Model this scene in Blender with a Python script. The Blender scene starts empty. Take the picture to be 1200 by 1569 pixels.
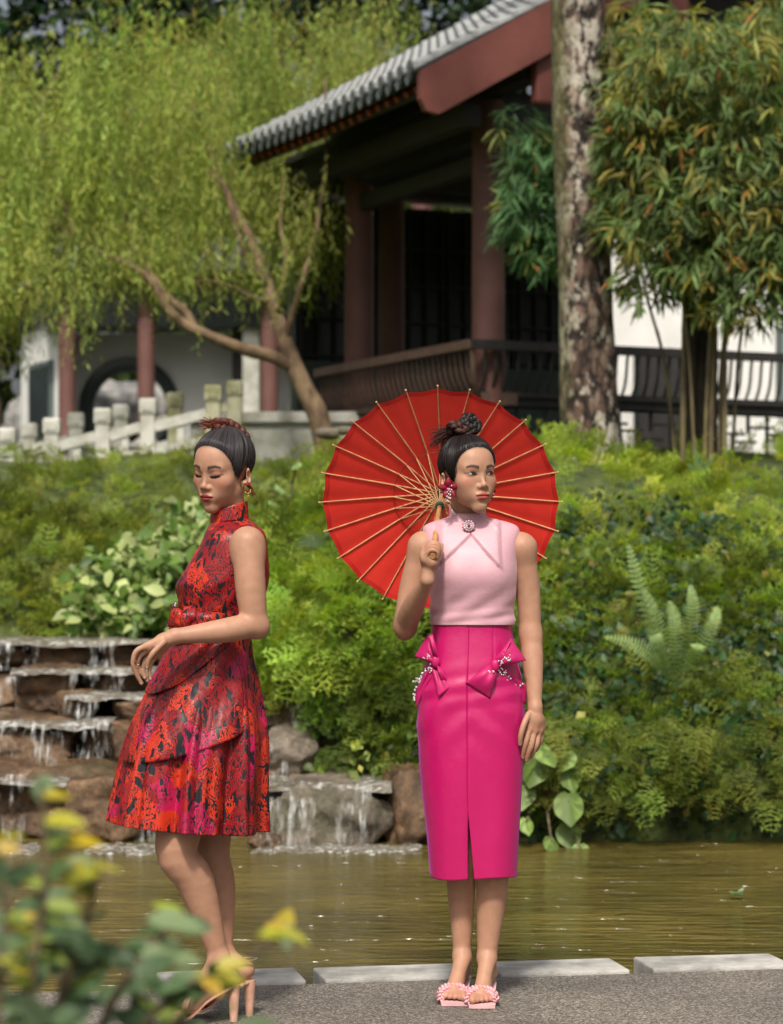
import bpy, bmesh, math, random
import numpy as np
from mathutils import Vector, Matrix, Euler

# ------------------------------------------------------------------ scene, camera, light
scene = bpy.context.scene
col = scene.collection
rng = np.random.default_rng(7)
random.seed(7)

CAM_H, HORIZON, FPX = 1.30, 880.0, 3704.0      # camera height (m), horizon row, focal length in photo pixels
cam_data = bpy.data.cameras.new('camera')
cam = bpy.data.objects.new('camera', cam_data)
col.objects.link(cam)
cam.location = (0, 0, CAM_H)
cam.rotation_euler = (math.radians(90), 0, 0)
cam_data.sensor_fit = 'VERTICAL'
cam_data.sensor_height = 36.0
cam_data.lens = FPX / 1569.0 * 36.0
cam_data.shift_y = (HORIZON - 784.5) / 1569.0
cam_data.clip_start = 0.1
cam_data.clip_end = 600
cam_data.dof.use_dof = True
cam_data.dof.focus_distance = 7.3
cam_data.dof.aperture_fstop = 4.0
scene.camera = cam

SUN_EL, SUN_AZ = 51.5, -8.0     # elevation; azimuth measured from straight behind the camera towards its right
el, az = math.radians(SUN_EL), math.radians(SUN_AZ)
to_sun = Vector((math.sin(az) * math.cos(el), -math.cos(az) * math.cos(el), math.sin(el)))
sun_data = bpy.data.lights.new('sun', 'SUN')
sun_data.energy = 3.5
sun_data.angle = math.radians(6.0)
sun_data.color = (1.0, 0.94, 0.84)
sun = bpy.data.objects.new('sun', sun_data)
col.objects.link(sun)
sun.rotation_euler = to_sun.to_track_quat('Z', 'Y').to_euler()

world = bpy.data.worlds.new('World')
scene.world = world
world.use_nodes = True
nt = world.node_tree
bg = nt.nodes['Background']
sky = nt.nodes.new('ShaderNodeTexSky')
sky.sky_type = 'NISHITA'
sky.sun_disc = False
sky.sun_elevation = el
sky.sun_rotation = math.atan2(to_sun.x, to_sun.y)
sky.air_density = 1.0
sky.dust_density = 7.0
sky.ozone_density = 1.0
hz = nt.nodes.new('ShaderNodeHueSaturation')            # a hazy, whitish sky
hz.inputs['Saturation'].default_value = 0.45
nt.links.new(sky.outputs[0], hz.inputs['Color'])
nt.links.new(hz.outputs[0], bg.inputs[0])
bg.inputs[1].default_value = 0.11

vs = scene.view_settings
vs.view_transform = 'Standard'
vs.look = 'None'
vs.exposure = 0.2
vs.gamma = 1.0
scene.render.engine = 'CYCLES'
scene.cycles.use_denoising = True
scene.cycles.max_bounces = 6
scene.cycles.diffuse_bounces = 3
scene.cycles.glossy_bounces = 3
scene.cycles.transmission_bounces = 4
scene.cycles.transparent_max_bounces = 8
scene.cycles.sample_clamp_indirect = 4.0
scene.cycles.caustics_reflective = False
scene.cycles.caustics_refractive = False

# ------------------------------------------------------------------ helpers
def P(px, py, Y):
    """World point at depth Y whose place in the 1200x1569 photograph is (px, py)."""
    return Vector(((px - 600.0) / FPX * Y, Y, CAM_H + (HORIZON - py) / FPX * Y))

def tag(o, label=None, cat=None, group=None, kind=None):
    if label: o['label'] = label
    if cat: o['category'] = cat
    if group: o['group'] = group
    if kind: o['kind'] = kind
    return o

def empty(name, loc=(0, 0, 0), rz=0.0, label=None, cat=None, group=None, parent=None):
    o = bpy.data.objects.new(name, None)
    col.objects.link(o)
    o.location = loc
    o.rotation_euler = (0, 0, rz)
    o.empty_display_size = 0.1
    if parent: o.parent = parent
    return tag(o, label, cat, group)

def link_mesh(name, me, mat=None, parent=None, smooth=True):
    if mat is not None and not me.materials: me.materials.append(mat)
    if smooth and len(me.polygons):
        me.polygons.foreach_set('use_smooth', np.ones(len(me.polygons), dtype=bool))
    o = bpy.data.objects.new(name, me)
    col.objects.link(o)
    if parent: o.parent = parent
    return o

def arr_mesh(name, V, F, tint=None):
    """V (n,3), F (m,k) constant k; tint (n,3) -> point colour attribute 'tint'."""
    V = np.ascontiguousarray(V, dtype=np.float32); F = np.ascontiguousarray(F, dtype=np.int32)
    me = bpy.data.meshes.new(name)
    me.vertices.add(len(V)); me.vertices.foreach_set('co', V.ravel())
    m, k = F.shape
    me.loops.add(m * k); me.loops.foreach_set('vertex_index', F.ravel())
    me.polygons.add(m)
    me.polygons.foreach_set('loop_start', np.arange(0, m * k, k, dtype=np.int32))
    me.polygons.foreach_set('loop_total', np.full(m, k, dtype=np.int32))
    me.update(calc_edges=True)
    if tint is not None:
        a = me.attributes.new('tint', 'FLOAT_COLOR', 'POINT')
        c = np.ones((len(V), 4), dtype=np.float32); c[:, :3] = tint
        a.data.foreach_set('color', c.ravel())
    return me

class MB:
    """Collects polygons of one part."""
    def __init__(s): s.v = []; s.f = []
    def add(s, V, F):
        b = len(s.v); s.v.extend([tuple(p) for p in V]); s.f.extend([tuple(i + b for i in f) for f in F]); return s
    def box(s, c, size, ax=None, bev=0.0):
        c = Vector(c); h = [d / 2 for d in size]
        ax = ax or (Vector((1, 0, 0)), Vector((0, 1, 0)), Vector((0, 0, 1)))
        if bev <= 0:
            V = [c + ax[0] * h[0] * sx + ax[1] * h[1] * sy + ax[2] * h[2] * sz for sx in (-1, 1) for sy in (-1, 1) for sz in (-1, 1)]
            return s.add(V, [(0, 1, 3, 2), (4, 6, 7, 5), (0, 4, 5, 1), (2, 3, 7, 6), (0, 2, 6, 4), (1, 5, 7, 3)])
        bm = bmesh.new(); bmesh.ops.create_cube(bm, size=1)
        bmesh.ops.scale(bm, vec=size, verts=bm.verts)
        bmesh.ops.bevel(bm, geom=bm.edges[:], offset=bev, segments=2, affect='EDGES', profile=0.6)
        bm.verts.index_update()
        V = [c + ax[0] * v.co.x + ax[1] * v.co.y + ax[2] * v.co.z for v in bm.verts]
        F = [[v.index for v in f.verts] for f in bm.faces]; bm.free()
        return s.add(V, F)
    def bar(s, a, b, w, d, up=(0, 0, 1)):
        a, b = Vector(a), Vector(b); x = (b - a); L = x.length; x = x / L
        up = Vector(up); y = up.cross(x)
        if y.length < 1e-4: y = Vector((0, 1, 0)).cross(x)
        y.normalize(); z = x.cross(y)
        return s.box((a + b) / 2, (L, w, d), (x, y, z))
    def tube(s, pts, rad, n=8, cap=True, flat=1.0, up0=None):
        pts = [Vector(p) for p in pts]; m = len(pts)
        if not hasattr(rad, '__len__'): rad = [rad] * m
        t0 = (pts[1] - pts[0]).normalized()
        ref = Vector(up0) if up0 else (Vector((0, 0, 1)) if abs(t0.z) < 0.9 else Vector((1, 0, 0)))
        nx = (ref - t0 * ref.dot(t0)).normalized()
        V = []
        for i, p in enumerate(pts):
            t = (pts[min(i + 1, m - 1)] - pts[max(i - 1, 0)]).normalized()
            nx = (nx - t * nx.dot(t)).normalized(); ny = t.cross(nx)
            for k in range(n):
                a = 2 * math.pi * k / n
                V.append(p + nx * (math.cos(a) * rad[i] * flat) + ny * (math.sin(a) * rad[i]))
        F = [(i * n + k, i * n + (k + 1) % n, (i + 1) * n + (k + 1) % n, (i + 1) * n + k) for i in range(m - 1) for k in range(n)]
        if cap: F += [tuple(range(n - 1, -1, -1)), tuple((m - 1) * n + k for k in range(n))]
        return s.add(V, F)
    def lathe(s, c, prof, n=20, ax=None):
        """prof: list of (r, z) about c."""
        c = Vector(c); ax = ax or (Vector((1, 0, 0)), Vector((0, 1, 0)), Vector((0, 0, 1)))
        V = [c + (ax[0] * math.cos(2 * math.pi * k / n) + ax[1] * math.sin(2 * math.pi * k / n)) * r + ax[2] * z for r, z in prof for k in range(n)]
        m = len(prof)
        F = [(i * n + k, i * n + (k + 1) % n, (i + 1) * n + (k + 1) % n, (i + 1) * n + k) for i in range(m - 1) for k in range(n)]
        F += [tuple(range(n - 1, -1, -1)), tuple((m - 1) * n + k for k in range(n))]
        return s.add(V, F)
    def prism(s, poly, off):
        """poly: planar list of points, extruded by vector off."""
        n = len(poly); off = Vector(off); V = [Vector(p) for p in poly] + [Vector(p) + off for p in poly]
        F = [tuple(range(n - 1, -1, -1)), tuple(range(n, 2 * n))] + [(i, (i + 1) % n, n + (i + 1) % n, n + i) for i in range(n)]
        return s.add(V, F)
    def sphere(s, c, r, n=8, m=6):
        c = Vector(c); r = (r, r, r) if not hasattr(r, '__len__') else r
        V = [c + Vector((0, 0, r[2]))]
        for i in range(1, m):
            th = math.pi * i / m
            for k in range(n):
                a = 2 * math.pi * k / n
                V.append(c + Vector((r[0] * math.sin(th) * math.cos(a), r[1] * math.sin(th) * math.sin(a), r[2] * math.cos(th))))
        V.append(c - Vector((0, 0, r[2]))); e = len(V) - 1
        F = [(0, 1 + k, 1 + (k + 1) % n) for k in range(n)]
        for i in range(m - 2):
            F += [(1 + i * n + k, 1 + (i + 1) * n + k, 1 + (i + 1) * n + (k + 1) % n, 1 + i * n + (k + 1) % n) for k in range(n)]
        F += [(e, 1 + (m - 2) * n + (k + 1) % n, 1 + (m - 2) * n + k) for k in range(n)]
        return s.add(V, F)
    def mesh(s, name, origin=None):
        me = bpy.data.meshes.new(name)
        V = s.v if origin is None else [tuple(Vector(p) - Vector(origin)) for p in s.v]
        me.from_pydata(V, [], s.f)
        bm = bmesh.new(); bm.from_mesh(me); bmesh.ops.recalc_face_normals(bm, faces=bm.faces); bm.to_mesh(me); bm.free()
        return me
    def build(s, name, mat=None, parent=None, smooth=False, origin=None):
        o = link_mesh(name, s.mesh(name, origin), mat, parent, smooth)
        if smooth: shade_auto(o.data)
        if origin is not None: o.location = origin
        return o

def shade_auto(me, ang=40):
    bm = bmesh.new(); bm.from_mesh(me); c = math.cos(math.radians(ang))
    for e in bm.edges:
        if len(e.link_faces) == 2 and e.link_faces[0].normal.dot(e.link_faces[1].normal) < c: e.smooth = False
    bm.to_mesh(me); bm.free()

def smooth_path(pts, n):
    """Catmull-Rom through pts (tuples of any length)."""
    A = np.array(pts, float); m = len(A); out = []
    for q in np.linspace(0, m - 1, n):
        i = min(int(q), m - 2); t = q - i
        p0, p1, p2, p3 = A[max(i - 1, 0)], A[i], A[i + 1], A[min(i + 2, m - 1)]
        out.append(0.5 * ((2 * p1) + (-p0 + p2) * t + (2 * p0 - 5 * p1 + 4 * p2 - p3) * t * t + (-p0 + 3 * p1 - 3 * p2 + p3) * t ** 3))
    return np.array(out)

# ------------------------------------------------------------------ materials
def new_mat(name):
    m = bpy.data.materials.new(name); m.use_nodes = True
    return m, m.node_tree, m.node_tree.nodes['Principled BSDF']

def N(t, typ, **kw):
    n = t.nodes.new(typ)
    for k, v in kw.items():
        if k.startswith('i_'):
            key = k[2:]; key = int(key) if key.isdigit() else key.replace('_', ' ')
            n.inputs[key].default_value = v
        else: setattr(n, k, v)
    return n

def ramp(t, stops, fac=None, interp='LINEAR'):
    r = t.nodes.new('ShaderNodeValToRGB'); r.color_ramp.interpolation = interp
    e = r.color_ramp.elements
    while len(e) < len(stops): e.new(0.5)
    for x, (p, c) in zip(e, stops):
        x.position = p; x.color = (*c, 1) if len(c) == 3 else c
    if fac is not None: t.links.new(fac, r.inputs[0])
    return r

def mixc(t, fac, a, b, mode='MIX'):
    m = t.nodes.new('ShaderNodeMix'); m.data_type = 'RGBA'; m.blend_type = mode
    for sock, v in ((m.inputs[0], fac), (m.inputs[6], a), (m.inputs[7], b)):
        if hasattr(v, 'is_linked') or hasattr(v, 'links'): t.links.new(v, sock)
        elif hasattr(v, '__len__'): sock.default_value = (*v, 1) if len(v) == 3 else v
        else: sock.default_value = v
    return m.outputs[2]

def simple(name, c, rough=0.6, c2=None, nscale=6.0, bump=0.0, bscale=40.0, stretch=(1, 1, 1), spec=0.4, metal=0.0, coat=0.0, lo=0.38, hi=0.62):
    """Principled with a noise-mottled colour and fine relief in object space."""
    m, t, b = new_mat(name)
    tc = N(t, 'ShaderNodeTexCoord'); mp = N(t, 'ShaderNodeMapping'); mp.inputs['Scale'].default_value = stretch
    t.links.new(tc.outputs['Object'], mp.inputs[0])
    c2 = c2 or tuple(x * 0.72 for x in c)
    n1 = N(t, 'ShaderNodeTexNoise', i_Scale=nscale, i_Detail=6.0, i_Roughness=0.6); t.links.new(mp.outputs[0], n1.inputs[0])
    r = ramp(t, [(lo, c2), (hi, c)], n1.outputs[0]); t.links.new(r.outputs[0], b.inputs['Base Color'])
    b.inputs['Roughness'].default_value = rough; b.inputs['Specular IOR Level'].default_value = spec
    b.inputs['Metallic'].default_value = metal; b.inputs['Coat Weight'].default_value = coat
    if bump > 0:
        n2 = N(t, 'ShaderNodeTexNoise', i_Scale=bscale, i_Detail=8.0, i_Roughness=0.65); t.links.new(mp.outputs[0], n2.inputs[0])
        bp = N(t, 'ShaderNodeBump', i_Strength=bump, i_Distance=0.02); t.links.new(n2.outputs[0], bp.inputs['Height']); t.links.new(bp.outputs[0], b.inputs['Normal'])
    return m

def leaf_mat(name, rough=0.5, trans=0.35, spec=0.35):
    m, t, b = new_mat(name)
    a = N(t, 'ShaderNodeAttribute', attribute_name='tint')
    t.links.new(a.outputs['Color'], b.inputs['Base Color'])
    b.inputs['Roughness'].default_value = rough; b.inputs['Specular IOR Level'].default_value = spec
    tr = N(t, 'ShaderNodeBsdfTranslucent')
    hs = N(t, 'ShaderNodeHueSaturation', i_Saturation=1.15, i_Value=1.3); t.links.new(a.outputs['Color'], hs.inputs['Color'])
    t.links.new(hs.outputs[0], tr.inputs[0])
    mx = N(t, 'ShaderNodeMixShader', i_0=trans); t.links.new(b.outputs[0], mx.inputs[1]); t.links.new(tr.outputs[0], mx.inputs[2])
    t.links.new(mx.outputs[0], t.nodes['Material Output'].inputs[0])
    return m

LEAF = leaf_mat('leaf', 0.55, 0.42, 0.25)
LEAF_GLOSSY = leaf_mat('leaf_glossy', 0.45, 0.35, 0.35)
FEATHER = leaf_mat('feather_leaf', 0.65, 0.42, 0.12)
M_BARK = simple('bark', (0.10, 0.065, 0.045), 0.85, (0.035, 0.024, 0.018), 9, 0.7, 30, (1, 1, 0.3))
M_TWIG = simple('twig', (0.13, 0.10, 0.05), 0.8, (0.06, 0.045, 0.025), 20)

# ------------------------------------------------------------------ leaf masses
def frames(d, up, roll=None):
    """rotation matrices whose local +Y follows d and +Z leans to up; d, up (n,3)."""
    d = d / (np.linalg.norm(d, axis=1, keepdims=True) + 1e-9)
    x = np.cross(d, up); x /= (np.linalg.norm(x, axis=1, keepdims=True) + 1e-9)
    z = np.cross(x, d)
    if roll is not None:
        c, s = np.cos(roll)[:, None], np.sin(roll)[:, None]
        x, z = x * c + z * s, z * c - x * s
    return np.stack([x, d, z], axis=2)

def scatter(tv, tf, pos, R, sc, tint, ttint=None):
    """Repeat a template; returns V, F, tint arrays."""
    n, nv = len(pos), len(tv)
    sc = np.asarray(sc, float); sc = sc[:, None] if sc.ndim == 1 else sc
    V = np.einsum('nij,vj->nvi', R, tv) * sc[:, None, :] + pos[:, None, :] if sc.shape[1] == 1 else np.einsum('nij,nvj->nvi', R, tv[None] * sc[:, None, :]) + pos[:, None, :]
    F = (tf[None] + (np.arange(n) * nv)[:, None, None]).reshape(-1, tf.shape[1])
    T = np.repeat(tint[:, None, :], nv, axis=1)
    if ttint is not None: T = T * ttint[None]
    return V.reshape(-1, 3), F, T.reshape(-1, 3)

def merge(parts):
    V, F, T, b = [], [], [], 0
    for v, f, t in parts:
        V.append(v); F.append(f + b); T.append(t); b += len(v)
    return np.concatenate(V), np.concatenate(F), np.concatenate(T)

def leaf_template(w=0.4, fold=0.12, droop=0.15, seg=3, tip=1.0):
    """Leaf along +Y of length 1, folded at the midrib; quads."""
    V, F = [], []
    for i in range(seg + 1):
        t = i / seg; ww = w * math.sin(math.pi * min(0.02 + t ** 0.8 * 0.96, 1.0)) ** 0.8 * 0.5 + 0.004
        z = -droop * t * t
        V += [(-ww, t * tip, z + fold * ww * 2), (0, t * tip, z), (ww, t * tip, z + fold * ww * 2)]
    for i in range(seg):
        a = i * 3
        F += [(a, a + 1, a + 4, a + 3), (a + 1, a + 2, a + 5, a + 4)]
    return np.array(V), np.array(F)

BLADE = (np.array([(0, 0, 0), (0.5, 0.45, 0.03), (0, 1, -0.05), (-0.5, 0.45, 0.03)]) * np.array([1, 1, 1]), np.array([[0, 1, 2, 3]]))

def jitter(base, n, h=0.12, v=0.3):
    """colour variation around base; n x 3."""
    b = np.array(base)[None] * (1 + rng.normal(0, v, (n, 1)).clip(-0.65, 0.9))
    b = b * (1 + rng.normal(0, h, (n, 3)) * np.array([1.2, 0.5, 0.8]))
    return b.clip(0.004, 0.7)

def rand_dirs(n):
    d = rng.normal(size=(n, 3)); return d / np.linalg.norm(d, axis=1, keepdims=True)

def feather_template(nn=12, length=1.0):
    """A feathery sprig along +Y arching down: pairs of fine needles on a stem."""
    V, F = [], []
    def quad(a, b, w):
        a, b = np.array(a), np.array(b); d = b - a; s = np.cross(d, (0, 0, 1)); s = s / (np.linalg.norm(s) + 1e-9) * w
        i = len(V); V.extend([a - s * 0.4, a + s * 0.4, b + s * 0.15 + d * 0.02, b - s * 0.15]); F.append((i, i + 1, i + 2, i + 3))
    r = random.Random(3)
    st = lambda t: np.array([0.06 * math.sin(3 * t), t, 0.25 * t - 0.55 * t * t])
    for i in range(3): quad(st(i / 3), st((i + 1) / 3), 0.02)
    for i in range(nn):
        t = 0.12 + 0.86 * i / nn
        L = 0.34 * (1 - 0.55 * t) * (0.8 + 0.4 * r.random())
        for sgn in (-1, 1):
            p = st(t); q = p + np.array([sgn * L, L * 0.55, r.uniform(-0.10, 0.12)])
            quad(p, q, 0.045)
            for k in (0.45, 0.75):
                m = p + (q - p) * k; quad(m, m + np.array([sgn * L * 0.16, L * 0.42, r.uniform(-.05, .08)]), 0.04)
                quad(m, m + np.array([sgn * L * 0.40, -L * 0.1, r.uniform(-.05, .08)]), 0.04)
    return np.array(V, float), np.array(F)
FEATHER_T = feather_template(8)
# ------------------------------------------------------------------ ground, path, pond
EDGE = lambda X: 7.72 + 0.19 * X            # the path's edge on the water
eu = Vector((1, 0.19, 0)).normalized(); ev = Vector((-eu.y, eu.x, 0))
WZ = -0.10                                  # water level

def mat_aggregate():
    m, t, b = new_mat('aggregate')
    tc = N(t, 'ShaderNodeTexCoord')
    v = N(t, 'ShaderNodeTexVoronoi', i_Scale=170.0); t.links.new(tc.outputs['Object'], v.inputs['Vector'])
    r = ramp(t, [(0.0, (0.055, 0.050, 0.045)), (0.35, (0.11, 0.098, 0.085)), (0.7, (0.19, 0.165, 0.135)), (1.0, (0.34, 0.31, 0.27))])
    sep = N(t, 'ShaderNodeSeparateColor'); t.links.new(v.outputs['Color'], sep.inputs[0]); t.links.new(sep.outputs[0], r.inputs[0])
    n = N(t, 'ShaderNodeTexNoise', i_Scale=1.6, i_Detail=5.0); t.links.new(tc.outputs['Object'], n.inputs[0])
    st = ramp(t, [(0.35, (0.72, 0.7, 0.68)), (0.65, (1.08, 1.06, 1.02))], n.outputs[0])
    t.links.new(mixc(t, 1.0, r.outputs[0], st.outputs[0], 'MULTIPLY'), b.inputs['Base Color'])
    b.inputs['Roughness'].default_value = 0.75
    bp = N(t, 'ShaderNodeBump', i_Strength=0.6, i_Distance=0.004, invert=True); t.links.new(v.outputs['Distance'], bp.inputs['Height']); t.links.new(bp.outputs[0], b.inputs['Normal'])
    return m
M_PATH = mat_aggregate()
M_SLAB = simple('granite', (0.50, 0.48, 0.44), 0.8, (0.27, 0.26, 0.235), 7, 0.5, 160)
M_SOIL = simple('soil', (0.035, 0.028, 0.016), 0.95, (0.015, 0.014, 0.008), 8, 0.6, 20)

g = MB(); g.add([(-250, -60, -0.7), (250, -60, -0.7), (250, 420, -0.7), (-250, 420, -0.7)], [(0, 1, 2, 3)])
tag(g.build('ground', M_SOIL), kind='structure')

xs = [-9, -3, -1.5, -0.5, 0, 0.5, 1, 1.6, 3, 9]
p = MB(); n = len(xs)
top = [(x, EDGE(x), 0) for x in xs] + [(x, -8, 0) for x in xs]
bot = [(x, EDGE(x), -0.6) for x in xs]
p.add(top + bot, [(i, i + n, i + n + 1, i + 1) for i in range(n - 1)] + [(i, i + 1, 2 * n + i + 1, 2 * n + i) for i in range(n - 1)])
tag(p.build('path', M_PATH), kind='structure')

# granite stepping slabs lying along the edge, each a little out of line
slab_labels = ['pale granite kerb slab behind the red-dressed woman\'s feet', 'pale granite kerb slab between the two women on the water\'s edge',
               'pale granite kerb slab just behind the pink sandals', 'whole pale granite kerb slab right beside the pink skirt\'s slab, clear of feet', 'granite kerb slab cut by the frame, last along the water']
for k, (x0, x1) in enumerate([(-0.74, -0.295), (-0.235, 0.235), (0.33, 0.755), (0.835, 1.305), (1.37, 1.84)]):
    xc = (x0 + x1) / 2; L = (x1 - x0) / eu.x
    th = rng.uniform(-0.02, 0.02); ax0 = Vector((math.cos(th) * eu.x - math.sin(th) * eu.y, math.sin(th) * eu.x + math.cos(th) * eu.y, 0)); ax1 = Vector((-ax0.y, ax0.x, 0))
    c = Vector((xc, EDGE(xc) + 0.132, -0.045))
    b = MB().box((0, 0, 0), (L, 0.25, 0.110 + rng.uniform(0, .006)), (ax0, ax1, Vector((0, 0, 1))), bev=0.008)
    o = b.build('kerb_slab', M_SLAB); o.location = c
    tag(o, slab_labels[k], 'kerb slab', 'granite slabs along the pond edge')

def mat_water():
    m, t, b = new_mat('pond_water')
    tc = N(t, 'ShaderNodeTexCoord')
    b.inputs['Roughness'].default_value = 0.15; b.inputs['IOR'].default_value = 1.33; b.inputs['Specular IOR Level'].default_value = 0.75
    n0 = N(t, 'ShaderNodeTexNoise', i_Scale=1.2, i_Detail=3.0); t.links.new(tc.outputs['Object'], n0.inputs[0])
    r = ramp(t, [(0.35, (0.072, 0.056, 0.013)), (0.65, (0.130, 0.100, 0.024))], n0.outputs[0]); t.links.new(r.outputs[0], b.inputs['Base Color'])
    prev = None
    for sc, strn, det in (((1.3, 5.5, 1), 0.45, 3.0), ((4.0, 17.0, 1), 0.55, 2.0), ((9, 30, 1), 0.25, 2.0)):
        mp = N(t, 'ShaderNodeMapping'); mp.inputs['Scale'].default_value = sc; mp.inputs['Rotation'].default_value = (0, 0, 0.06)
        t.links.new(tc.outputs['Object'], mp.inputs[0])
        nz = N(t, 'ShaderNodeTexNoise', i_Scale=1.0, i_Detail=det, i_Distortion=0.6); t.links.new(mp.outputs[0], nz.inputs[0])
        bp = N(t, 'ShaderNodeBump', i_Strength=strn, i_Distance=0.12); t.links.new(nz.outputs[0], bp.inputs['Height'])
        if prev: t.links.new(prev.outputs[0], bp.inputs['Normal'])
        prev = bp
    t.links.new(prev.outputs[0], b.inputs['Normal'])
    return m
M_WATER = mat_water()
w = MB(); w.add([(-14, 5.5, WZ), (14, 5.5, WZ), (14, 16.5, WZ), (-14, 16.5, WZ)], [(0, 1, 2, 3)])
tag(w.build('pond_water', M_WATER), kind='structure')

# ------------------------------------------------------------------ the planted bank
PROF_Y = [11.5, 12.60, 12.75, 12.95, 13.3, 13.9, 14.8, 16.2, 17.6, 19.5, 24, 34, 60, 400]
PROF_Z = [-0.65, -0.45, 0.05, 0.38, 0.70, 1.05, 1.42, 1.85, 2.12, 2.28, 2.35, 2.6, 2.8, 2.8]
def off(X):
    # the bank stands further back behind the cascade (left of the pool)
    return 2.3 / (1 + math.exp(max(-40, min(40, (X + 0.35) / 0.16))))
def bank_z(X, Y):
    o = off(X)
    if Y > 16.2: o *= max(0.0, 1 - (Y - 16.2) / 5.5)
    z = float(np.interp(Y - o, PROF_Y, PROF_Z))
    z += 0.10 * math.sin(X * 1.7 + 0.4 * Y) * math.exp(-((Y - 15) / 3) ** 2) + 0.05 * math.sin(3.1 * X + Y)
    return z
gx = np.concatenate([[-250, -90, -40, -20], np.linspace(-12, 12, 97), [20, 40, 90, 250]]); gy = np.concatenate([np.linspace(11.5, 20, 69), [21, 22, 24, 26, 30, 34, 42, 60, 120, 400]])
V = [(x, y, bank_z(x, y)) for y in gy for x in gx]; nx_ = len(gx)
F = [(j * nx_ + i, j * nx_ + i + 1, (j + 1) * nx_ + i + 1, (j + 1) * nx_ + i) for j in range(len(gy) - 1) for i in range(nx_ - 1)]
tag(link_mesh('bank', arr_mesh('bank', np.array(V), np.array(F)), simple('mossy_soil', (0.10, 0.13, 0.03), 0.95, (0.03, 0.042, 0.014), 7, 0.8, 25)), kind='structure')

# ------------------------------------------------------------------ cascade rocks
def mat_rock(name, wet):
    m, t, b = new_mat(name)
    tc = N(t, 'ShaderNodeTexCoord'); oi = N(t, 'ShaderNodeObjectInfo')
    ad = N(t, 'ShaderNodeVectorMath', operation='ADD'); t.links.new(tc.outputs['Object'], ad.inputs[0])
    sc = N(t, 'ShaderNodeVectorMath', operation='SCALE', i_3=9.0); t.links.new(oi.outputs['Location'], sc.inputs[0]); t.links.new(sc.outputs[0], ad.inputs[1])
    n1 = N(t, 'ShaderNodeTexNoise', i_Scale=4.5, i_Detail=8.0, i_Roughness=0.65, i_Distortion=0.5); t.links.new(ad.outputs[0], n1.inputs[0])
    n2 = N(t, 'ShaderNodeTexNoise', i_Scale=38.0, i_Detail=6.0, i_Roughness=0.75); t.links.new(ad.outputs[0], n2.inputs[0])
    c = [(0.30, (0.028, 0.017, 0.010)), (0.45, (0.095, 0.055, 0.028)), (0.58, (0.19, 0.115, 0.060)), (0.72, (0.31, 0.235, 0.15))] if wet else [(0.30, (0.055, 0.042, 0.032)), (0.45, (0.15, 0.125, 0.095)), (0.58, (0.24, 0.20, 0.155)), (0.72, (0.30, 0.20, 0.12))]
    r = ramp(t, c, n1.outputs[0])
    r2 = ramp(t, [(0.35, (0.45, 0.43, 0.42)), (0.68, (1.35, 1.3, 1.25))], n2.outputs[0])
    n3 = N(t, 'ShaderNodeTexNoise', i_Scale=2.2, i_Detail=4.0); t.links.new(ad.outputs[0], n3.inputs[0])
    r3 = ramp(t, [(0.55, (0, 0, 0)), (0.72, (0.6, 0.6, 0.6))], n3.outputs[0])
    mossy = mixc(t, r3.outputs[0], mixc(t, 1.0, r.outputs[0], r2.outputs[0], 'MULTIPLY'), (0.045, 0.055, 0.018))
    t.links.new(mossy, b.inputs['Base Color'])
    b.inputs['Roughness'].default_value = 0.42 if wet else 0.62; b.inputs['Specular IOR Level'].default_value = 0.5
    bp = N(t, 'ShaderNodeBump', i_Strength=0.8, i_Distance=0.02); t.links.new(n2.outputs[0], bp.inputs['Height']); t.links.new(bp.outputs[0], b.inputs['Normal'])
    return m
M_ROCKW, M_ROCKD = mat_rock('wet_rock', True), mat_rock('grey_rock', False)

def vnoise(Pn, seed, freq):
    """cheap smooth value noise from a sum of rotated sines; Pn (n,3)."""
    r = np.random.default_rng(seed); out = np.zeros(len(Pn))
    for k in range(7):
        d = r.normal(size=3) * freq * (1 + 0.6 * k); out += np.sin(Pn @ d + r.uniform(0, 6.28)) / (1 + 0.7 * k)
    return out / 3.0

def boulder(x0, x1, y0, y1, Y, depth, mat, seed, label, boxy=0.55, rough=0.06):
    """A rock whose front face fills photo box (x0..x1, y0..y1) at depth Y."""
    a, b = P(x0, y1, Y), P(x1, y0, Y)
    c = Vector(((a.x + b.x) / 2, Y + depth / 2, (a.z + b.z) / 2)); h = np.array([(b.x - a.x) / 2, depth / 2, (b.z - a.z) / 2])
    bm = bmesh.new(); bmesh.ops.create_icosphere(bm, subdivisions=5, radius=1.0)
    D = np.array([v.co for v in bm.verts]); F = np.array([[v.index for v in f.verts] for f in bm.faces]); bm.free()
    pw = 2 + 6 * boxy
    k = (np.abs(D) ** pw).sum(1) ** (-1 / pw)
    Q = D * k[:, None]
    nz = vnoise(Q * h / h.max(), seed, 2.6) * 0.8 + vnoise(Q * h / h.max(), seed + 50, 7) * 0.3
    strata = np.sin(Q[:, 2] * h[2] * 45 + 4 * vnoise(Q, seed + 9, 2.5)) * 0.006 + 0.010 * vnoise(Q, seed + 21, 11.0)
    Q = Q * (1 + rough * nz[:, None] * 1.6)
    rr_ = np.random.default_rng(seed + 200)
    for _ in range(16):                               # broken, flat faces
        n_ = rr_.normal(size=3) * np.array([1, 1, 0.8]); n_ /= np.linalg.norm(n_); sd_ = Q @ n_; lim_ = np.abs(n_).sum() * rr_.uniform(0.62, 0.80); ex = np.maximum(0, sd_ - lim_); Q = Q - n_ * (ex * 0.92)[:, None]
    W = Q * h + D * (strata[:, None])
    W += D * np.minimum(0, vnoise(W * 9, seed + 3, 1.3))[:, None] * 0.035
    o = link_mesh('boulder', arr_mesh('boulder', W, F), mat); o.location = c
    return tag(o, label, 'rock', 'rocks of the cascade')

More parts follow.
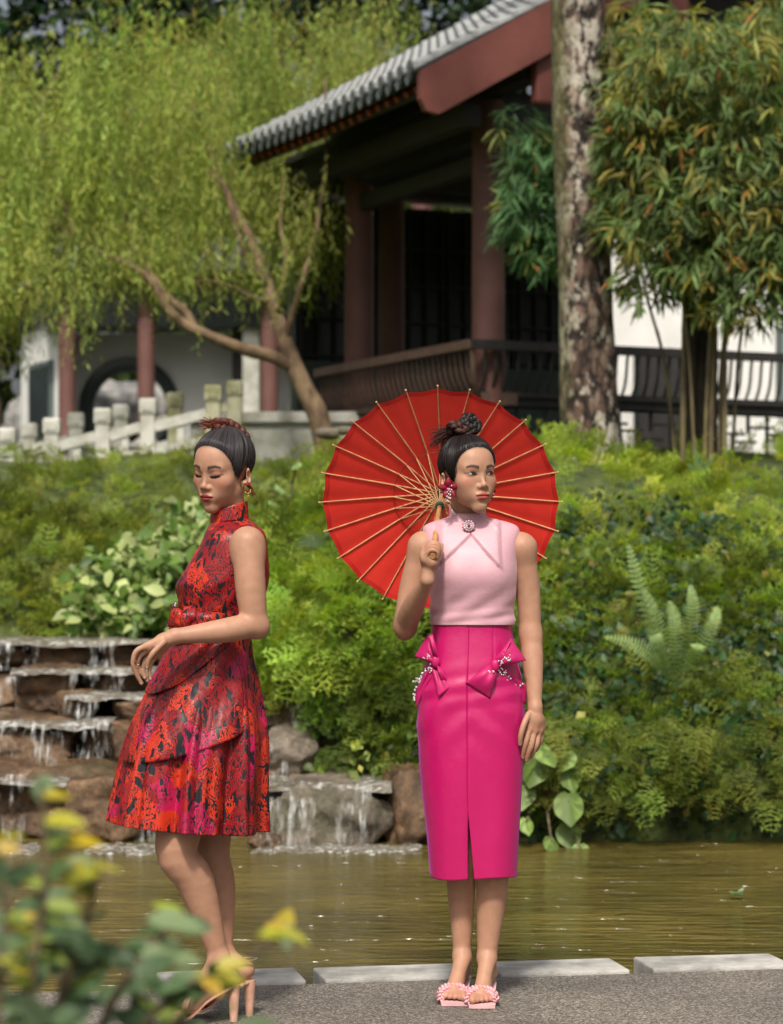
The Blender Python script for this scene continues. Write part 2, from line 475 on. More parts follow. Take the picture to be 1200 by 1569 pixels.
ROCKS = [
 # x0, x1, ytop, ybottom, Y, depth, wet?, label
 (-60, 160, 1178, 1330, 12.75, 1.3, 1, 'broad dark brown rock at the foot of the left cascade, its face half in shade'),
 (75, 215, 1170, 1320, 12.60, 0.9, 1, 'sunlit brown rock jutting forward at the pool left of the red dress'),
 (200, 400, 1190, 1330, 12.95, 1.0, 1, 'dark wet rock at the waterline behind the red dress hem'),
 (385, 606, 1196, 1325, 12.50, 1.0, 0, 'wide grey boulder with water running down both sides, at the pool edge'),
 (585, 690, 1183, 1325, 12.45, 0.9, 1, 'square brown boulder at the pool edge behind the pink skirt'),
 (395, 486, 1118, 1205, 13.0, 0.8, 0, 'rounded grey boulder lying on the wide boulder beside the red dress'),
 (380, 482, 1045, 1122, 13.5, 0.9, 1, 'brown overhanging rock under the feathery greens by the red dress'),
 (478, 610, 1130, 1200, 13.35, 0.7, 1, 'dark shaded rock in the hollow under the hanging greens'),
 (-60, 110, 1100, 1190, 13.35, 1.2, 1, 'dark rock behind the white curtain of falling water'),
 (100, 250, 1108, 1200, 13.45, 1.1, 1, 'dark wet rock under the second fall, beside the red dress'),
 (165, 310, 1062, 1130, 13.75, 1.0, 1, 'brown rock with a water-slick top left of the red dress'),
 (75, 150, 1062, 1108, 13.85, 0.7, 1, 'small brown rock in midstream between two falls'),
 (10, 120, 1024, 1105, 14.15, 0.9, 1, 'mossy dark rock in the middle of the left cascade'),
 (100, 300, 1026, 1072, 14.25, 0.9, 1, 'low wet ledge rock under the middle fall'),
 (-70, 20, 1040, 1110, 14.25, 0.8, 1, 'rock at the cascade\'s outer edge beside the mossy rock'),
 (-80, 50, 980, 1040, 14.85, 1.0, 1, 'flat topped ledge rock at the head of the cascade, outermost'),
 (40, 155, 982, 1030, 14.80, 1.0, 1, 'flat topped brown ledge rock left of the top fall'),
 (150, 250, 980, 1030, 14.90, 1.0, 1, 'ledge rock at the head of the cascade right of the top fall'),
 (240, 420, 985, 1060, 14.75, 1.0, 1, 'ledge rock at the head of the cascade behind the red dress'),
 (370, 440, 1010, 1060, 14.2, 0.8, 1, 'small rust brown rock under the ferns behind the red dress'),
 (268, 400, 1130, 1200, 13.3, 0.8, 1, 'dark rock hidden behind the red skirt'),
 (380, 430, 1283, 1312, 12.3, 0.25, 1, 'low wet brown stone at the waterline under the red dress hem'),
]
for i, (x0, x1, y0, y1, Y, dp, wet, lb) in enumerate(ROCKS):
    boulder(x0, x1, y0, y1, Y, dp, M_ROCKW if wet else M_ROCKD, 11 + i, lb, boxy=0.8 if i not in (5, 21) else 0.2, rough=0.07)

# ------------------------------------------------------------------ falling water
def mat_fall():
    m, t, b = new_mat('falling_water')
    tc = N(t, 'ShaderNodeTexCoord'); mp = N(t, 'ShaderNodeMapping'); mp.inputs['Scale'].default_value = (26, 6, 3.0); t.links.new(tc.outputs['Object'], mp.inputs[0])
    n = N(t, 'ShaderNodeTexNoise', i_Scale=1.6, i_Detail=7.0, i_Roughness=0.7, i_Distortion=0.4); t.links.new(mp.outputs[0], n.inputs[0])
    b.inputs['Base Color'].default_value = (0.74, 0.76, 0.74, 1); b.inputs['Roughness'].default_value = 0.35
    tr = N(t, 'ShaderNodeBsdfTransparent'); mx = N(t, 'ShaderNodeMixShader')
    r = ramp(t, [(0.50, (0.0, 0.0, 0.0)), (0.72, (0.70, 0.70, 0.70))], n.outputs[0]); n9 = N(t, 'ShaderNodeTexNoise', i_Scale=9.0, i_Detail=3.0); t.links.new(tc.outputs['Object'], n9.inputs[0]); r9 = ramp(t, [(0.40, (0, 0, 0)), (0.60, (1, 1, 1))], n9.outputs[0])
    t.links.new(mixc(t, 1.0, r.outputs[0], r9.outputs[0], 'MULTIPLY'), mx.inputs[0])
    t.links.new(tr.outputs[0], mx.inputs[1]); t.links.new(b.outputs[0], mx.inputs[2]); t.links.new(mx.outputs[0], t.nodes['Material Output'].inputs[0])
    return m
def mat_foam():
    m, t, b = new_mat('foam_water')
    tc = N(t, 'ShaderNodeTexCoord'); mp = N(t, 'ShaderNodeMapping'); mp.inputs['Scale'].default_value = (1, 2.2, 2.2); t.links.new(tc.outputs['Object'], mp.inputs[0])
    n = N(t, 'ShaderNodeTexNoise', i_Scale=13.0, i_Detail=8.0, i_Roughness=0.75, i_Distortion=0.8); t.links.new(mp.outputs[0], n.inputs[0])
    r = ramp(t, [(0.40, (0.085, 0.065, 0.038)), (0.53, (0.22, 0.20, 0.165)), (0.68, (0.78, 0.80, 0.78))], n.outputs[0]); t.links.new(r.outputs[0], b.inputs['Base Color'])
    b.inputs['Roughness'].default_value = 0.22
    bp = N(t, 'ShaderNodeBump', i_Strength=0.7, i_Distance=0.03); t.links.new(n.outputs[0], bp.inputs['Height']); t.links.new(bp.outputs[0], b.inputs['Normal'])
    return m
M_FALL, M_FOAM = mat_fall(), mat_foam()

def fall(x0, x1, y0, y1, Y, lean=0.10):
    """A sheet of falling water: arcs out from the lip and breaks into strands."""
    a, b = P(x0, y0, Y), P(x1, y1, Y); nx, nz = 26, 14; V, F = [], []
    for layer in range(2):
        base = len(V); sd = rng.uniform(0, 9)
        for j in range(nz + 1):
            t = j / nz
            for i in range(nx + 1):
                s = i / nx; wv = math.sin(s * 17 + sd) * 0.018 + math.sin(s * 41 + sd * 2) * 0.008
                V.append((a.x + (b.x - a.x) * s + 0.015 * math.sin(7 * t + s * 9 + sd), Y - lean * math.sqrt(t + 0.02) - layer * 0.018 + wv * (0.4 + t), a.z + 0.015 - (a.z - b.z) * t))
        F += [(base + j * (nx + 1) + i, base + j * (nx + 1) + i + 1, base + (j + 1) * (nx + 1) + i + 1, base + (j + 1) * (nx + 1) + i) for j in range(nz) for i in range(nx)]
    tag(link_mesh('waterfall', arr_mesh('waterfall', np.array(V), np.array(F)), M_FALL), kind='structure')
for f in [(-10, 20, 985, 1030, 14.72), (40, 62, 985, 1026, 14.74), (140, 178, 985, 1030, 14.78), (103, 150, 1030, 1066, 14.15), (165, 190, 1032, 1062, 14.15), (96, 150, 1066, 1105, 13.78),
          (-15, 30, 1040, 1100, 14.0), (0, 40, 1108, 1175, 13.3), (48, 100, 1108, 1182, 13.3), (105, 160, 1110, 1165, 13.38), (148, 172, 1105, 1160, 13.42), (384, 440, 1135, 1200, 12.85),
          (516, 572, 1205, 1296, 12.42), (396, 480, 1225, 1296, 12.43), (430, 478, 1200, 1290, 12.46), (442, 462, 1062, 1122, 13.44), (170, 250, 1215, 1296, 12.8), (-20, 40, 1190, 1296, 12.68), (230, 250, 1030, 1062, 14.2)]: fall(*f)

def foam_pool(x0, x1, y_front, Yf, Yb, seed):
    """A shallow churning sheet of water on a ledge; front edge at photo row y_front."""
    z = P(0, y_front, Yf).z; nx, ny = 40, 14
    X0, X1 = P(x0, 0, Yf).x, P(x1, 0, Yf).x
    gx = np.linspace(X0, X1, nx + 1); gy = np.linspace(Yf, Yb, ny + 1)
    A, B = np.meshgrid(gx, gy); pts = np.stack([A.ravel(), B.ravel(), np.zeros(A.size)], 1)
    pts[:, 2] = z + 0.018 * vnoise(pts * 6, seed, 2.0) + 0.008 * vnoise(pts * 20, seed + 1, 2.0)
    front = pts[:, 1] < Yf + 1e-6; pts[front, 2] -= 0.03; pts[:, 1] += 0.05 * vnoise(pts * 4, seed + 2, 1.4) * (pts[:, 1] < Yf + 0.05)
    F = np.array([(j * (nx + 1) + i, j * (nx + 1) + i + 1, (j + 1) * (nx + 1) + i + 1, (j + 1) * (nx + 1) + i) for j in range(ny) for i in range(nx)])
    tag(link_mesh('ledge_water', arr_mesh('ledge_water', pts, F), M_FOAM), kind='structure')
foam_pool(-80, 320, 981, 14.76, 15.6, 1); foam_pool(15, 300, 1027, 14.12, 14.8, 2); foam_pool(98, 310, 1066, 13.76, 14.3, 3)
foam_pool(-80, 165, 1108, 13.34, 14.0, 4); foam_pool(-80, 290, 1196, 12.72, 13.5, 5); foam_pool(380, 600, 1203, 12.52, 13.2, 6)
# froth where the water meets the pool
for k, (x0, x1, yc) in enumerate([(395, 640, 1297), (140, 260, 1302), (-20, 60, 1306)]):
    V, F = [], []
    for i in range(520):
        c = P(rng.uniform(x0, x1), yc, 12.35 + abs(rng.normal(0, 0.08))); c = Vector((c.x, c.y - abs(rng.normal(0, .12)), WZ))
        r = rng.uniform(0.004, 0.02); b = MB().sphere(c, (r * 1.6, r * 1.6, r * 0.7), 6, 4)
        if i == 0: fr = MB()
        fr.add(b.v, b.f)
    o = fr.build('pool_froth', M_FOAM, smooth=False); tag(o, kind='stuff', label='white froth where the cascade meets the pond', cat='foam')
# ------------------------------------------------------------------ building materials
M_REDPAINT = simple('red_brown_paint', (0.190, 0.062, 0.048), 0.6, (0.145, 0.046, 0.036), 3, 0.15, 60)
M_COLUMN = simple('column_paint', (0.145, 0.066, 0.054), 0.65, (0.11, 0.048, 0.040), 2.5, 0.12, 50)
M_RAFTER = simple('rafter_paint', (0.42, 0.085, 0.03), 0.6)
M_DARKWOOD = simple('dark_wood', (0.030, 0.026, 0.024), 0.55, (0.018, 0.016, 0.016), 8, 0.2, 40)
M_RAILWOOD = simple('rail_wood', (0.115, 0.068, 0.050), 0.55, (0.075, 0.043, 0.032), 12, 0.2, 40)
M_TILE = simple('roof_tile', (0.36, 0.37, 0.365), 0.8, (0.17, 0.18, 0.18), 14, 0.4, 60)
M_TILEDARK = simple('pan_tile', (0.055, 0.060, 0.060), 0.8, (0.03, 0.033, 0.033), 14, 0.4, 60)
M_TILEEND = simple('tile_end', (0.13, 0.145, 0.145), 0.7, (0.08, 0.09, 0.09), 30, 0.4, 80)
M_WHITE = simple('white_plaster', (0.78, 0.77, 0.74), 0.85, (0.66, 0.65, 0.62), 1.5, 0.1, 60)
M_SHADEWALL = simple('shaded_white_plaster', (0.40, 0.41, 0.39), 0.85, (0.34, 0.35, 0.33), 1.5, 0.1, 60)  # white plaster, its colour greyed for the shade under the corridor roof
M_TEAL = simple('teal_panel', (0.10, 0.125, 0.12), 0.7, (0.07, 0.09, 0.088), 2)
M_STONE = simple('pale_stone', (0.52, 0.51, 0.46), 0.85, (0.33, 0.33, 0.27), 5, 0.5, 50)
M_MOSSSTONE = simple('mossy_stone', (0.38, 0.37, 0.26), 0.9, (0.19, 0.19, 0.09), 6, 0.5, 50)
M_FLOOR = simple('paving', (0.30, 0.29, 0.27), 0.8, (0.22, 0.21, 0.2), 3)
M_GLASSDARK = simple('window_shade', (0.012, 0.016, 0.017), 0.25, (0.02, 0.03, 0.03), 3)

# ------------------------------------------------------------------ the pavilion (own axes: +x along the near rail, +y along the left rail)
PAV = empty('pavilion', (0.648, 20.0, 2.33), math.radians(25), 'dark red Chinese garden pavilion with grey tiled roof and curved bench rails', 'pavilion')
ZF = 2.33
pav_l = lambda w: (Matrix.Rotation(-math.radians(25), 4, 'Z') @ (Vector(w) - Vector((0.648, 20.0, ZF))))
b = MB().box((3.4, 4.0, -0.16), (6.5, 7.8, 0.30)); b.build('floor', M_FLOOR, PAV)
MB().box((3.4, 4.0, -0.75), (6.3, 7.6, 0.9)).build('plinth', M_STONE, PAV)

def column(x, y, r, h, mat, parent, z0=0.0):
    c = MB().lathe((x, y, z0), [(r, 0.0), (r, h * 0.5), (r * 0.96, h)], 24).build('column', mat, parent, True)
    MB().lathe((x, y, z0 - 0.005), [(r * 1.35, 0), (r * 1.5, 0.05), (r * 1.42, 0.11), (r * 1.12, 0.15)], 20).build('column_base', M_STONE, c, True)
    return c
EZ = 5.25 - ZF                               # eave height above the floor
pc = [(0.30, 0.25, 0.138, 2.95), (0.30, 2.9, 0.138, 2.95), (1.5, 4.75, 0.138, 2.95), (2.55, 6.2, 0.12, 3.2), (5.6, 0.25, 0.138, 2.95), (5.6, 2.9, 0.138, 2.95), (3.0, 0.26, 0.10, 3.0)]
for x, y, r, h in pc[:6]: column(x, y, r, h, M_COLUMN, PAV)
# beams
def beam(a, bb, w, d, mat=M_DARKWOOD, name='beam'): MB().bar(a, bb, w, d).build(name, mat, PAV)
beam((0.30, 0.25, 2.78), (0.30, 2.9, 2.78), 0.16, 0.30); beam((0.30, 0.25, 2.45), (0.30, 2.9, 2.45), 0.10, 0.14)
beam((0.30, 0.25, 2.78), (5.6, 0.25, 2.78), 0.16, 0.32); beam((0.30, 2.9, 2.78), (5.6, 2.9, 2.78), 0.16, 0.32)
beam((-0.15, -0.35, 2.70), (-0.15, 3.35, 2.70), 0.15, 0.17, name='purlin')
beam((0.30, -0.55, 3.08), (0.30, 3.4, 3.08), 0.18, 0.20, name='purlin')
MB().box((-0.13, 3.36, 2.55), (0.17, 0.10, 0.34), bev=0.03).build('purlin_end', M_DARKWOOD, PAV)
# roof: two slopes, ridge above the frame
SL = 0.58; GA0, GA1, GB0, GB1 = -0.80, 3.0, -0.73, 3.56
ca = 1 / math.sqrt(1 + SL * SL); sa = SL * ca
sd = Vector((ca, 0, sa)); sn = Vector((-sa, 0, ca))          # up-slope and normal
eave = Vector((GA0, 0, EZ))
def slope_pt(s, y, lift=0.0, side=0):
    q = eave + sd * s + sn * lift
    # a gentle lift of the eave towards its far end
    k = max(0.0, 1 - s / 1.5)
    q.z += 0.05 * k * ((y - 1.4) / 2.2) ** 2
    if side: q.x = 2 * GA1 - q.x
    return Vector((q.x, y, q.z))
Ltot = (GA1 - GA0) / ca
roof = None
for side in (0, 1):
    V, F = [], []
    for lift in (-0.10, -0.02):
        for i in range(7):
            for j in range(7): V.append(slope_pt(Ltot * i / 6, GB0 + 0.05 + (GB1 - GB0 - 0.1) * j / 6, lift, side))
    for L0 in (0, 49): F += [(L0 + i * 7 + j, L0 + (i + 1) * 7 + j, L0 + (i + 1) * 7 + j + 1, L0 + i * 7 + j + 1) for i in range(6) for j in range(6)]
    rim = [i * 7 for i in range(7)] + [42 + j for j in range(1, 7)] + [i * 7 + 6 for i in range(5, -1, -1)] + [j for j in range(5, 0, -1)]
    F += [(rim[k], rim[(k + 1) % len(rim)], rim[(k + 1) % len(rim)] + 49, rim[k] + 49) for k in range(len(rim))]
    r_ = MB().add(V, F).build('roof_slope', M_TILEDARK, PAV)
    if side == 0: roof = r_
# barrel tiles: rows run down the slope; the lowest twelve of each row are single tiles
ROWS, SP, TL = 24, (GB1 - GB0 - 0.10) / 23.0, 0.205
tm = MB()
n_ = 7
Vt = []
for (yy, rr, up) in ((0.0, 0.062, 0.012), (TL * 1.04, 0.054, 0.0)):
    for k in range(n_ + 1):
        a = math.pi * k / n_; Vt.append((math.cos(a) * rr, yy, math.sin(a) * rr * 0.95 + up))
Ft = [(k, k + 1, n_ + 2 + k, n_ + 1 + k) for k in range(n_)]
Vt2 = [(v[0] * 0.72, v[1], v[2] * 0.72) for v in Vt[:n_ + 1]]
b0 = len(Vt); Vt += Vt2; Ft += [(k, b0 + k, b0 + k + 1, k + 1) for k in range(n_)]
tm.add(Vt, Ft); tile_me = tm.mesh('tile')
tile_me.materials.append(M_TILE)
rest = MB()
for r in range(ROWS):
    y = GB0 + 0.05 + SP * r
    for k in range(int(Ltot / TL)):
        s = -0.06 + k * TL
        p0, p1 = slope_pt(s, y, 0.004), slope_pt(s + TL, y, 0.004)
        ydir = (p1 - p0).normalized(); xd = ydir.cross(Vector((0, 0, 1))).normalized(); zd = xd.cross(ydir)
        Mx = Matrix((( xd.x, ydir.x, zd.x, p0.x), (xd.y, ydir.y, zd.y, p0.y), (xd.z, ydir.z, zd.z, p0.z), (0, 0, 0, 1)))
        Mx = Mx @ Matrix.Rotation(random.uniform(-.03, .03), 4, 'Z')
        if k < 12:
            o = bpy.data.objects.new('tile', tile_me); col.objects.link(o); o.parent = roof; o.matrix_local = Mx
        else: rest.add([Mx @ Vector(v) for v in Vt], Ft)
o = rest.build('ridge_tiles', M_TILE, roof); o['kind'] = 'stuff'
# round tile ends, drip tiles and rafters under the eave
end_me = MB().lathe((0, 0, 0), [(0.056, 0), (0.058, 0.012), (0.046, 0.014), (0.044, 0.008), (0.018, 0.008), (0.014, 0.014)], 16).mesh('tile_end'); end_me.materials.append(M_TILEEND)
drip_me = MB().prism([(-0.075, 0.03, 0), (0.075, 0.03, 0), (0.068, -0.03, 0), (0.03, -0.065, 0), (0, -0.095, 0), (-0.03, -0.065, 0), (-0.068, -0.03, 0)], (0, 0, 0.012)).mesh('drip_tile'); drip_me.materials.append(M_TILEEND)
raf_me = MB().box((0.30, 0, 0), (0.62, 0.055, 0.06)).mesh('rafter'); raf_me.materials.append(M_RAFTER)
for r in range(ROWS):
    y = GB0 + 0.05 + SP * r
    p0 = slope_pt(-0.06, y, 0.03)
    o = bpy.data.objects.new('tile_end', end_me); col.objects.link(o); o.parent = roof
    o.matrix_local = Matrix.Translation(p0) @ Matrix.Rotation(-math.pi / 2 - 0.05, 4, 'Y') 
    if r < ROWS - 1:
        q = slope_pt(-0.045, y + SP / 2, -0.02)
        o = bpy.data.objects.new('drip_tile', drip_me); col.objects.link(o); o.parent = roof
        o.matrix_local = Matrix.Translation(q) @ Matrix.Rotation(-math.pi / 2, 4, 'Z') @ Matrix.Rotation(math.pi / 2 - 0.2, 4, 'X')
        q = slope_pt(0.045, y + SP / 2, -0.155)
        o = bpy.data.objects.new('rafter', raf_me); col.objects.link(o); o.parent = roof
        o.matrix_local = Matrix.Translation(q) @ Matrix.Rotation(-math.atan(SL), 4, 'Y')
e = MB(); e.bar(slope_pt(0.05, GB0 + 0.1, -0.20), slope_pt(0.05, GB1 - 0.1, -0.20), 0.05, 0.05); e.build('eave_board', M_DARKWOOD, roof)
s_ = MB(); s_.add([slope_pt(0.10, GB0 + .06, -0.21), slope_pt(Ltot, GB0 + .06, -0.21), slope_pt(Ltot, GB1 - .06, -0.21), slope_pt(0.10, GB1 - .06, -0.21)], [(0, 1, 2, 3)]); s_.build('soffit', M_DARKWOOD, roof)
# barge boards on the gable
for side in (0, 1):
    top0, top1 = slope_pt(-0.02, 0, -0.005, side), slope_pt(Ltot, 0, -0.005, side)
    sg = 1 if side == 0 else -1
    poly = [top0, top1, top1 - Vector((0, 0, 0.43)), top0 + Vector((sg * 0.16, 0, -0.33)), top0 + Vector((sg * 0.05, 0, -0.31)), top0 + Vector((0, 0, -0.22))]
    MB().prism([Vector((q.x, GB0 - 0.03, q.z)) for q in poly], (0, 0.07, 0)).build('barge_board', M_REDPAINT, PAV)
    # hanging post ends under the board
    for s in (1.30, 2.75):
        q = slope_pt(s, 0, -0.05, side); MB().box((q.x, GB0 + 0.10, q.z - 0.56), (0.19, 0.12, 0.40), bev=0.03).build('hanging_post', M_REDPAINT, PAV)
gp = [slope_pt(0.75, 0, -0.22), slope_pt(Ltot, 0, -0.22), slope_pt(0.75, 0, -0.22, 1)]
MB().prism([Vector((q.x, 0.2, q.z)) for q in gp], (0, 0.06, 0)).build('gable_panel', M_DARKWOOD, PAV)
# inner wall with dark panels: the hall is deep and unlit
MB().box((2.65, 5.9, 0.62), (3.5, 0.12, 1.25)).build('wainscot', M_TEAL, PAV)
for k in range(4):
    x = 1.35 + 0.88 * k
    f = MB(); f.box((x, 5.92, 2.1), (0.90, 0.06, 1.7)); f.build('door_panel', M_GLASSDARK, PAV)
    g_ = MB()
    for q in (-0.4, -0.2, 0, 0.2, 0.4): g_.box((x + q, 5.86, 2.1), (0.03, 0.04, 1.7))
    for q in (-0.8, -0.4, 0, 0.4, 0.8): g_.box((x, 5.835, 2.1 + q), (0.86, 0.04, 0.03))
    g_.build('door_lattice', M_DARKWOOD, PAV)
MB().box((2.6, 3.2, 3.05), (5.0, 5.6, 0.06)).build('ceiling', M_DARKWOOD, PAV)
MB().box((0.95, 6.05, 1.45), (0.10, 0.10, 2.9)).build('door_post', M_STONE, PAV)
# curved bench rail ("goose neck") on the two open sides
def rail_curve(t):          # outwards offset and height, 0 at the seat
    return 0.17 * t + 0.075 * math.sin(math.pi * t * 1.0) * (1 - t) - 0.02 * t, 0.46 + 0.42 * t
SEAT_Z = 0.44
def bench(side, length):
    to = (lambda a, out, z: Vector((a, -out, z))) if side == 0 else (lambda a, out, z: Vector((-out, a, z)))
    wm = M_DARKWOOD if side == 0 else M_RAILWOOD
    in_ = -0.18
    br = empty('bench_rail', parent=PAV)
    a0 = 0.0 if side == 0 else 0.0
    MB().bar(to(a0 + 0.12, in_ - 0.16, SEAT_Z), to(length, in_ - 0.16, SEAT_Z), 0.34, 0.10).build('seat', wm, br)
    pts = [rail_curve(1.0)]
    o_, z_ = rail_curve(1.0)
    MB().bar(to(a0 - (o_ + in_) * 0.6, o_ + in_, z_), to(length + 0.02, o_ + in_, z_), 0.075, 0.075).build('top_rail', wm, br)
    o_, z_ = rail_curve(0.06)
    MB().bar(to(a0 + 0.16, o_ + in_, z_), to(length, o_ + in_, z_), 0.05, 0.05).build('bottom_rail', wm, br)
    n = int(length / 0.105)
    me = MB().tube([to(0, rail_curve(t)[0] + in_, rail_curve(t)[1]) for t in np.linspace(0.0, 1.0, 9)], 0.013, 6).mesh('baluster'); me.materials.append(wm)
    for i in range(n):
        o = bpy.data.objects.new('baluster', me); col.objects.link(o); o.parent = br
        o.location = to(0.17 + i * 0.105, 0, 0)
    # open lattice between seat and floor
    lt = MB()
    rr = random.Random(side + 2); Lz = [0.04, 0.14, 0.25, 0.37]
    for z in (0.03, 0.385): lt.bar(to(0.1, in_ - 0.05, z), to(length, in_ - 0.05, z), 0.03, 0.03)
    x = 0.2; k = 0
    while x < length:
        z0, z1 = ((0.03, 0.385), (0.03, 0.21), (0.21, 0.385))[k % 3]
        lt.bar(to(x, in_ - 0.052, z0), to(x, in_ - 0.052, z1), 0.026, 0.026, up=(1, 0, 0))
        if x + 0.24 < length: lt.bar(to(x, in_ - 0.048, (0.21, 0.14, 0.27)[k % 3]), to(x + 0.24, in_ - 0.048, (0.21, 0.14, 0.27)[k % 3]), 0.024, 0.024)
        x += rr.choice((0.12, 0.16, 0.2)); k += 1
    lt.build('lattice', wm, br)
bench(0, 5.4); bench(1, 3.25)
MB().tube([Vector((-rail_curve(t)[0] * .8 + 0.15, -rail_curve(t)[0] * .8 + 0.15, rail_curve(t)[1])) for t in np.linspace(0, 1, 9)], 0.024, 8).build('corner_baluster', M_RAILWOOD, PAV)

# ------------------------------------------------------------------ white building to the right, beyond the rail
c = P(1130, 640, 30.0)
WB = empty('white_building', (c.x, 30.0, 2.3), math.radians(8), 'bright white plastered building with a grey window behind the bamboo', 'building')
MB().box((1.2, 1.0, 1.95), (6.4, 2.0, 3.9)).build('wall', M_WHITE, WB)
wn = MB().box((0.85, -0.03, 1.55), (0.72, 0.08, 1.05)).build('window', M_TEAL, WB)
for k in range(4): MB().box((0.58 + k * 0.18, -0.085, 1.55), (0.03, 0.03, 1.0)).build('mullion', M_SHADEWALL, wn)
dr = MB().box((-0.95, -0.03, 0.9), (0.75, 0.08, 1.75)).build('door', M_GLASSDARK, WB)
MB().box((-0.95, -0.06, 0.9), (0.64, 0.06, 1.6)).build('door_leaf', M_DARKWOOD, dr)
MB().prism([(-2.3, -0.5, 3.9), (4.6, -0.5, 3.9), (4.6, 1.0, 4.8), (-2.3, 1.0, 4.8)], (0, 0.0, 0.12)).build('roof', M_TILEDARK, WB)

# ------------------------------------------------------------------ long garden corridor with moon gate, on the left
YC = 32.0
cz = P(0, 690, YC).z
c = P(224, 690, YC)
COR = empty('corridor_building', (c.x, YC, cz), 0.0, 'white walled garden corridor with a round moon gate and red columns', 'building')
kx = YC / FPX
lx = lambda px: (px - 224) * kx
lz = lambda py: (690 - py) * kx
for px in (103, 224, 413): column(lx(px), 0, 0.115, lz(425), M_COLUMN, COR)
# rear wall with a round opening
def moon_wall():
    yb = 0.95; R = 66 * kx * 1.03; cx, czz = lx(187) , lz(617); x0, x1, z0, z1 = lx(94), lx(356), 0.0, lz(500)
    V, F, n = [], [], 48
    for k in range(n):
        a = 2 * math.pi * k / n; d = Vector((math.cos(a), math.sin(a)))
        tx = ((x1 - cx) / d.x if d.x > 0 else (x0 - cx) / d.x) if abs(d.x) > 1e-6 else 1e9
        tz = ((z1 - czz) / d.y if d.y > 0 else (z0 - czz) / d.y) if abs(d.y) > 1e-6 else 1e9
        tt = min(tx, tz)
        for yy in (yb, yb + 0.14): V += [(cx + d.x * R, yy, czz + d.y * R), (cx + d.x * max(tt, R), yy, czz + d.y * max(tt, R))]
    for k in range(n):
        a, b_ = k * 4, ((k + 1) % n) * 4
        F += [(a, a + 1, b_ + 1, b_), (a + 2, b_ + 2, b_ + 3, a + 3), (a, b_, b_ + 2, a + 2)]
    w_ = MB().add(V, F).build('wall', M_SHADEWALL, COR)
    pr = MB()
    ring = [(cx + math.cos(2 * math.pi * k / 64), czz + math.sin(2 * math.pi * k / 64)) for k in range(64)]
    VV = []
    for k in range(64):
        ca_, sa_ = math.cos(2 * math.pi * k / 64), math.sin(2 * math.pi * k / 64)
        for (rr, yy) in ((R - 0.005, yb - 0.04), (R + 0.10, yb - 0.04), (R + 0.10, yb + 0.005), (R - 0.09, yb + 0.16), (R - 0.09, yb - 0.02)): VV.append((cx + ca_ * rr, yy, czz + sa_ * rr))
    FF = [(k * 5 + i, ((k + 1) % 64) * 5 + i, ((k + 1) % 64) * 5 + (i + 1) % 5, k * 5 + (i + 1) % 5) for k in range(64) for i in range(5)]
    pr.add(VV, FF).build('moon_gate_frame', M_GLASSDARK, w_)
moon_wall()
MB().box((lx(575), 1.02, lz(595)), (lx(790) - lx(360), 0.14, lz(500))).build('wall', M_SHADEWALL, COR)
MB().box((lx(359), 0.9, lz(560)), (0.16, 0.16, lz(430))).build('door_post', M_DARKWOOD, COR)
MB().box((lx(383), 0.3, lz(560)), (0.22, 0.22, lz(430))).build('pilaster', M_STONE, COR)
# end wall, sunlit white, turned towards the left
A, B = Vector((lx(94), 0.25, 0)), Vector((lx(33) - 0.31, 2.0, 0)); dv = (B - A).normalized(); nv = Vector((-dv.y, dv.x, 0))
if nv.y > 0: nv = -nv
wt = lz(488)
ew = MB().prism([A, B, B + Vector((0, 0, wt)), A + Vector((0, 0, wt))], -nv * 0.15).build('end_wall', M_WHITE, COR)
m0, m1 = A.lerp(B, 0.22), A.lerp(B, 0.74)
fr = MB().prism([m0 + Vector((0, 0, .2)), m1 + Vector((0, 0, .2)), m1 + Vector((0, 0, lz(545))), m0 + Vector((0, 0, lz(545)))], nv * 0.05).build('window_frame', M_TEAL, ew)
m0, m1 = A.lerp(B, 0.28), A.lerp(B, 0.68)
MB().prism([m0 + Vector((0, 0, .25)), m1 + Vector((0, 0, .25)), m1 + Vector((0, 0, lz(553))), m0 + Vector((0, 0, lz(553)))], nv * 0.075).build('window_pane', M_GLASSDARK, fr)
# dark frieze and roof over the end wall and along the corridor
for z0, z1, pr_, mt in ((lz(488), lz(478), 0.05, M_DARKWOOD), (lz(478), lz(458), 0.03, M_TEAL), (lz(458), lz(448), 0.07, M_DARKWOOD), (lz(448), lz(436), 0.10, M_TEAL), (lz(436), lz(428), 0.18, M_DARKWOOD)):
    MB().prism([A + Vector((0, 0, z0)), B + Vector((0, 0, z0)), B + Vector((0, 0, z1)), A + Vector((0, 0, z1))], nv * pr_).build('frieze', mt, COR)
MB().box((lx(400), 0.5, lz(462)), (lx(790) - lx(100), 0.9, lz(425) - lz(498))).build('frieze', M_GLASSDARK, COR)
ez, rz_ = lz(424), lz(385)
MB().prism([(lx(60), -0.55, ez), (lx(60), -0.55, ez + 0.07), (lx(60), 1.2, rz_ + 0.3), (lx(60), 2.9, ez + 0.07), (lx(60), 2.9, ez)], (lx(790) - lx(60), 0, 0)).build('roof', M_TILEDARK, COR)
ct_me = MB().tube([(0, -0.60, 0), (0, 0.3, 0.42)], [0.06, 0.055], 8).mesh('tile_row'); ct_me.materials.append(M_TILE)
for k in range(26):
    o = bpy.data.objects.new('tile_row', ct_me); col.objects.link(o); o.parent = COR; o.location = (lx(66) + 0.235 * k, 0, ez + 0.10)
A2, B2 = A + nv * 0.3 + Vector((0, 0, lz(426))), B + nv * 0.35 + dv * 0.3 + Vector((0, 0, lz(438)))
MB().prism([A2, B2, B2 - nv * 1.2 + Vector((0, 0, .45)), A2 - nv * 1.2 + Vector((0, 0, .55))], (0, 0, 0.09)).build('end_roof', M_TILE, COR)
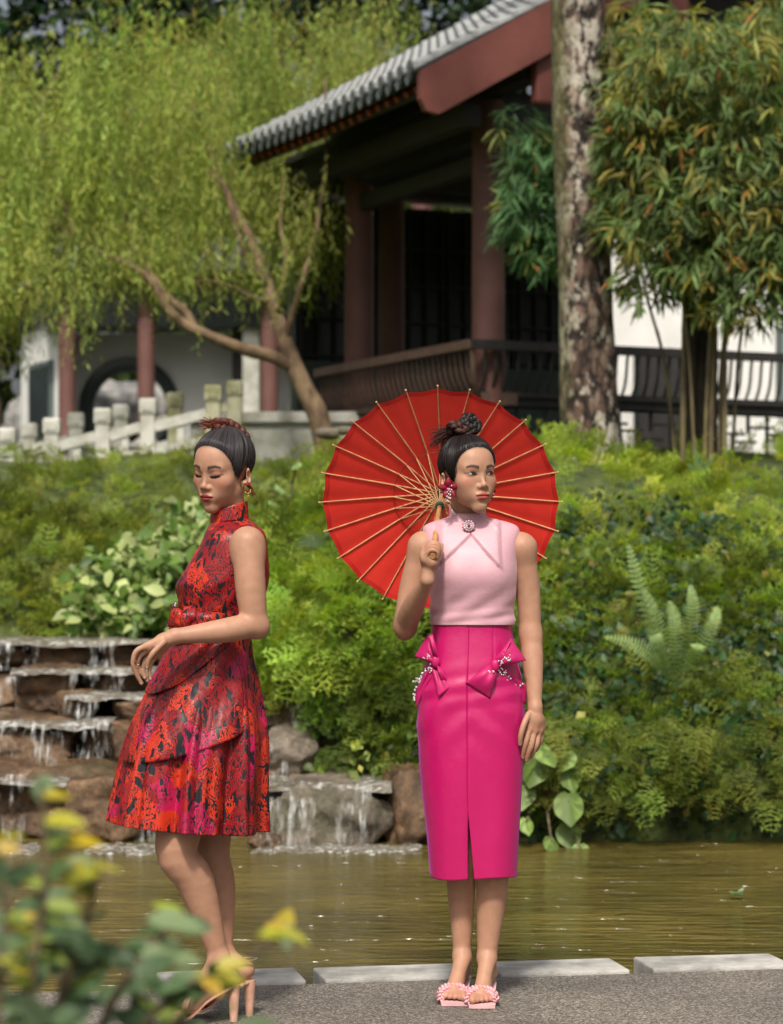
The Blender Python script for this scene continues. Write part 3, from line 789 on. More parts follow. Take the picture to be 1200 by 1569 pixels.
MB().box((lx(400), 0.0, 0.02), (lx(800) - lx(0), 2.2, 0.06)).build('floor', M_FLOOR, COR)
MB().box((lx(400), 0.2, -0.6), (lx(800) - lx(0), 2.4, 1.16)).build('plinth', M_STONE, COR)
# grey rockery seen through the moon gate
def rockery():
    bm = bmesh.new(); bmesh.ops.create_icosphere(bm, subdivisions=4, radius=1.0)
    D = np.array([v.co for v in bm.verts]); F = np.array([[v.index for v in f.verts] for f in bm.faces]); bm.free()
    q = D * np.array([1.5, 0.7, 1.3]) * (1 + 0.22 * vnoise(D, 77, 3.0) + 0.10 * vnoise(D, 78, 8.0))[:, None]
    o = link_mesh('rockery_stone', arr_mesh('rockery_stone', q, F), simple('rockery', (0.30, 0.29, 0.27), 0.9, (0.10, 0.10, 0.10), 5, 0.8, 14)); c = P(140, 705, 36.5); o.location = c
    tag(o, 'grey pitted garden rock seen through the round moon gate', 'rock')
rockery()

# ------------------------------------------------------------------ stone balustrades of the little bridge
def balustrade(pts, Y, label, mats):
    """pts: photo (x, ytop) of each post, rising to the right."""
    t = empty('stone_balustrade', P(pts[0][0], 725, Y), 0, label, 'balustrade', 'stone balustrades of the garden bridge')
    o0 = Vector(t.location); tops = [P(x, y, Y) - o0 for x, y in pts]; w = 0.150
    for i, q in enumerate(tops):
        mt = mats[i]
        pm = MB().box((q.x, 0, q.z - 0.155 - 0.30), (w * 0.82, w * 0.82, 0.62), bev=0.012).build('post', mt, t)
        cp = MB().box((q.x, 0, q.z - 0.075), (w, w, 0.145), bev=0.028)
        cp.box((q.x, -w / 2 - 0.002, q.z - 0.075), (w * 0.55, 0.012, 0.075), bev=0.004); cp.build('post_cap', mt, pm)
        if i + 1 < len(tops):
            r = tops[i + 1]
            for dz, hh, dd, nm in ((-0.245, 0.085, 0.10, 'top_rail'), (-0.47, 0.07, 0.09, 'bottom_rail')):
                MB().bar((q.x + w * .40, 0, q.z + dz), (r.x - w * .40, 0, r.z + dz), dd, hh).build(nm, mt, t)
            md = (q + r) / 2
            MB().box((md.x, 0, md.z - 0.36), (0.06, 0.07, 0.16)).build('rail_block', mt, t)
            MB().bar((q.x + w * .42, 0.01, q.z - 0.60), (r.x - w * .42, 0.01, r.z - 0.60), 0.05, 0.20).build('panel', mt, t)
S_, G_ = M_STONE, M_MOSSSTONE
balustrade([(-62, 668), (12, 655), (80, 640), (158, 625), (227, 610), (327, 590)], 20.6, 'pale carved stone balustrade in front, mossy at its upper end', [S_, S_, S_, S_, S_, G_])
balustrade([(-24, 662), (46, 648), (117, 632), (186, 619), (268, 601), (360, 583)], 21.9, 'pale carved stone balustrade on the bridge\'s far side', [S_, S_, S_, S_, G_, G_])
kb = P(420, 640, 22.5); o = MB().box((0, 0, 0), (1.6, 0.18, 0.10), bev=0.01); o.box((0, 0.02, -0.3), (1.55, 0.12, 0.5)); o = o.build('low_wall', M_STONE); o.location = kb
tag(o, 'low grey stone wall running from the balustrade to the willow trunk', 'wall')
# ------------------------------------------------------------------ trees
def limb(pts, radii, n=10, seg=6):
    """tapered smooth limb through photo points (px, py, Y)."""
    q = smooth_path([(*P(*p), r) for p, r in zip(pts, radii)], (len(pts) - 1) * seg + 1)
    return [Vector(v[:3]) for v in q], [max(v[3], 0.004) for v in q]

def bark_tube(pts, rad, n=16, amp=0.12, seed=1, freq=9.0):
    m = MB().tube(pts, rad, n, True)
    A = np.array(m.v); C = np.repeat(np.array([tuple(p) for p in pts]), n, axis=0)
    k = 1 + amp * vnoise(A * np.array([1, 1, 0.45]), seed, freq)
    m.v = [tuple(v) for v in C + (A - C) * k[:, None]]
    return m

# --- the willow
Yw = 21.5
WIL = empty('willow_tree', P(498, 690, Yw), 0, 'weeping willow with leaning brown trunk and yellow-green hanging foliage', 'tree')
w0 = Vector(WIL.location)
M_WBARK = simple('willow_bark', (0.24, 0.165, 0.095), 0.85, (0.085, 0.052, 0.030), 9, 0.8, 26, (1, 1, 0.5))
def wl(name, pts, r0, r1, seed):
    q, r = limb([(x, y, Yw + d) for x, y, d in pts], np.linspace(r0, r1, len(pts)))
    return bark_tube([v - w0 for v in q], r, 12, 0.16, seed).build(name, M_WBARK, WIL, True)
wl('trunk', [(508, 720, 0), (488, 640, 0), (466, 595, 0), (446, 550, 0), (432, 512, 0), (420, 470, 0.1), (406, 425, 0.2), (385, 370, 0.3), (352, 305, 0.4), (325, 240, 0.5)], 0.105, 0.028, 1)
for k, (pts, r0, r1) in enumerate([
    ([(456, 565, 0), (415, 546, -0.1), (370, 534, -0.2), (320, 514, -0.3), (285, 498, -0.35), (262, 478, -0.4), (235, 435, -0.4), (210, 412, -0.3), (165, 392, -0.2), (115, 368, 0), (70, 330, 0)], 0.075, 0.025),
    ([(300, 506, -0.32), (286, 480, -0.3), (258, 455, -0.2), (238, 428, -0.1), (216, 395, 0), (190, 320, 0.2), (170, 240, 0.3)], 0.05, 0.018),
    ([(436, 525, 0), (446, 488, -0.1), (460, 440, -0.2), (478, 380, -0.2), (488, 330, -0.1), (500, 240, 0), (498, 120, 0.2)], 0.042, 0.018),
    ([(424, 485, 0.05), (432, 440, -0.1), (438, 395, -0.15), (430, 340, -0.1), (436, 270, 0)], 0.036, 0.014),
    ([(412, 440, 0.15), (380, 400, 0), (362, 350, -0.1), (345, 290, -0.1), (318, 260, 0)], 0.036, 0.014),
    ([(418, 462, 0.1), (385, 455, 0), (345, 435, -0.1), (300, 430, -0.1)], 0.03, 0.012),
    ([(115, 368, 0), (80, 250, 0.3), (60, 180, 0.5), (90, 110, 0.6)], 0.03, 0.012),
    ([(325, 240, 0.5), (300, 170, 0.6), (250, 110, 0.7)], 0.028, 0.012)]):
    wl('branch', pts, r0 * 0.85, r1 * 0.7, 5 + k)

def willow_strands(regions, base, seed):
    """regions: list of (x, y, rx, ry, Y, dY, nclumps, lmin, lmax) in photo pixels."""
    r = np.random.default_rng(seed); pos, dirs, sc, tint = [], [], [], []
    for (cx, cy, rx, ry, Y, dY, nc, l0, l1) in regions:
        for c in range(nc):
            while True:
                a, b_ = r.uniform(-1, 1, 2)
                if a * a + b_ * b_ < 1: break
            Yc_ = Y + r.uniform(-dY, dY); c0 = P(cx + a * rx, cy + b_ * ry, Yc_); cl = base * (1 + r.normal(0, 0.22)) * (1 + r.normal(0, 0.08, 3)); lean = r.normal(0, 0.10, 2)
            for s in range(int(r.integers(12, 20))):
                L = r.uniform(l0, l1); n = int(L / 0.035); t = np.linspace(0, 1, n)
                p0 = np.array(c0) + r.normal(0, 0.17, 3)
                sw = r.normal(0, 0.07, 2) + lean
                x = p0[0] + sw[0] * t * L + 0.05 * np.sin(3 * t + r.uniform(0, 6)) * L; y = p0[1] + sw[1] * t * L
                z = p0[2] + 0.12 * np.sin(np.clip(t * 4, 0, 1) * np.pi) * L - t * L
                pos.append(np.stack([x, y, z], 1)); d = r.normal(0, 0.5, (n, 3)); d[:, 2] = -0.75 + r.normal(0, 0.25, n); dirs.append(d)
                sc.append(r.uniform(0.06, 0.105, n)); tint.append(np.clip(cl[None] * (1 + r.normal(0, 0.16, (n, 1))) * (1 + r.normal(0, .05, (n, 3))), 0.01, 0.6))
    pos, dirs, sc, tint = map(np.concatenate, (pos, dirs, sc, tint))
    tv = BLADE[0] * np.array([0.165, 1, 1]); R = frames(dirs, rand_dirs(len(dirs)))
    return scatter(tv, BLADE[1], pos, R, sc, tint)
WB_ = np.array([0.310, 0.370, 0.090])
reg = [(60, 170, 130, 110, 22.4, 1.2, 34, 0.6, 1.3), (200, 120, 150, 90, 22.6, 1.2, 36, 0.6, 1.4), (350, 110, 140, 100, 24.6, 1.0, 36, 0.6, 1.4), (470, 60, 100, 80, 25.0, 0.9, 24, 0.6, 1.2),
       (60, 270, 110, 80, 22.0, 1.0, 26, 0.5, 0.9), (200, 240, 130, 90, 22.4, 1.0, 32, 0.5, 0.95), (330, 230, 120, 90, 24.4, 0.8, 30, 0.5, 1.0), (460, 240, 60, 110, 25.0, 0.6, 18, 0.5, 1.0), (430, 350, 80, 40, 24.6, .6, 8, 0.3, 0.6),
       (-12, 400, 34, 60, 22.2, 0.8, 10, 0.4, 0.8), (150, 340, 70, 35, 21.8, 0.7, 6, 0.3, 0.6), (290, 345, 90, 40, 22.2, 0.8, 8, 0.3, 0.6), (-40, 250, 60, 200, 22.6, 1.0, 22, 0.6, 1.2), (600, 30, 40, 50, 24.5, 0.6, 6, 0.5, 0.9), (380, 330, 110, 60, 21.0, 0.4, 9, 0.25, 0.6), (250, 370, 120, 40, 21.0, 0.3, 6, 0.25, 0.55), (110, 385, 60, 25, 21.0, 0.3, 6, 0.3, 0.6)]
V, F, T = willow_strands(reg, WB_, 3)
o = link_mesh('crown', arr_mesh('crown', V - np.array(w0), F, T), FEATHER, WIL); o['kind'] = 'stuff'

# --- a second willow, behind the pavilion
W2 = empty('willow_tree', P(660, 690, 30), 0, 'shaded willow whose hanging greens show between the pavilion columns', 'tree')
v2 = Vector(W2.location)
q, r = limb([(660, 690, 30), (655, 560, 30), (640, 400, 30), (660, 250, 30), (650, 100, 30)], [0.16, 0.13, 0.11, 0.08, 0.04])
bark_tube([v - v2 for v in q], r, 12, 0.15, 21).build('trunk', M_WBARK, W2, True)
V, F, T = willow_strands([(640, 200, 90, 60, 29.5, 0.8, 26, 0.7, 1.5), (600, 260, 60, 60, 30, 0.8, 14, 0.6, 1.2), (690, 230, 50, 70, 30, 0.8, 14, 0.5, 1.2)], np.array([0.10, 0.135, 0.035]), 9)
o = link_mesh('crown', arr_mesh('crown', V - np.array(v2), F, T), FEATHER, W2); o['kind'] = 'stuff'

# --- broadleaf trees further back
LT = leaf_template(0.5, 0.15, 0.15, 2)
def crown_leaves(blobs, n, size, base, v=0.35, droop=0.3, pale=0.0):
    """leaves in clumps on the surfaces of blobs [(centre, radii)]."""
    pos, nor, tn = [], [], []
    vol = np.array([b[1][0] * b[1][2] for b in blobs]); cnt = (n * vol / vol.sum()).astype(int)
    for (c, rad), k in zip(blobs, cnt):
        nc = max(6, k // 26); cd = rand_dirs(nc); cr = rng.uniform(0.55, 1.05, (nc, 1)); ci = rng.integers(0, nc, k)
        p = np.array(c) + (cd * cr * np.array(rad))[ci] + rng.normal(0, 0.13, (k, 3)) * np.array(rad)
        ct = 1 + rng.normal(0, 0.25, nc); pos.append(p); nor.append(cd[ci]); tn.append(ct[ci])
    pos, nor, tn = np.concatenate(pos), np.concatenate(nor), np.concatenate(tn)
    d = nor + rng.normal(0, 0.7, nor.shape); d[:, 2] -= droop
    up = rng.normal(0, 0.5, nor.shape) + np.array([0, -0.2, 1.0]); tint = jitter(base, len(pos), 0.1, v) * tn[:, None].clip(0.4, 1.8)
    if pale > 0: tint[rng.random(len(pos)) < pale] *= 2.0
    return scatter(LT[0], LT[1], pos, frames(d, up), rng.uniform(0.6, 1.3, len(pos)) * size, tint)

def broad_tree(px, Y, blobs, label, base, n=2600, size=0.34, trunk_r=0.22):
    g = P(px, 700, Y); g.z = max(bank_z(g.x, Y), 2.3)
    t = empty('broadleaf_tree', g, 0, label, 'tree', 'trees beyond the garden buildings')
    top = P(blobs[0][0], blobs[0][1], Y); q = [Vector(g) - g, (top - g) * 0.35 + Vector((0.15, 0, 0)), (top - g) * 0.7, (top - g)]
    sp = smooth_path([tuple(v) for v in q], 14); bark_tube([Vector(v) for v in sp], list(np.linspace(trunk_r, trunk_r * 0.3, 14)), 10, 0.15, int(px) % 97).build('trunk', M_BARK, t, True)
    lm = MB()
    bl = []
    for (x, y, rx, ry) in blobs:
        c = P(x, y, Y + rng.uniform(-0.8, 0.8)); k = Y / FPX; bl.append((np.array(c - g), (rx * k, min(rx, ry) * k, ry * k)))
        lm.tube([(top - g) * 0.6, (top - g) * 0.6 * 0.4 + (c - g) * 0.6, c - g], [trunk_r * .35, trunk_r * 0.25, trunk_r * 0.08], 6)
    lm.build('limbs', M_BARK, t, True)
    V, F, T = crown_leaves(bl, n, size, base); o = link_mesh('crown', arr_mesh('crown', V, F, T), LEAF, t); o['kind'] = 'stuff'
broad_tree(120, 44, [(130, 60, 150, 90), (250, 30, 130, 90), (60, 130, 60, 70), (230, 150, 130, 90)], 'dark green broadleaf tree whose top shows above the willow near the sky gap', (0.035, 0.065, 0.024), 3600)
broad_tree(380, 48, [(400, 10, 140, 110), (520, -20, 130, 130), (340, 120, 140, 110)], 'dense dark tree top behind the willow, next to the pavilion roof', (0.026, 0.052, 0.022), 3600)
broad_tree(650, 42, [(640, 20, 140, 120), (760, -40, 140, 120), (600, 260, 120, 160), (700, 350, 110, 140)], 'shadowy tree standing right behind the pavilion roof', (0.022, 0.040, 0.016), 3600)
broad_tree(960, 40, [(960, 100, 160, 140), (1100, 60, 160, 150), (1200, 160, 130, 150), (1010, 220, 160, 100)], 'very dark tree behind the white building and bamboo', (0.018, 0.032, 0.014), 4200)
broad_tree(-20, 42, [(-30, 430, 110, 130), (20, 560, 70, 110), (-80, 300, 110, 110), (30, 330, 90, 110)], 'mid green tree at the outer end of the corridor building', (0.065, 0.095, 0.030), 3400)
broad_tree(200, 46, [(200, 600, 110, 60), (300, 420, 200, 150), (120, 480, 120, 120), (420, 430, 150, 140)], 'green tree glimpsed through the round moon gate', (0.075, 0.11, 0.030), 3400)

# --- the big mottled trunk in front of the pavilion
def mat_mottled():
    m, t, b = new_mat('mottled_bark')
    tc = N(t, 'ShaderNodeTexCoord'); mp = N(t, 'ShaderNodeMapping'); mp.inputs['Scale'].default_value = (1, 1, 0.55); t.links.new(tc.outputs['Object'], mp.inputs[0])
    nz = N(t, 'ShaderNodeTexNoise', i_Scale=14.0, i_Detail=5.0); t.links.new(mp.outputs[0], nz.inputs[0])
    wv = mixc(t, 0.10, mp.outputs[0], nz.outputs['Color'])
    vo = N(t, 'ShaderNodeTexVoronoi', i_Scale=13.0); t.links.new(wv, vo.inputs['Vector'])
    n1 = N(t, 'ShaderNodeTexNoise', i_Scale=3.0, i_Detail=8.0, i_Roughness=0.7); t.links.new(mp.outputs[0], n1.inputs[0])
    n2 = N(t, 'ShaderNodeTexNoise', i_Scale=16.0, i_Detail=6.0, i_Roughness=0.7); t.links.new(mp.outputs[0], n2.inputs[0])
    sep = N(t, 'ShaderNodeSeparateColor'); t.links.new(vo.outputs['Color'], sep.inputs[0])
    plates = ramp(t, [(0.0, (0.05, 0.028, 0.022)), (0.3, (0.13, 0.075, 0.055)), (0.6, (0.21, 0.14, 0.105)), (1.0, (0.30, 0.22, 0.17))], sep.outputs[0])
    crack = ramp(t, [(0.30, (1, 1, 1)), (0.62, (0.10, 0.08, 0.07))], vo.outputs['Distance'])
    c = mixc(t, 1.0, plates.outputs[0], crack.outputs[0], 'MULTIPLY')
    ad = N(t, 'ShaderNodeMath', operation='ADD'); t.links.new(n1.outputs[0], ad.inputs[0]); t.links.new(n2.outputs[0], ad.inputs[1])
    lich = ramp(t, [(0.515, (0, 0, 0)), (0.55, (1, 1, 1))]); hf = N(t, 'ShaderNodeMath', operation='MULTIPLY', i_1=0.5); t.links.new(ad.outputs[0], hf.inputs[0]); t.links.new(hf.outputs[0], lich.inputs[0])
    c = mixc(t, lich.outputs[0], c, (0.44, 0.40, 0.33))
    # moss on one flank
    sx = N(t, 'ShaderNodeSeparateXYZ'); t.links.new(tc.outputs['Object'], sx.inputs[0])
    mm = N(t, 'ShaderNodeMath', operation='MULTIPLY_ADD', i_1=-2.4, i_2=-0.36); t.links.new(sx.outputs[0], mm.inputs[0])
    m2 = N(t, 'ShaderNodeMath', operation='ADD'); t.links.new(mm.outputs[0], m2.inputs[0]); t.links.new(n2.outputs[0], m2.inputs[1])
    mr = ramp(t, [(0.50, (0, 0, 0)), (0.75, (0.75, 0.75, 0.75))], m2.outputs[0])
    c = mixc(t, mr.outputs[0], c, (0.125, 0.125, 0.040))
    t.links.new(c, b.inputs['Base Color']); b.inputs['Roughness'].default_value = 0.9
    hh = N(t, 'ShaderNodeMath', operation='SUBTRACT'); t.links.new(n2.outputs[0], hh.inputs[0]); t.links.new(vo.outputs['Distance'], hh.inputs[1])
    bp = N(t, 'ShaderNodeBump', i_Strength=1.0, i_Distance=0.035); t.links.new(hh.outputs[0], bp.inputs['Height']); t.links.new(bp.outputs[0], b.inputs['Normal'])
    return m
MOT = empty('mottled_tree', P(906, 720, 18.0), 0, 'tall tree with thick mottled grey-brown bark in front of the pavilion', 'tree')
m0 = Vector(MOT.location)
pts = [(912, 745, 0.275), (908, 690, 0.235), (902, 600, 0.218), (899, 500, 0.205), (896, 400, 0.20), (892, 300, 0.195), (888, 200, 0.196), (885, 100, 0.197), (884, 0, 0.20), (880, -150, 0.19), (872, -320, 0.17), (870, -480, 0.13), (880, -620, 0.07)]
q = smooth_path([(*(P(x, y, 18.0) - m0), r) for x, y, r in pts], 170)
bark_tube([Vector(v[:3]) for v in q], [v[3] for v in q], 44, 0.055, 31, 7.0).build('trunk', mat_mottled(), MOT, True)
lm = MB(); bl = []
for (x, y, d) in ((760, -520, -0.8), (1010, -540, 0.5), (900, -700, 0.3), (830, -640, 1.2), (960, -460, 1.5)):
    a_, c_ = P(876, -330, 18.0) - m0, P(x, y, 18.0 + d) - m0; lm.tube([a_, (a_ + c_) / 2 + Vector((0, 0, .12)), c_], [0.10, 0.07, 0.03], 8); bl.append((np.array(c_), (0.75, 0.8, 0.5)))
lm.build('limbs', M_BARK, MOT, True)
V, F, T = crown_leaves(bl, 3000, 0.17, (0.05, 0.085, 0.025)); o = link_mesh('crown', arr_mesh('crown', V, F, T), LEAF, MOT); o['kind'] = 'stuff'

# --- bamboo clump
BAM = empty('bamboo_clump', P(1075, 745, 17.5), 0, 'bamboo clump with thin culms and fanned leaves tipped with orange', 'bamboo')
b0_ = Vector(BAM.location)
M_CULM = simple('culm', (0.16, 0.13, 0.055), 0.55, (0.07, 0.05, 0.03), 10, 0.1, 30, (1, 1, .3)); M_CULMD = simple('old_culm', (0.05, 0.036, 0.024), 0.7, (0.02, 0.016, 0.012), 6)
for k, (xb, xt, yt, r, d, dark) in enumerate([(1046, 1050, 200, 0.022, 0, 0), (1060, 1066, 120, 0.03, 0.25, 1), (1070, 1078, 100, 0.04, 0.3, 1), (1083, 1085, 90, 0.045, 0.32, 1), (1092, 1096, 80, 0.036, 0.28, 1), (1056, 1058, 160, 0.035, 0.35, 1),
        (1078, 1098, 60, 0.016, -0.1, 0), (1088, 1100, 150, 0.022, -0.05, 0), (1100, 1118, 80, 0.014, 0, 0), (1110, 1112, 200, 0.02, -0.1, 0), (1066, 1040, 110, 0.013, -0.12, 0), (1120, 1150, 60, 0.014, 0.2, 0), (1040, 980, 40, 0.015, 0.3, 0)]):
    pp = [P(xb, 760, 17.5 + d), P(xb + (xt - xb) * .35, 560, 17.5 + d), P(xt, 400, 17.5 + d), P(xt + (xt - xb) * .8, yt, 17.5 + d)]
    s = smooth_path([tuple(v - b0_) for v in pp], 46); rad = [r * (1 - 0.5 * i / 45) * (1.18 if i % 5 == 0 else 1) for i in range(46)]
    MB().tube([Vector(v) for v in s], rad, 8).build('culm', M_CULMD if dark else M_CULM, BAM, True)
def bamboo_leaves():
    pos, dirs, tint, sc = [], [], [], []
    zones = [(1085, 170, 150, 130, 17.7, 0.8, 520), (1170, 250, 90, 170, 17.6, 0.8, 420), (1010, 260, 95, 130, 17.8, 0.7, 360), (820, 290, 48, 90, 18.7, 0.4, 150), (1080, 350, 130, 70, 17.5, 0.6, 300), (830, 370, 45, 40, 18.7, 0.3, 50), (980, 70, 70, 60, 18.3, .5, 60), (1160, 420, 70, 40, 17.3, 0.4, 80), (1010, 430, 60, 35, 17.4, 0.4, 46), (1080, 430, 40, 50, 17.3, 0.3, 40), (800, 210, 40, 50, 18.8, .3, 26), (1090, 60, 110, 50, 17.9, .6, 90), (1180, 90, 60, 80, 17.8, .6, 90), (960, 190, 45, 80, 18.0, .5, 80), (800, 330, 38, 60, 18.7, .3, 50), (1150, 470, 60, 25, 17.2, .3, 30), (1195, 20, 50, 60, 18.2, .5, 50), (990, 40, 70, 40, 18.4, .5, 40), (945, 120, 40, 50, 18.2, .4, 36), (955, 330, 45, 60, 17.6, .4, 60), (1195, 360, 40, 90, 17.3, .4, 90), (1000, 140, 60, 60, 17.6, .5, 70)]
    for (cx, cy, rx, ry, Y, dY, n) in zones:
        for i in range(n):
            while True:
                a, b_ = rng.uniform(-1, 1, 2)
                if a * a + b_ * b_ < 1: break
            c = np.array(P(cx + a * rx, cy + b_ * ry, Y + rng.uniform(-dY, dY))); od = np.array([a * 0.8 + rng.normal(0, .5), -0.5 + rng.normal(0, .5), -0.25])
            hue = 0.5 + 0.5 * math.sin(cx * 0.02 + a * 3 + b_ * 5) 
            base = np.array([0.125, 0.185, 0.060]) if rng.random() > 0.16 else np.array([0.26, 0.225, 0.05])
            if cy < 180 and rng.random() < 0.4: base = np.array([0.25, 0.245, 0.06])
            base = base * (1 + rng.normal(0, 0.2))
            if cx < 900: base = base * np.array([0.7, 0.95, 1.1])
            k = int(rng.integers(6, 11)); d = od[None] + rng.normal(0, 0.55, (k, 3)); d[:, 2] -= 0.35
            pos.append(c[None] + rng.normal(0, 0.025, (k, 3))); dirs.append(d); sc.append(rng.uniform(0.10, 0.20, k))
            tt = base[None] * (1 + rng.normal(0, 0.15, (k, 1))); o_ = rng.random(k) < 0.02; tt[o_] = np.array([0.36, 0.15, 0.04]); tint.append(tt)
    pos, dirs, sc, tint = map(np.concatenate, (pos, dirs, sc, tint))
    tv, tf = leaf_template(0.15, 0.2, 0.25, 2); R = frames(dirs, rng.normal(0, 0.4, dirs.shape) + np.array([0, -0.2, 1]))
    return scatter(tv, tf, pos, R, sc, tint.clip(0.01, .6))
V, F, T = bamboo_leaves(); o = link_mesh('crown', arr_mesh('crown', V - np.array(b0_), F, T), LEAF, BAM); o['kind'] = 'stuff'
tw = MB()
for i in range(70):
    a = P(rng.uniform(1040, 1110), rng.uniform(80, 430), 17.6); e_ = P(a.x / 17.6 * FPX + 600 + rng.normal(0, 90), HORIZON - (a.z - CAM_H) / 17.6 * FPX - rng.uniform(-40, 60), 17.6 + rng.normal(0, .4)); tw.tube([a - b0_, (a + e_) / 2 - b0_ + Vector((0, 0, .05)), e_ - b0_], [0.006, 0.004, 0.002], 4)
tw.build('twigs', M_CULM, BAM)

# ------------------------------------------------------------------ planting on the bank
def bank_points(n, x0, x1, y0, y1, keep=None):
    """random points on the bank, even per surface area, with normals."""
    ys = np.linspace(y0, y1, 90); out = []
    X = rng.uniform(x0, x1, n * 4); Yv = rng.uniform(y0, y1, n * 4); e = 0.04; res_p, res_n = [], []
    for x, y in zip(X, Yv):
        z = bank_z(x, y); dx = (bank_z(x + e, y) - z) / e; dy = (bank_z(x, y + e) - z) / e
        ar = math.sqrt(1 + dx * dx + dy * dy)
        if rng.random() > ar / 3.2: continue
        if keep is not None and not keep(x, y, z): continue
        res_p.append((x, y, z)); res_n.append(np.array((-dx, -dy, 1)) / ar)
        if len(res_p) >= n: break
    return np.array(res_p), np.array(res_n)

def img(p):
    return 600 + p[0] / p[1] * FPX, HORIZON - (p[2] - CAM_H) / p[1] * FPX

def feather(pos, nor, size, base, droop=0.4, v=0.25, face=0.5):
    n = len(pos); d = nor * 0.8 + rng.normal(0, 0.55, (n, 3)); d[:, 1] -= face; d[:, 2] -= droop - 0.35
    up = nor + rng.normal(0, 0.25, (n, 3)) + np.array([0, 0, 0.4])
    patch = 1 + 0.28 * vnoise(pos, 5, 2.2)[:, None]
    tint = (jitter(base, n, 0.07, v) * patch).clip(0.008, .6)
    tt = np.repeat(np.linspace(0.8, 1.15, len(FEATHER_T[0]))[:, None], 3, axis=1)
    return scatter(FEATHER_T[0], FEATHER_T[1], pos + nor * 0.03, frames(d, up, rng.normal(0, .4, n)), rng.uniform(0.7, 1.35, n) * size, tint, tt)

IVY_T = leaf_template(0.75, 0.15, 0.12, 2)
def leaves(pos, nor, size, base, v=0.35, lift=0.08, T=IVY_T, face=0.3):
    n = len(pos); d = rng.normal(0, 0.8, (n, 3)); d[:, 2] -= 0.35; up = nor + rng.normal(0, 0.45, (n, 3)); up[:, 1] -= face
    return scatter(T[0], T[1], pos + nor * rng.uniform(0.0, lift, (n, 1)), frames(d, up), rng.uniform(0.6, 1.4, n) * size, (jitter(base, n, 0.12, v)).clip(0.006, .6))

xl = lambda y: -0.185 * y
top_pts, top_n = bank_points(1120, -3.4, 3.6, 14.4, 18.6, lambda x, y, z: True)
lt_p, lt_n = bank_points(110, -4.2, -0.3, 18.2, 19.4)
top_pts, top_n = np.concatenate([top_pts, lt_p]), np.concatenate([top_n, lt_n])
isl = top_pts[:, 0] < -0.25
parts = [feather(top_pts[~isl], top_n[~isl], 0.23, (0.36, 0.45, 0.075)), feather(top_pts[isl], top_n[isl], 0.23, (0.25, 0.30, 0.06), v=0.3)]
V, F, T = merge(parts)
tag(link_mesh('feathery_groundcover', arr_mesh('feathery_groundcover', V, F, T), FEATHER), 'bright yellow-green feathery groundcover on top of the bank', 'groundcover', kind='stuff')

fp, fn = bank_points(1400, 0.0, 3.0, 12.75, 14.6)
sel = vnoise(fp * np.array([1, 1, 1.4]), 14, 2.3) > -0.12
V, F, T = merge([feather(fp[sel], fn[sel], 0.20, (0.205, 0.270, 0.048), droop=0.75, v=0.35), feather(fp[~sel][::3], fn[~sel][::3], 0.15, (0.09, 0.12, 0.03), droop=0.6)])
tag(link_mesh('hanging_moss_fern', arr_mesh('hanging_moss_fern', V, F, T), FEATHER), 'olive green moss-like fern hanging down the bank to the water', 'groundcover', kind='stuff')
ip, inn = bank_points(6500, -0.1, 3.0, 12.7, 15.4)
mk = vnoise(ip * np.array([1, 1, 1.4]), 14, 2.3) < 0.25
V, F, T = merge([leaves(ip[mk], inn[mk], 0.055, (0.035, 0.075, 0.028), lift=0.16), leaves(ip[~mk][::2], inn[~mk][::2], 0.045, (0.085, 0.12, 0.025), lift=0.18), leaves(ip[::24], inn[::24], 0.06, (0.24, 0.21, 0.05), lift=0.2)])
tag(link_mesh('ivy_cover', arr_mesh('ivy_cover', V, F, T), LEAF_GLOSSY), 'dark green small-leaved ivy covering the bank among the ferns', 'ivy', kind='stuff')
# overhang above the waterline
ov = np.stack([rng.uniform(0.25, 3.0, 520), rng.uniform(12.45, 12.7, 520), rng.uniform(0.12, 0.55, 520)], 1); on = np.tile(np.array([0, -0.9, 0.3]), (520, 1))
V, F, T = merge([feather(ov[:330], on[:330], 0.17, (0.175, 0.215, 0.042), droop=1.1), leaves(ov[330:], on[330:], 0.06, (0.04, 0.08, 0.025), lift=0.1)])
tag(link_mesh('overhanging_fern', arr_mesh('overhanging_fern', V, F, T), FEATHER), 'fern tips hanging over the dark gap at the waterline', 'groundcover', kind='stuff')

# mound of hanging greens between the two women
def mound(c, rad, n, seed):
    d = rand_dirs(n); d[:, 1] = -np.abs(d[:, 1]); d[:, 2] = np.where(d[:, 2] < -0.55, -d[:, 2], d[:, 2]); k = 1 + 0.16 * vnoise(d, seed, 2.5)
    return np.array(c) + d * np.array(rad) * k[:, None], d
pm1, nm1 = mound(P(545, 985, 14.0), (0.52, 0.75, 0.36), 420, 3); pm2, nm2 = mound(P(470, 1000, 14.2), (0.34, 0.5, 0.16), 150, 4); pm3, nm3 = mound(P(620, 880, 14.6), (0.75, 0.8, 0.5), 360, 8)
pm4, nm4 = mound(P(600, 1075, 13.35), (0.20, 0.35, 0.20), 150, 12)
hang = np.stack([rng.uniform(-0.45, 0.28, 260), rng.uniform(13.15, 13.5, 260), rng.uniform(0.28, 0.75, 260)], 1); hang[:, 2] -= 0.25 * rng.random(260) * (hang[:, 0] > -0.1)
V, F, T = merge([feather(pm1, nm1, 0.24, (0.29, 0.39, 0.065), droop=0.7), feather(pm2, nm2, 0.24, (0.24, 0.34, 0.07), droop=0.6), feather(pm3, nm3, 0.22, (0.215, 0.295, 0.05), droop=0.5, v=.35), feather(hang[:120], np.tile((0, -.8, .2), (120, 1)), 0.17, (0.12, 0.19, 0.04), droop=1.3), feather(pm4, nm4, 0.17, (0.12, 0.17, 0.03), droop=1.0)])
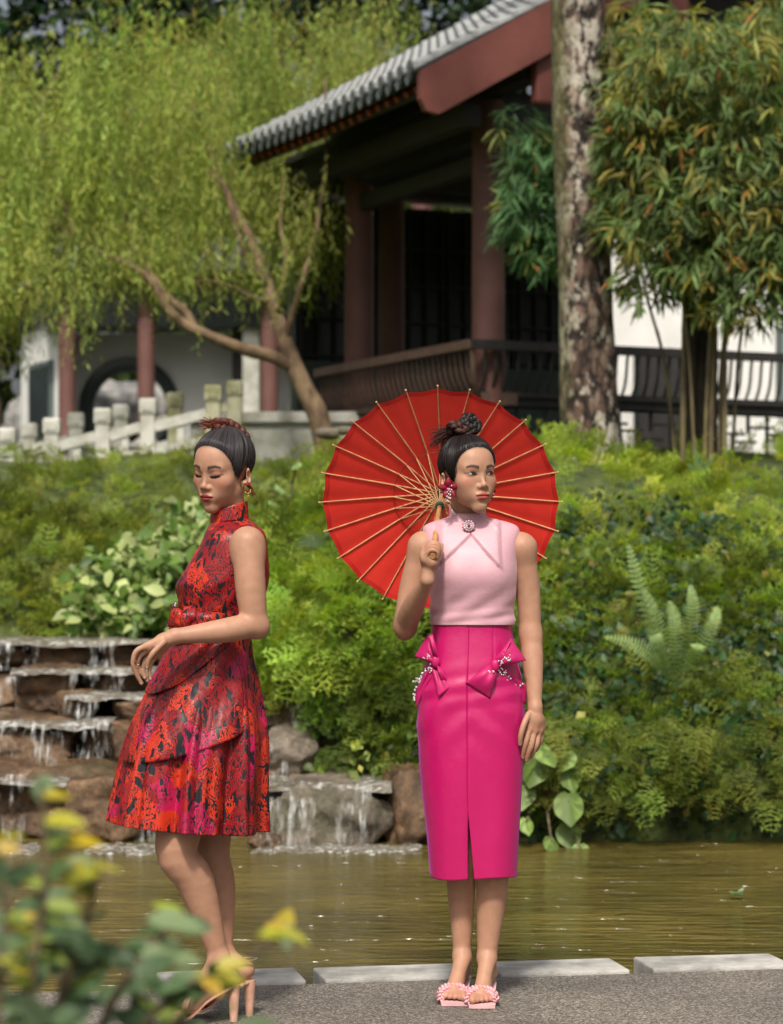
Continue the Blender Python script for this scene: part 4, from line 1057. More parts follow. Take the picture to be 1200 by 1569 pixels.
tag(link_mesh('hanging_greens', arr_mesh('hanging_greens', V, F, T), FEATHER), 'mound of feathery fern cascading over the rocks between the two women', 'groundcover', kind='stuff')
vp = np.stack([rng.uniform(-0.45, 0.35, 240), rng.uniform(12.9, 13.3, 240), rng.uniform(0.12, 0.7, 240)], 1)
V, F, T = leaves(vp[vp[:, 2] < 0.22 + 0.55 * (vp[:, 0] + 0.45)], np.tile((0, -1, .3), (int((vp[:, 2] < 0.22 + 0.55 * (vp[:, 0] + 0.45)).sum()), 1)), 0.062, (0.20, 0.24, 0.045), lift=0.05)
tag(link_mesh('trailing_vine', arr_mesh('trailing_vine', V, F, T), LEAF_GLOSSY), 'trailing vine with small yellow-green leaves over the dark rock hollow', 'vine', kind='stuff')
# feathery slope left of the red dress
lp, ln = bank_points(780, -3.4, -0.3, 14.6, 17.5, lambda x, y, z: z > 0.95)
V, F, T = merge([feather(lp, ln, 0.26, (0.215, 0.26, 0.055), v=0.35), leaves(lp[::3], ln[::3], 0.06, (0.05, 0.085, 0.025), lift=0.15)])
tag(link_mesh('olive_fern_slope', arr_mesh('olive_fern_slope', V, F, T), FEATHER), 'olive green feathery ferns on the slope under the stone balustrade', 'groundcover', kind='stuff')

# the planting and the woods go on beyond the frame
ep, en_ = [], []
for x0, x1, y0, y1, n in ((-6.5, -3.4, 14.2, 18.5, 110), (3.0, 5.5, 12.8, 17.5, 110)):
    a_, b_ = bank_points(n, x0, x1, y0, y1); ep.append(a_); en_.append(b_)
V, F, T = feather(np.concatenate(ep), np.concatenate(en_), 0.34, (0.20, 0.25, 0.05), v=0.35)
tag(link_mesh('outer_groundcover', arr_mesh('outer_groundcover', V, F, T), FEATHER), 'feathery groundcover where the bank runs on to either side', 'groundcover', kind='stuff')
V, F, T = crown_leaves([(np.array([x, y, z]), (3.4, 2.5, 3.6)) for x, y, z in ((-24, 58, 5), (-18, 56, 6), (-13, 54, 7), (-10, 48, 5), (12, 50, 6), (16, 54, 7), (22, 57, 5))], 2600, 0.75, (0.035, 0.062, 0.022))
tag(link_mesh('distant_wood', arr_mesh('distant_wood', V, F, T), LEAF), 'dark wood far behind the garden buildings', 'trees', kind='stuff')

# pale-leaved shrub at the head of the cascade
VAR_T = leaf_template(0.62, 0.12, 0.2, 3)
SHR = empty('variegated_shrub', P(215, 978, 15.4), 0, 'leafy shrub with pale cream-green oval leaves above the top ledge of the cascade', 'shrub')
s0 = Vector(SHR.location)
shp = []
for (cx, cy, rx, ry, Y, n) in [(190, 900, 75, 60, 15.5, 330), (265, 880, 70, 70, 15.7, 330), (150, 935, 40, 30, 15.3, 110), (240, 940, 80, 28, 15.2, 170), (320, 850, 60, 70, 15.9, 220), (290, 800, 50, 40, 16.2, 90)]:
    for i in range(n):
        a, b_ = rng.normal(0, 0.5, 2).clip(-1.1, 1.1); shp.append(P(cx + a * rx, cy + b_ * ry, Y + rng.uniform(-0.35, 0.25)))
shp = np.array([tuple(v) for v in shp]); big = rng.random(len(shp)) < 0.5
vmat = np.where((rng.random(len(shp)) < 0.42)[:, None], np.array([[0.36, 0.42, 0.16]]), np.array([[0.11, 0.19, 0.035]])) * (1 + rng.normal(0, .2, (len(shp), 1)))
d = rng.normal(0, 0.7, (len(shp), 3)); d[:, 2] -= 0.35; d[:, 1] -= 0.3; up = rng.normal(0, .35, (len(shp), 3)) + np.array([0, -0.75, 0.8])
szs = np.where(big, rng.uniform(0.10, 0.145, len(shp)), rng.uniform(0.05, 0.09, len(shp)))
R = frames(d, up); order = np.argsort(-szs)
for i in order[:200]:
    tint = np.tile(vmat[i].clip(0.02, .6), (len(VAR_T[0]), 1)); V = (R[i] @ VAR_T[0].T).T * szs[i]
    o = link_mesh('leaf', arr_mesh('leaf', V, VAR_T[1], tint), LEAF_GLOSSY, SHR); o.location = Vector(shp[i]) - s0
r_ = order[200:]; V, F, T = scatter(VAR_T[0], VAR_T[1], shp[r_] - np.array(s0), R[r_], szs[r_], vmat[r_].clip(0.02, .6))
o = link_mesh('foliage', arr_mesh('foliage', V, F, T), LEAF_GLOSSY, SHR); o['kind'] = 'stuff'
sm = MB()
for i in range(24):
    a = Vector(P(rng.uniform(140, 330), 978, 15.6)) - s0; e_ = Vector(shp[rng.integers(0, len(shp))]) - s0; sm.tube([a, (a + e_) / 2 + Vector((0, 0.05, 0)), e_], [0.012, 0.008, 0.004], 5)
sm.build('stems', M_TWIG, SHR)

# ------------------------------------------------------------------ sword ferns
def frond(base, tip, bow, n, plen, tint, parent, o0, nrm=(0, -1, 0.2)):
    """one frond: arching rachis with paired pinnae."""
    base, tip = np.array(base), np.array(tip); L = np.linalg.norm(tip - base); t_ = np.linspace(0, 1, n)
    sp = base[None] + (tip - base)[None] * t_[:, None] + np.array(bow)[None] * (np.sin(t_ * np.pi))[:, None]
    V, F, T = [], [], []; nrm = np.array(nrm, float)
    for i in range(n - 1):
        d = sp[i + 1] - sp[i]; d /= np.linalg.norm(d); s = np.cross(d, nrm); s /= np.linalg.norm(s); k = len(V); w = 0.004
        V += [sp[i] - s * w, sp[i] + s * w, sp[i + 1] + s * w, sp[i + 1] - s * w]; F.append((k, k + 1, k + 2, k + 3)); T += [tint * 0.8] * 4
        if i < 2: continue
        ll = plen * math.sin(math.pi * (0.12 + 0.85 * t_[i])) ** 0.7
        for sg in (-1, 1):
            e = s * sg * ll + d * ll * 0.28 + nrm * rng.uniform(-0.15, 0.05) * ll; wd = d * (L / n) * 0.30; k = len(V); q = sp[i]
            V += [q - wd * .7, q + e * 0.5 - wd, q + e, q + e * 0.5 + wd, q + wd * .7]; F += [(k, k + 1, k + 2, k + 3), (k, k + 3, k + 4, k + 4)]; T += [tint * rng.uniform(.85, 1.15)] * 5
    me = bpy.data.meshes.new('frond'); me.from_pydata([tuple(v - np.array(o0)) for v in V], [], [tuple(dict.fromkeys(f)) for f in F])
    a = me.attributes.new('tint', 'FLOAT_COLOR', 'POINT'); c = np.ones((len(V), 4), np.float32); c[:, :3] = np.array(T).clip(0.01, .7); a.data.foreach_set('color', c.ravel())
    return link_mesh('frond', me, LEAF, parent, False)
def fern(fr, Y, label, tint, plen, n=26):
    f0 = P(*fr[0][0], Y); t = empty('sword_fern', f0, 0, label, 'fern', 'sword ferns on the bank')
    for (b_, e_, bow) in fr:
        frond(P(*b_, Y), P(*e_, Y - 0.15 + rng.uniform(-.15, .1)), (bow * 0.1, -0.12, 0.05), n, plen, np.array(tint) * rng.uniform(0.8, 1.2), t, f0)
fern([((1030, 1042), (962, 832), -0.4), ((1036, 1040), (1058, 896), 0.3), ((1031, 1042), (1026, 920), 0.1), ((1022, 1040), (926, 976), 0.3), ((1045, 1040), (1068, 985), 0.2), ((1030, 1030), (985, 900), -0.2), ((1040, 1035), (1100, 930), 0.4), ((1026, 1042), (1000, 960), -.3)], 12.98,
     'large light green sword fern growing from the middle of the bank', (0.30, 0.42, 0.15), 0.050, 25)
fern([((912, 870), (885, 852), 0.2), ((912, 870), (935, 850), 0.2), ((912, 872), (908, 838), 0), ((912, 872), (945, 866), 0.2)], 13.7, 'small pale fern tuft beside the parasol rim', (0.20, 0.29, 0.07), 0.035, 14)
fern([((960, 960), (925, 930), 0.2), ((960, 960), (965, 905), 0), ((962, 962), (1000, 940), 0.2), ((958, 962), (940, 990), .2)], 13.4, 'yellowish small fern left of the large sword fern', (0.20, 0.20, 0.05), 0.045, 16)
fern([((1065, 900), (1035, 868), 0.2), ((1065, 900), (1095, 870), 0.2), ((1066, 902), (1066, 860), 0)], 14.0, 'small shaded fern above the large sword fern', (0.12, 0.17, 0.06), 0.05, 16)
fern([((520, 850), (455, 835), .2), ((520, 852), (470, 875), .2), ((520, 850), (500, 815), 0), ((522, 850), (560, 880), .2)], 14.0, 'bluish fern tuft on the bank below the parasol\'s edge', (0.12, 0.18, 0.09), 0.06, 18)

# ------------------------------------------------------------------ big-leaved taro vine at the waterline
HEART = []
for k in range(28):
    a = 2 * math.pi * k / 28; r = 0.5 * (1 - 0.30 * math.sin(a)) * (1 - 0.34 * math.exp(-((((a - math.pi / 2) + math.pi) % (2 * math.pi) - math.pi) / 0.28) ** 2)) + 0.20 * math.exp(-((a - 1.5 * math.pi) / 0.22) ** 2); HEART.append((math.cos(a) * r * 0.95, -math.sin(a) * r))
def heart_leaf(c, size, rz, tilt, tint, parent, o0):
    V = [(0, -0.10, -0.01)] + [(x, y, 0.28 * abs(x) - 0.35 * max(0, -y) ** 2 - 0.02) for x, y in HEART] + [(x * 0.5, y * 0.5 - .03, 0.13 * abs(x)) for x, y in HEART]
    n = 28; F = [(0, 29 + k, 29 + (k + 1) % n) for k in range(n)] + [(29 + k, 1 + k, 1 + (k + 1) % n, 29 + (k + 1) % n) for k in range(n)]
    me = bpy.data.meshes.new('leaf'); me.from_pydata([tuple(np.array(v) * size) for v in V], [], F)
    a = me.attributes.new('tint', 'FLOAT_COLOR', 'POINT'); cc = np.ones((len(V), 4), np.float32); tv = np.array(V); stripe = 1 + 0.8 * (vnoise(tv * 6 + c.x * 9, 5, 1.5) > 0.15)
    cc[:, :3] = np.array(tint)[None] * stripe[:, None]; a.data.foreach_set('color', cc.ravel())
    o = link_mesh('leaf', me, LEAF_GLOSSY, parent); o.location = c - o0; o.rotation_euler = Euler((tilt - math.pi, 0, rz), 'XYZ'); return o
def taro(spec, Y, label, tint, base):
    o0 = P(*base, Y + 0.15); t = empty('taro_vine', o0, 0, label, 'plant', 'big-leaved vines at the water')
    st = MB()
    for (x, y, s, rz, tl) in spec:
        c = P(x, y, Y + rng.uniform(-0.08, 0.08)); heart_leaf(c, s * 1.0, rz, tl, np.array(tint) * rng.uniform(0.75, 1.25), t, o0)
        st.tube([Vector((0, 0, 0)), (c - o0) * 0.5 + Vector((0, 0.06, 0.05)), c - o0], [0.010, 0.008, 0.006], 6)
    st.build('stems', M_TWIG, t)
taro([(872, 1186, 0.13, 0.5, 1.1), (872, 1228, 0.16, 0.15, 1.25), (872, 1272, 0.14, 0.3, 1.2), (822, 1172, 0.17, -0.5, 0.95), (835, 1150, 0.14, 0.6, 0.8), (802, 1212, 0.13, -0.3, 1.2), (868, 1160, 0.12, -0.6, 0.9), (845, 1290, 0.11, 0.8, 1.0), (806, 1260, 0.09, 0.4, 1.1), (890, 1300, 0.10, 0.0, 0.9)], 12.35, 'vine with large pale heart-shaped leaves at the waterline beside the pink skirt', (0.145, 0.215, 0.055), (835, 1230))
taro([(430, 748, 0.12, 1.2, 0.6), (455, 712, 0.07, -.6, 0.7), (418, 770, .08, .8, .6)], 15.4, 'pale broad leaves among the feathery greens right of the red woman\'s head', (0.20, 0.30, 0.10), (440, 790))
# stones at the foot of the pavilion
for k, (x, y, w, lb) in enumerate([(503, 664, 40, 'flat stone lying in the grass by the willow'), (527, 660, 30, 'round stone beside the pavilion corner, by the parasol rim')]):
    bm = bmesh.new(); bmesh.ops.create_icosphere(bm, subdivisions=3, radius=1.0); D = np.array([v.co for v in bm.verts]); F = np.array([[v.index for v in f.verts] for f in bm.faces]); bm.free()
    s = w / 2 / FPX * 17.4; o = link_mesh('garden_stone', arr_mesh('garden_stone', D * np.array([s, s * .8, s * .5]) * (1 + .15 * vnoise(D, 40 + k, 2))[:, None], F), M_ROCKD); o.location = P(x, y, 17.4); tag(o, lb, 'stone')
# agave blades by the bamboo
ag = empty('blade_plant', P(1068, 745, 17.0), 0, 'tuft of upright pale green blades at the foot of the bamboo', 'plant'); a0 = Vector(ag.location)
for (x, y) in ((1066, 675), (1078, 690), (1088, 700), (1052, 700), (1100, 690), (1060, 710)):
    e_ = P(x, y, 16.95) - a0; V = [(-.012, 0, 0), (.012, 0, 0), (e_.x * .5 + .016, -.03, e_.z * .55), (e_.x * .5 - .016, -.03, e_.z * .55), (e_.x, -.05, e_.z)]
    me = bpy.data.meshes.new('blade'); me.from_pydata(V, [], [(0, 1, 2, 3), (3, 2, 4)]); at = me.attributes.new('tint', 'FLOAT_COLOR', 'POINT'); at.data.foreach_set('color', np.tile(np.array([0.16, 0.26, 0.10, 1], np.float32), 5)); link_mesh('blade', me, LEAF, ag, False)
# water lettuce floating on the pond
FL = empty('floating_plant', P(1130, 1378, 10.4), 0, 'small pale green plant floating on the pond', 'plant'); f0 = Vector(FL.location); FL.location.z = WZ + 0.01
for k in range(7):
    a = k * 0.9; me = arr_mesh('leaf', VAR_T[0] * np.array([1.2, 1, 1]) * 0.045, VAR_T[1], np.tile(np.array([0.36, 0.48, 0.27]), (len(VAR_T[0]), 1))); o = link_mesh('leaf', me, LEAF, FL); o.rotation_euler = (0.5 + 0.1 * k, 0, a); o.location = (0.008 * math.cos(a), .008 * math.sin(a), 0.004)

# ------------------------------------------------------------------ leafy shrub close to the camera (out of focus)
FS = empty('foreground_shrub', (-0.55, 3.3, 0.0), 0, 'out-of-focus leafy shrub with green and yellow leaves in the near corner', 'shrub')
fs0 = Vector(FS.location)
bedm = MB(); bedm.add([(-2.5, 2.2, 0.02), (-0.28, 2.2, 0.02), (-0.28, 4.6, 0.02), (-2.5, 4.6, 0.02)], [(0, 1, 2, 3)]); tag(bedm.build('planting_bed', M_SOIL), kind='structure')
stems = [[(40, 1700), (50, 1500), (70, 1350), (62, 1195)], [(60, 1700), (110, 1480), (140, 1380), (150, 1325)], [(120, 1700), (170, 1540), (240, 1440), (290, 1400)], [(150, 1720), (260, 1580), (340, 1500), (450, 1420)], [(-20, 1700), (0, 1500), (10, 1380), (-10, 1290)], [(90, 1700), (90, 1560), (100, 1460), (80, 1390)], [(160, 1700), (200, 1600), (270, 1520), (330, 1490)], [(0, 1720), (40, 1560), (30, 1470), (20, 1400)]]
fl_t = leaf_template(0.52, 0.12, 0.22, 4)
def fleaf(p, d, size, tint):
    R = frames(np.array([d]), np.array([[rng.normal(0, .4), -0.6 + rng.normal(0, .3), 0.8]]))[0]; V = (R @ fl_t[0].T).T * size
    o = link_mesh('leaf', arr_mesh('leaf', V, fl_t[1], np.tile(np.array(tint), (len(V), 1))), LEAF_GLOSSY, FS); o.location = Vector(p) - fs0
GREENS = [(0.07, 0.125, 0.045), (0.085, 0.14, 0.06), (0.14, 0.20, 0.10), (0.05, 0.09, 0.035), (0.20, 0.25, 0.05)]
for si, st in enumerate(stems):
    Ys = 2.65 + 0.12 * (si % 4); q = smooth_path([(*P(x, y, Ys),) for x, y in st], 40)
    MB().tube([Vector(v) - fs0 for v in q], list(np.linspace(0.007, 0.002, 40)), 6).build('stem', M_TWIG, FS, True)
    for i in range(6, 40):
        if rng.random() < 0.40: continue
        a = rng.uniform(0, 6.28); d = np.array([math.cos(a), 0.5 * math.sin(a), rng.uniform(-0.2, 0.7)]); yel = (i > 30 and rng.random() < 0.5) or rng.random() < 0.08
        fleaf(q[i], d, rng.uniform(0.032, 0.052), (0.42 * rng.uniform(.7, 1.1), 0.36 * rng.uniform(.8, 1.1), 0.04) if yel else np.array(GREENS[int(rng.integers(0, 5))]) * rng.uniform(0.8, 1.2))
# dense lower corner
for i in range(80):
    x = abs(rng.normal(0, 0.42)); y = rng.uniform(0, 1); px_, py_ = x * 330, 1590 - y * 260 * max(0.1, 1 - x); p_ = P(px_, py_, rng.uniform(2.5, 3.4)); a = rng.uniform(0, 6.28)
    fleaf(p_, np.array([math.cos(a), 0.5 * math.sin(a), rng.uniform(-0.3, 0.6)]), rng.uniform(0.035, 0.055), np.array(GREENS[int(rng.integers(0, 4))]) * rng.uniform(0.6, 1.2))
for (x, y, s, c) in [(85, 1290, 0.062, (0.50, 0.37, 0.02)), (-14, 1300, 0.04, (0.45, 0.3, 0.03)), (128, 1330, 0.05, (0.40, 0.38, 0.05)), (395, 1432, 0.05, (0.36, 0.38, 0.03)), (420, 1425, 0.05, (0.42, 0.42, 0.05)), (225, 1408, 0.075, (0.20, 0.27, 0.13)), (215, 1462, 0.08, (0.19, 0.25, 0.12)), (330, 1478, 0.045, (0.42, 0.36, 0.05)), (80, 1405, 0.05, (0.17, 0.24, 0.14)), (60, 1425, 0.045, (0.38, 0.30, 0.05))]:
    fleaf(P(x, y, 2.7), np.array([0.95, -0.1, rng.uniform(-0.2, 0.15)]), s * 0.85, c)
# ------------------------------------------------------------------ implicit-surface toolkit for the figures
def arr(v): return np.array(tuple(v), float)
def smin(a, b, k):
    h = np.clip(0.5 + 0.5 * (b - a) / k, 0, 1); return b * (1 - h) + a * h - k * h * (1 - h)
def smax(a, b, k): return -smin(-a, -b, k)
def s_cone(p, a, b, ra, rb):
    a, b = arr(a), arr(b); ab = b - a; t = np.clip(((p - a) @ ab) / (ab @ ab), 0, 1)
    return np.linalg.norm(p - a - t[:, None] * ab, axis=1) - (ra + (rb - ra) * t)
def s_ell(p, c, r, R=None):
    q = p - arr(c)
    if R is not None: q = q @ R
    r = np.array(r, float); k0 = np.linalg.norm(q / r, axis=1); k1 = np.linalg.norm(q / (r * r), axis=1) + 1e-9
    return k0 * (k0 - 1) / k1
def s_sph(p, c, r): return np.linalg.norm(p - arr(c), axis=1) - r
def chain(p, pts, rad, k=0.015):
    Q = smooth_path([(*arr(q), r) for q, r in zip(pts, rad)], (len(pts) - 1) * 4 + 1); d = None
    for i in range(len(Q) - 1):
        e = s_cone(p, Q[i, :3], Q[i + 1, :3], Q[i, 3], Q[i + 1, 3]); d = e if d is None else np.minimum(d, e)
    return d

def sdf_mesh(f, lo, hi, h, c=4):
    """Naive surface nets of f(points)<0 inside the box; evaluated finely only near the surface."""
    lo, hi = arr(lo), arr(hi); n = np.ceil((hi - lo) / (h * c)).astype(int)
    ax = [lo[i] + np.arange(n[i] + 1) * h * c for i in range(3)]
    G = np.stack(np.meshgrid(*ax, indexing='ij'), -1).reshape(-1, 3); dc = f(G).reshape(n + 1)
    N_ = n * c + 1; idx = [np.minimum((np.arange(N_[i]) + c // 2) // c, n[i]) for i in range(3)]
    D = dc[np.ix_(*idx)].astype(np.float32)
    m = np.abs(D) < h * c * 1.7; I = np.argwhere(m)
    for s in range(0, len(I), 400000):
        J = I[s:s + 400000]; D[J[:, 0], J[:, 1], J[:, 2]] = f(lo + J * h)
    ins = D < 0; S = np.array(N_) - 1
    cnt = np.zeros(S, np.int8); pos = np.zeros((*S, 3), np.float32); cr = np.zeros(S, np.int16)
    sl = lambda o: tuple(slice(o[i], o[i] + S[i]) for i in range(3))
    corners = [(x, y, z) for x in (0, 1) for y in (0, 1) for z in (0, 1)]
    for o in corners: cnt += ins[sl(o)]
    act = (cnt > 0) & (cnt < 8); A = np.argwhere(act); val = {o: D[A[:, 0] + o[0], A[:, 1] + o[1], A[:, 2] + o[2]] for o in corners}
    sp = np.zeros((len(A), 3)); nn = np.zeros(len(A))
    for o in corners:
        for a_ in range(3):
            if o[a_]: continue
            o2 = list(o); o2[a_] = 1; o2 = tuple(o2); v0, v1 = val[o], val[o2]; x = (v0 < 0) != (v1 < 0)
            t = v0[x] / (v0[x] - v1[x]); q = np.tile(np.array(o, float), (x.sum(), 1)); q[:, a_] += t; sp[x] += q; nn[x] += 1
    V = lo + (A + sp / np.maximum(nn, 1)[:, None]) * h
    idm = np.full(S, -1, np.int32); idm[A[:, 0], A[:, 1], A[:, 2]] = np.arange(len(A)); F = []
    for a_ in range(3):
        b_, c_ = (a_ + 1) % 3, (a_ + 2) % 3
        e0 = [slice(None)] * 3; e1 = [slice(None)] * 3; e0[a_] = slice(0, -1); e1[a_] = slice(1, None)
        s0, s1 = ins[tuple(e0)], ins[tuple(e1)]; E = np.argwhere(s0 != s1); E = E[(E[:, b_] > 0) & (E[:, c_] > 0) & (E[:, b_] < S[b_]) & (E[:, c_] < S[c_])]
        if not len(E): continue
        def cell(db, dc_):
            q = E.copy(); q[:, b_] -= db; q[:, c_] -= dc_; return idm[q[:, 0], q[:, 1], q[:, 2]]
        Q = np.stack([cell(1, 1), cell(0, 1), cell(0, 0), cell(1, 0)], 1); fl = s0[E[:, 0], E[:, 1], E[:, 2]]
        Q[~fl] = Q[~fl][:, ::-1]; F.append(Q)
    F = np.concatenate(F); F = F[(F >= 0).all(1)]
    return V, F

def rotm(yaw, pitch, roll):
    return np.array(Matrix.Rotation(yaw, 3, 'Z') @ Matrix.Rotation(pitch, 3, 'X') @ Matrix.Rotation(roll, 3, 'Y'))

HL_Y = [-0.12, -0.086, -0.075, -0.063, -0.051, -0.040, -0.028, -0.010, 0.006, 0.020, 0.034, 0.05, 0.10, 0.14]
HL_Z = [0.092, 0.091, 0.083, 0.066, 0.040, 0.012, -0.014, -0.022, 0.006, 0.014, -0.030, -0.058, -0.062, -0.062]
# ------------------------------------------------------------------ a head: local axes x = her left, -y = where the face looks, z = up, eyes at z = 0
def skull(q):
    """cranium and jaw without features; q in head space."""
    ax = q.copy(); ax[:, 0] = np.abs(ax[:, 0])
    d = s_ell(q, (0, 0.014, 0.036), (0.0715, 0.090, 0.081))
    d = smin(d, s_ell(q, (0, -0.030, 0.030), (0.0605, 0.062, 0.062)), 0.03)
    d = smin(d, s_ell(q, (0, -0.027, -0.034), (0.0530, 0.060, 0.060)), 0.03)
    d = smin(d, s_cone(ax, (0.0405, -0.006, -0.054), (0.007, -0.068, -0.100), 0.0155, 0.0130), 0.026)
    d = smin(d, s_ell(q, (0, -0.071, -0.099), (0.016, 0.0135, 0.0145)), 0.02)
    return d
def head_sdf(q, closed=0.0):
    ax = q.copy(); ax[:, 0] = np.abs(ax[:, 0])
    d = skull(q)
    d = smin(d, s_ell(ax, (0.039, -0.056, -0.024), (0.024, 0.022, 0.020)), 0.026)             # cheekbones
    d = smin(d, s_ell(ax, (0.030, -0.044, -0.050), (0.0235, 0.029, 0.031)), 0.024)             # full lower cheeks
    d = smin(d, s_cone(ax, (0.014, -0.0785, 0.018), (0.042, -0.0685, 0.019), 0.0070, 0.0065), 0.020)   # brow
    d = smax(d, -s_ell(ax, (0.0305, -0.1005, 0.0000), (0.0180, 0.0128, 0.0092)), 0.012)       # sockets
    d = smin(d, s_ell(ax, (0.0305, -0.0728, 0.0), (0.0160, 0.0125, 0.0110)), 0.005)           # lids over the eyeballs
    d = smin(d, s_cone(q, (0, -0.0800, 0.006), (0, -0.0985, -0.031), 0.0056, 0.0074), 0.011)   # nose
    d = smin(d, s_ell(q, (0, -0.0985, -0.0345), (0.0095, 0.0085, 0.0078)), 0.007)
    d = smin(d, s_ell(ax, (0.0122, -0.0900, -0.0375), (0.0070, 0.0085, 0.0064)), 0.006)
    d = smax(d, -s_ell(ax, (0.0062, -0.0975, -0.0452), (0.0032, 0.0050, 0.0030)), 0.003)
    d = smin(d, s_ell(q, (0, -0.0765, -0.066), (0.026, 0.0165, 0.019)), 0.024)                # muzzle
    d = smin(d, s_ell(ax, (0.0060, -0.0918, -0.0618), (0.0155, 0.0062, 0.0052)), 0.006)        # lips
    d = smin(d, s_ell(q, (0, -0.0912, -0.0722), (0.0165, 0.0070, 0.0066)), 0.005)
    d = smax(d, -s_ell(q, (0, -0.0995, -0.0664), (0.0215, 0.0062, 0.0012)), 0.0022)
    d = smax(d, -s_ell(q, (0, -0.0960, -0.0850), (0.016, 0.0070, 0.0045)), 0.010)              # dip under the lip
    R = np.array(Matrix.Rotation(0.72, 3, 'Z')); e = s_ell(ax, (0.0785, 0.014, -0.019), (0.0070, 0.0200, 0.0265), R)   # ears
    e = smin(e, s_sph(ax, (0.0705, 0.004, -0.036), 0.0075), 0.006)
    e = smax(e, -s_ell(ax, (0.0865, 0.007, -0.016), (0.0058, 0.0110, 0.0165), R), 0.004)
    return smin(d, e, 0.006)

SKIN = np.array([0.39, 0.212, 0.136])
HAIRTONE = (0.030, 0.022, 0.020)
def paint_face(q, closed, lip, gaze=0.0):
    n = len(q); c = np.tile(SKIN, (n, 1)); x, y, z = q[:, 0], q[:, 1], q[:, 2]; axx = np.abs(x); front = y < -0.045
    def lay(mask, col_, a=1.0):
        a = (a * mask)[:, None] if not np.isscalar(a) else a * mask.astype(float)[:, None]; c[:] = c * (1 - a) + np.array(col_) * a
    sm = lambda v, e0, e1: np.clip((v - e0) / (e1 - e0), 0, 1) ** 2 * (3 - 2 * np.clip((v - e0) / (e1 - e0), 0, 1))
    lay(front, (0.42, 0.14, 0.095), 0.55 * np.exp(-(((axx - 0.047) / 0.017) ** 2 + ((z + 0.026) / 0.015) ** 2)))      # blush
    lay(front, (0.38, 0.16, 0.11), 0.30 * np.exp(-((x / 0.014) ** 2 + ((z + 0.037) / 0.010) ** 2)))
    xe = axx - 0.0305; u = np.clip(xe / 0.0150, -1, 1); base = 0.10 * xe
    zu = base + (0.0050 * (1 - u * u) if not closed else -0.0030 - 0.0030 * (1 - u * u)); zl = base - 0.0032 * (1 - u * u) if not closed else zu - 0.0004
    inx = np.abs(xe) < 0.0150
    sh = np.exp(-((xe - 0.003) / 0.016) ** 2) * np.where(z > zu, np.exp(-((z - zu) / (0.0085 if not closed else 0.0095)) ** 2), np.exp(-((z - zl) / 0.003) ** 2))
    lay(front, (0.20, 0.045, 0.028) if closed else (0.26, 0.095, 0.055), 0.95 * sh)
    if not closed:
        lay(front & inx & (z < zu) & (z > zl), (0.30, 0.27, 0.25))
        ir = np.sqrt((x - np.sign(x) * 0.0305 - gaze) ** 2 + (z - 0.0012 - base * 0.3) ** 2)
        lay(front & inx & (z < zu) & (z > zl) & (ir < 0.0074), (0.030, 0.016, 0.010))
        lay(front & (np.abs(xe) < 0.0150) & (z <= zl) & (z > zl - 0.0018), (0.05, 0.026, 0.02), 0.8)
    wing = np.where(xe > 0.006, 0.10 * (xe - 0.006), 0.0)
    lay(front & (xe > -0.0155) & (xe < 0.0220) & (z > zu + wing - 0.0006) & (z < zu + wing + (0.0034 if not closed else 0.0026) * np.clip(1.2 - np.abs(xe) / 0.021, 0.3, 1)), (0.012, 0.009, 0.008))
    if closed: lay(front & inx & (z < zu) & (z > zu - 0.0052), (0.014, 0.010, 0.009))
    bx = (axx - 0.013) / 0.036; zb = 0.0190 + 0.0052 * np.sin(np.clip(bx, 0, 1) * 2.2) - 0.0030 * np.clip(bx - 0.62, 0, 1) * 3; th = 0.0060 * (1 - 0.50 * np.clip(bx, 0, 1)) + 0.0004
    lay(front & (bx > 0) & (bx < 1), (0.026, 0.016, 0.012), 0.92 * np.exp(-((z - zb) / th) ** 4))
    # lips
    t = np.clip(axx / 0.0245, 0, 1); zt = -0.0664 + 0.0108 * (1 - t ** 1.6) - 0.0018 * np.exp(-(x / 0.0035) ** 2); zbm = -0.0664 - 0.0132 * (1 - np.clip(axx / 0.0228, 0, 1) ** 2)
    z = z - 2.5 * x * x; lm = front & (axx < 0.0245) & (z < zt) & (z > zbm); lay(lm, lip, 0.9); lay(lm & (np.abs(z + 0.0664) < 0.0013), np.array(lip) * 0.25)
    z = q[:, 2]; hz_ = np.interp(y, HL_Y, HL_Z); lay((y > -0.12) & (axx < 0.0705), HAIRTONE, 0.95 * np.clip((z - hz_ + 0.012) / 0.016, 0, 1) ** 1.3 * (0.72 + 0.28 * np.sin(x * 700 + 40 * y) * np.sin(y * 800)))   # roots
    lay(axx > 0.068, (0.50, 0.24, 0.17), 0.4)
    return c.clip(0.005, 0.9)

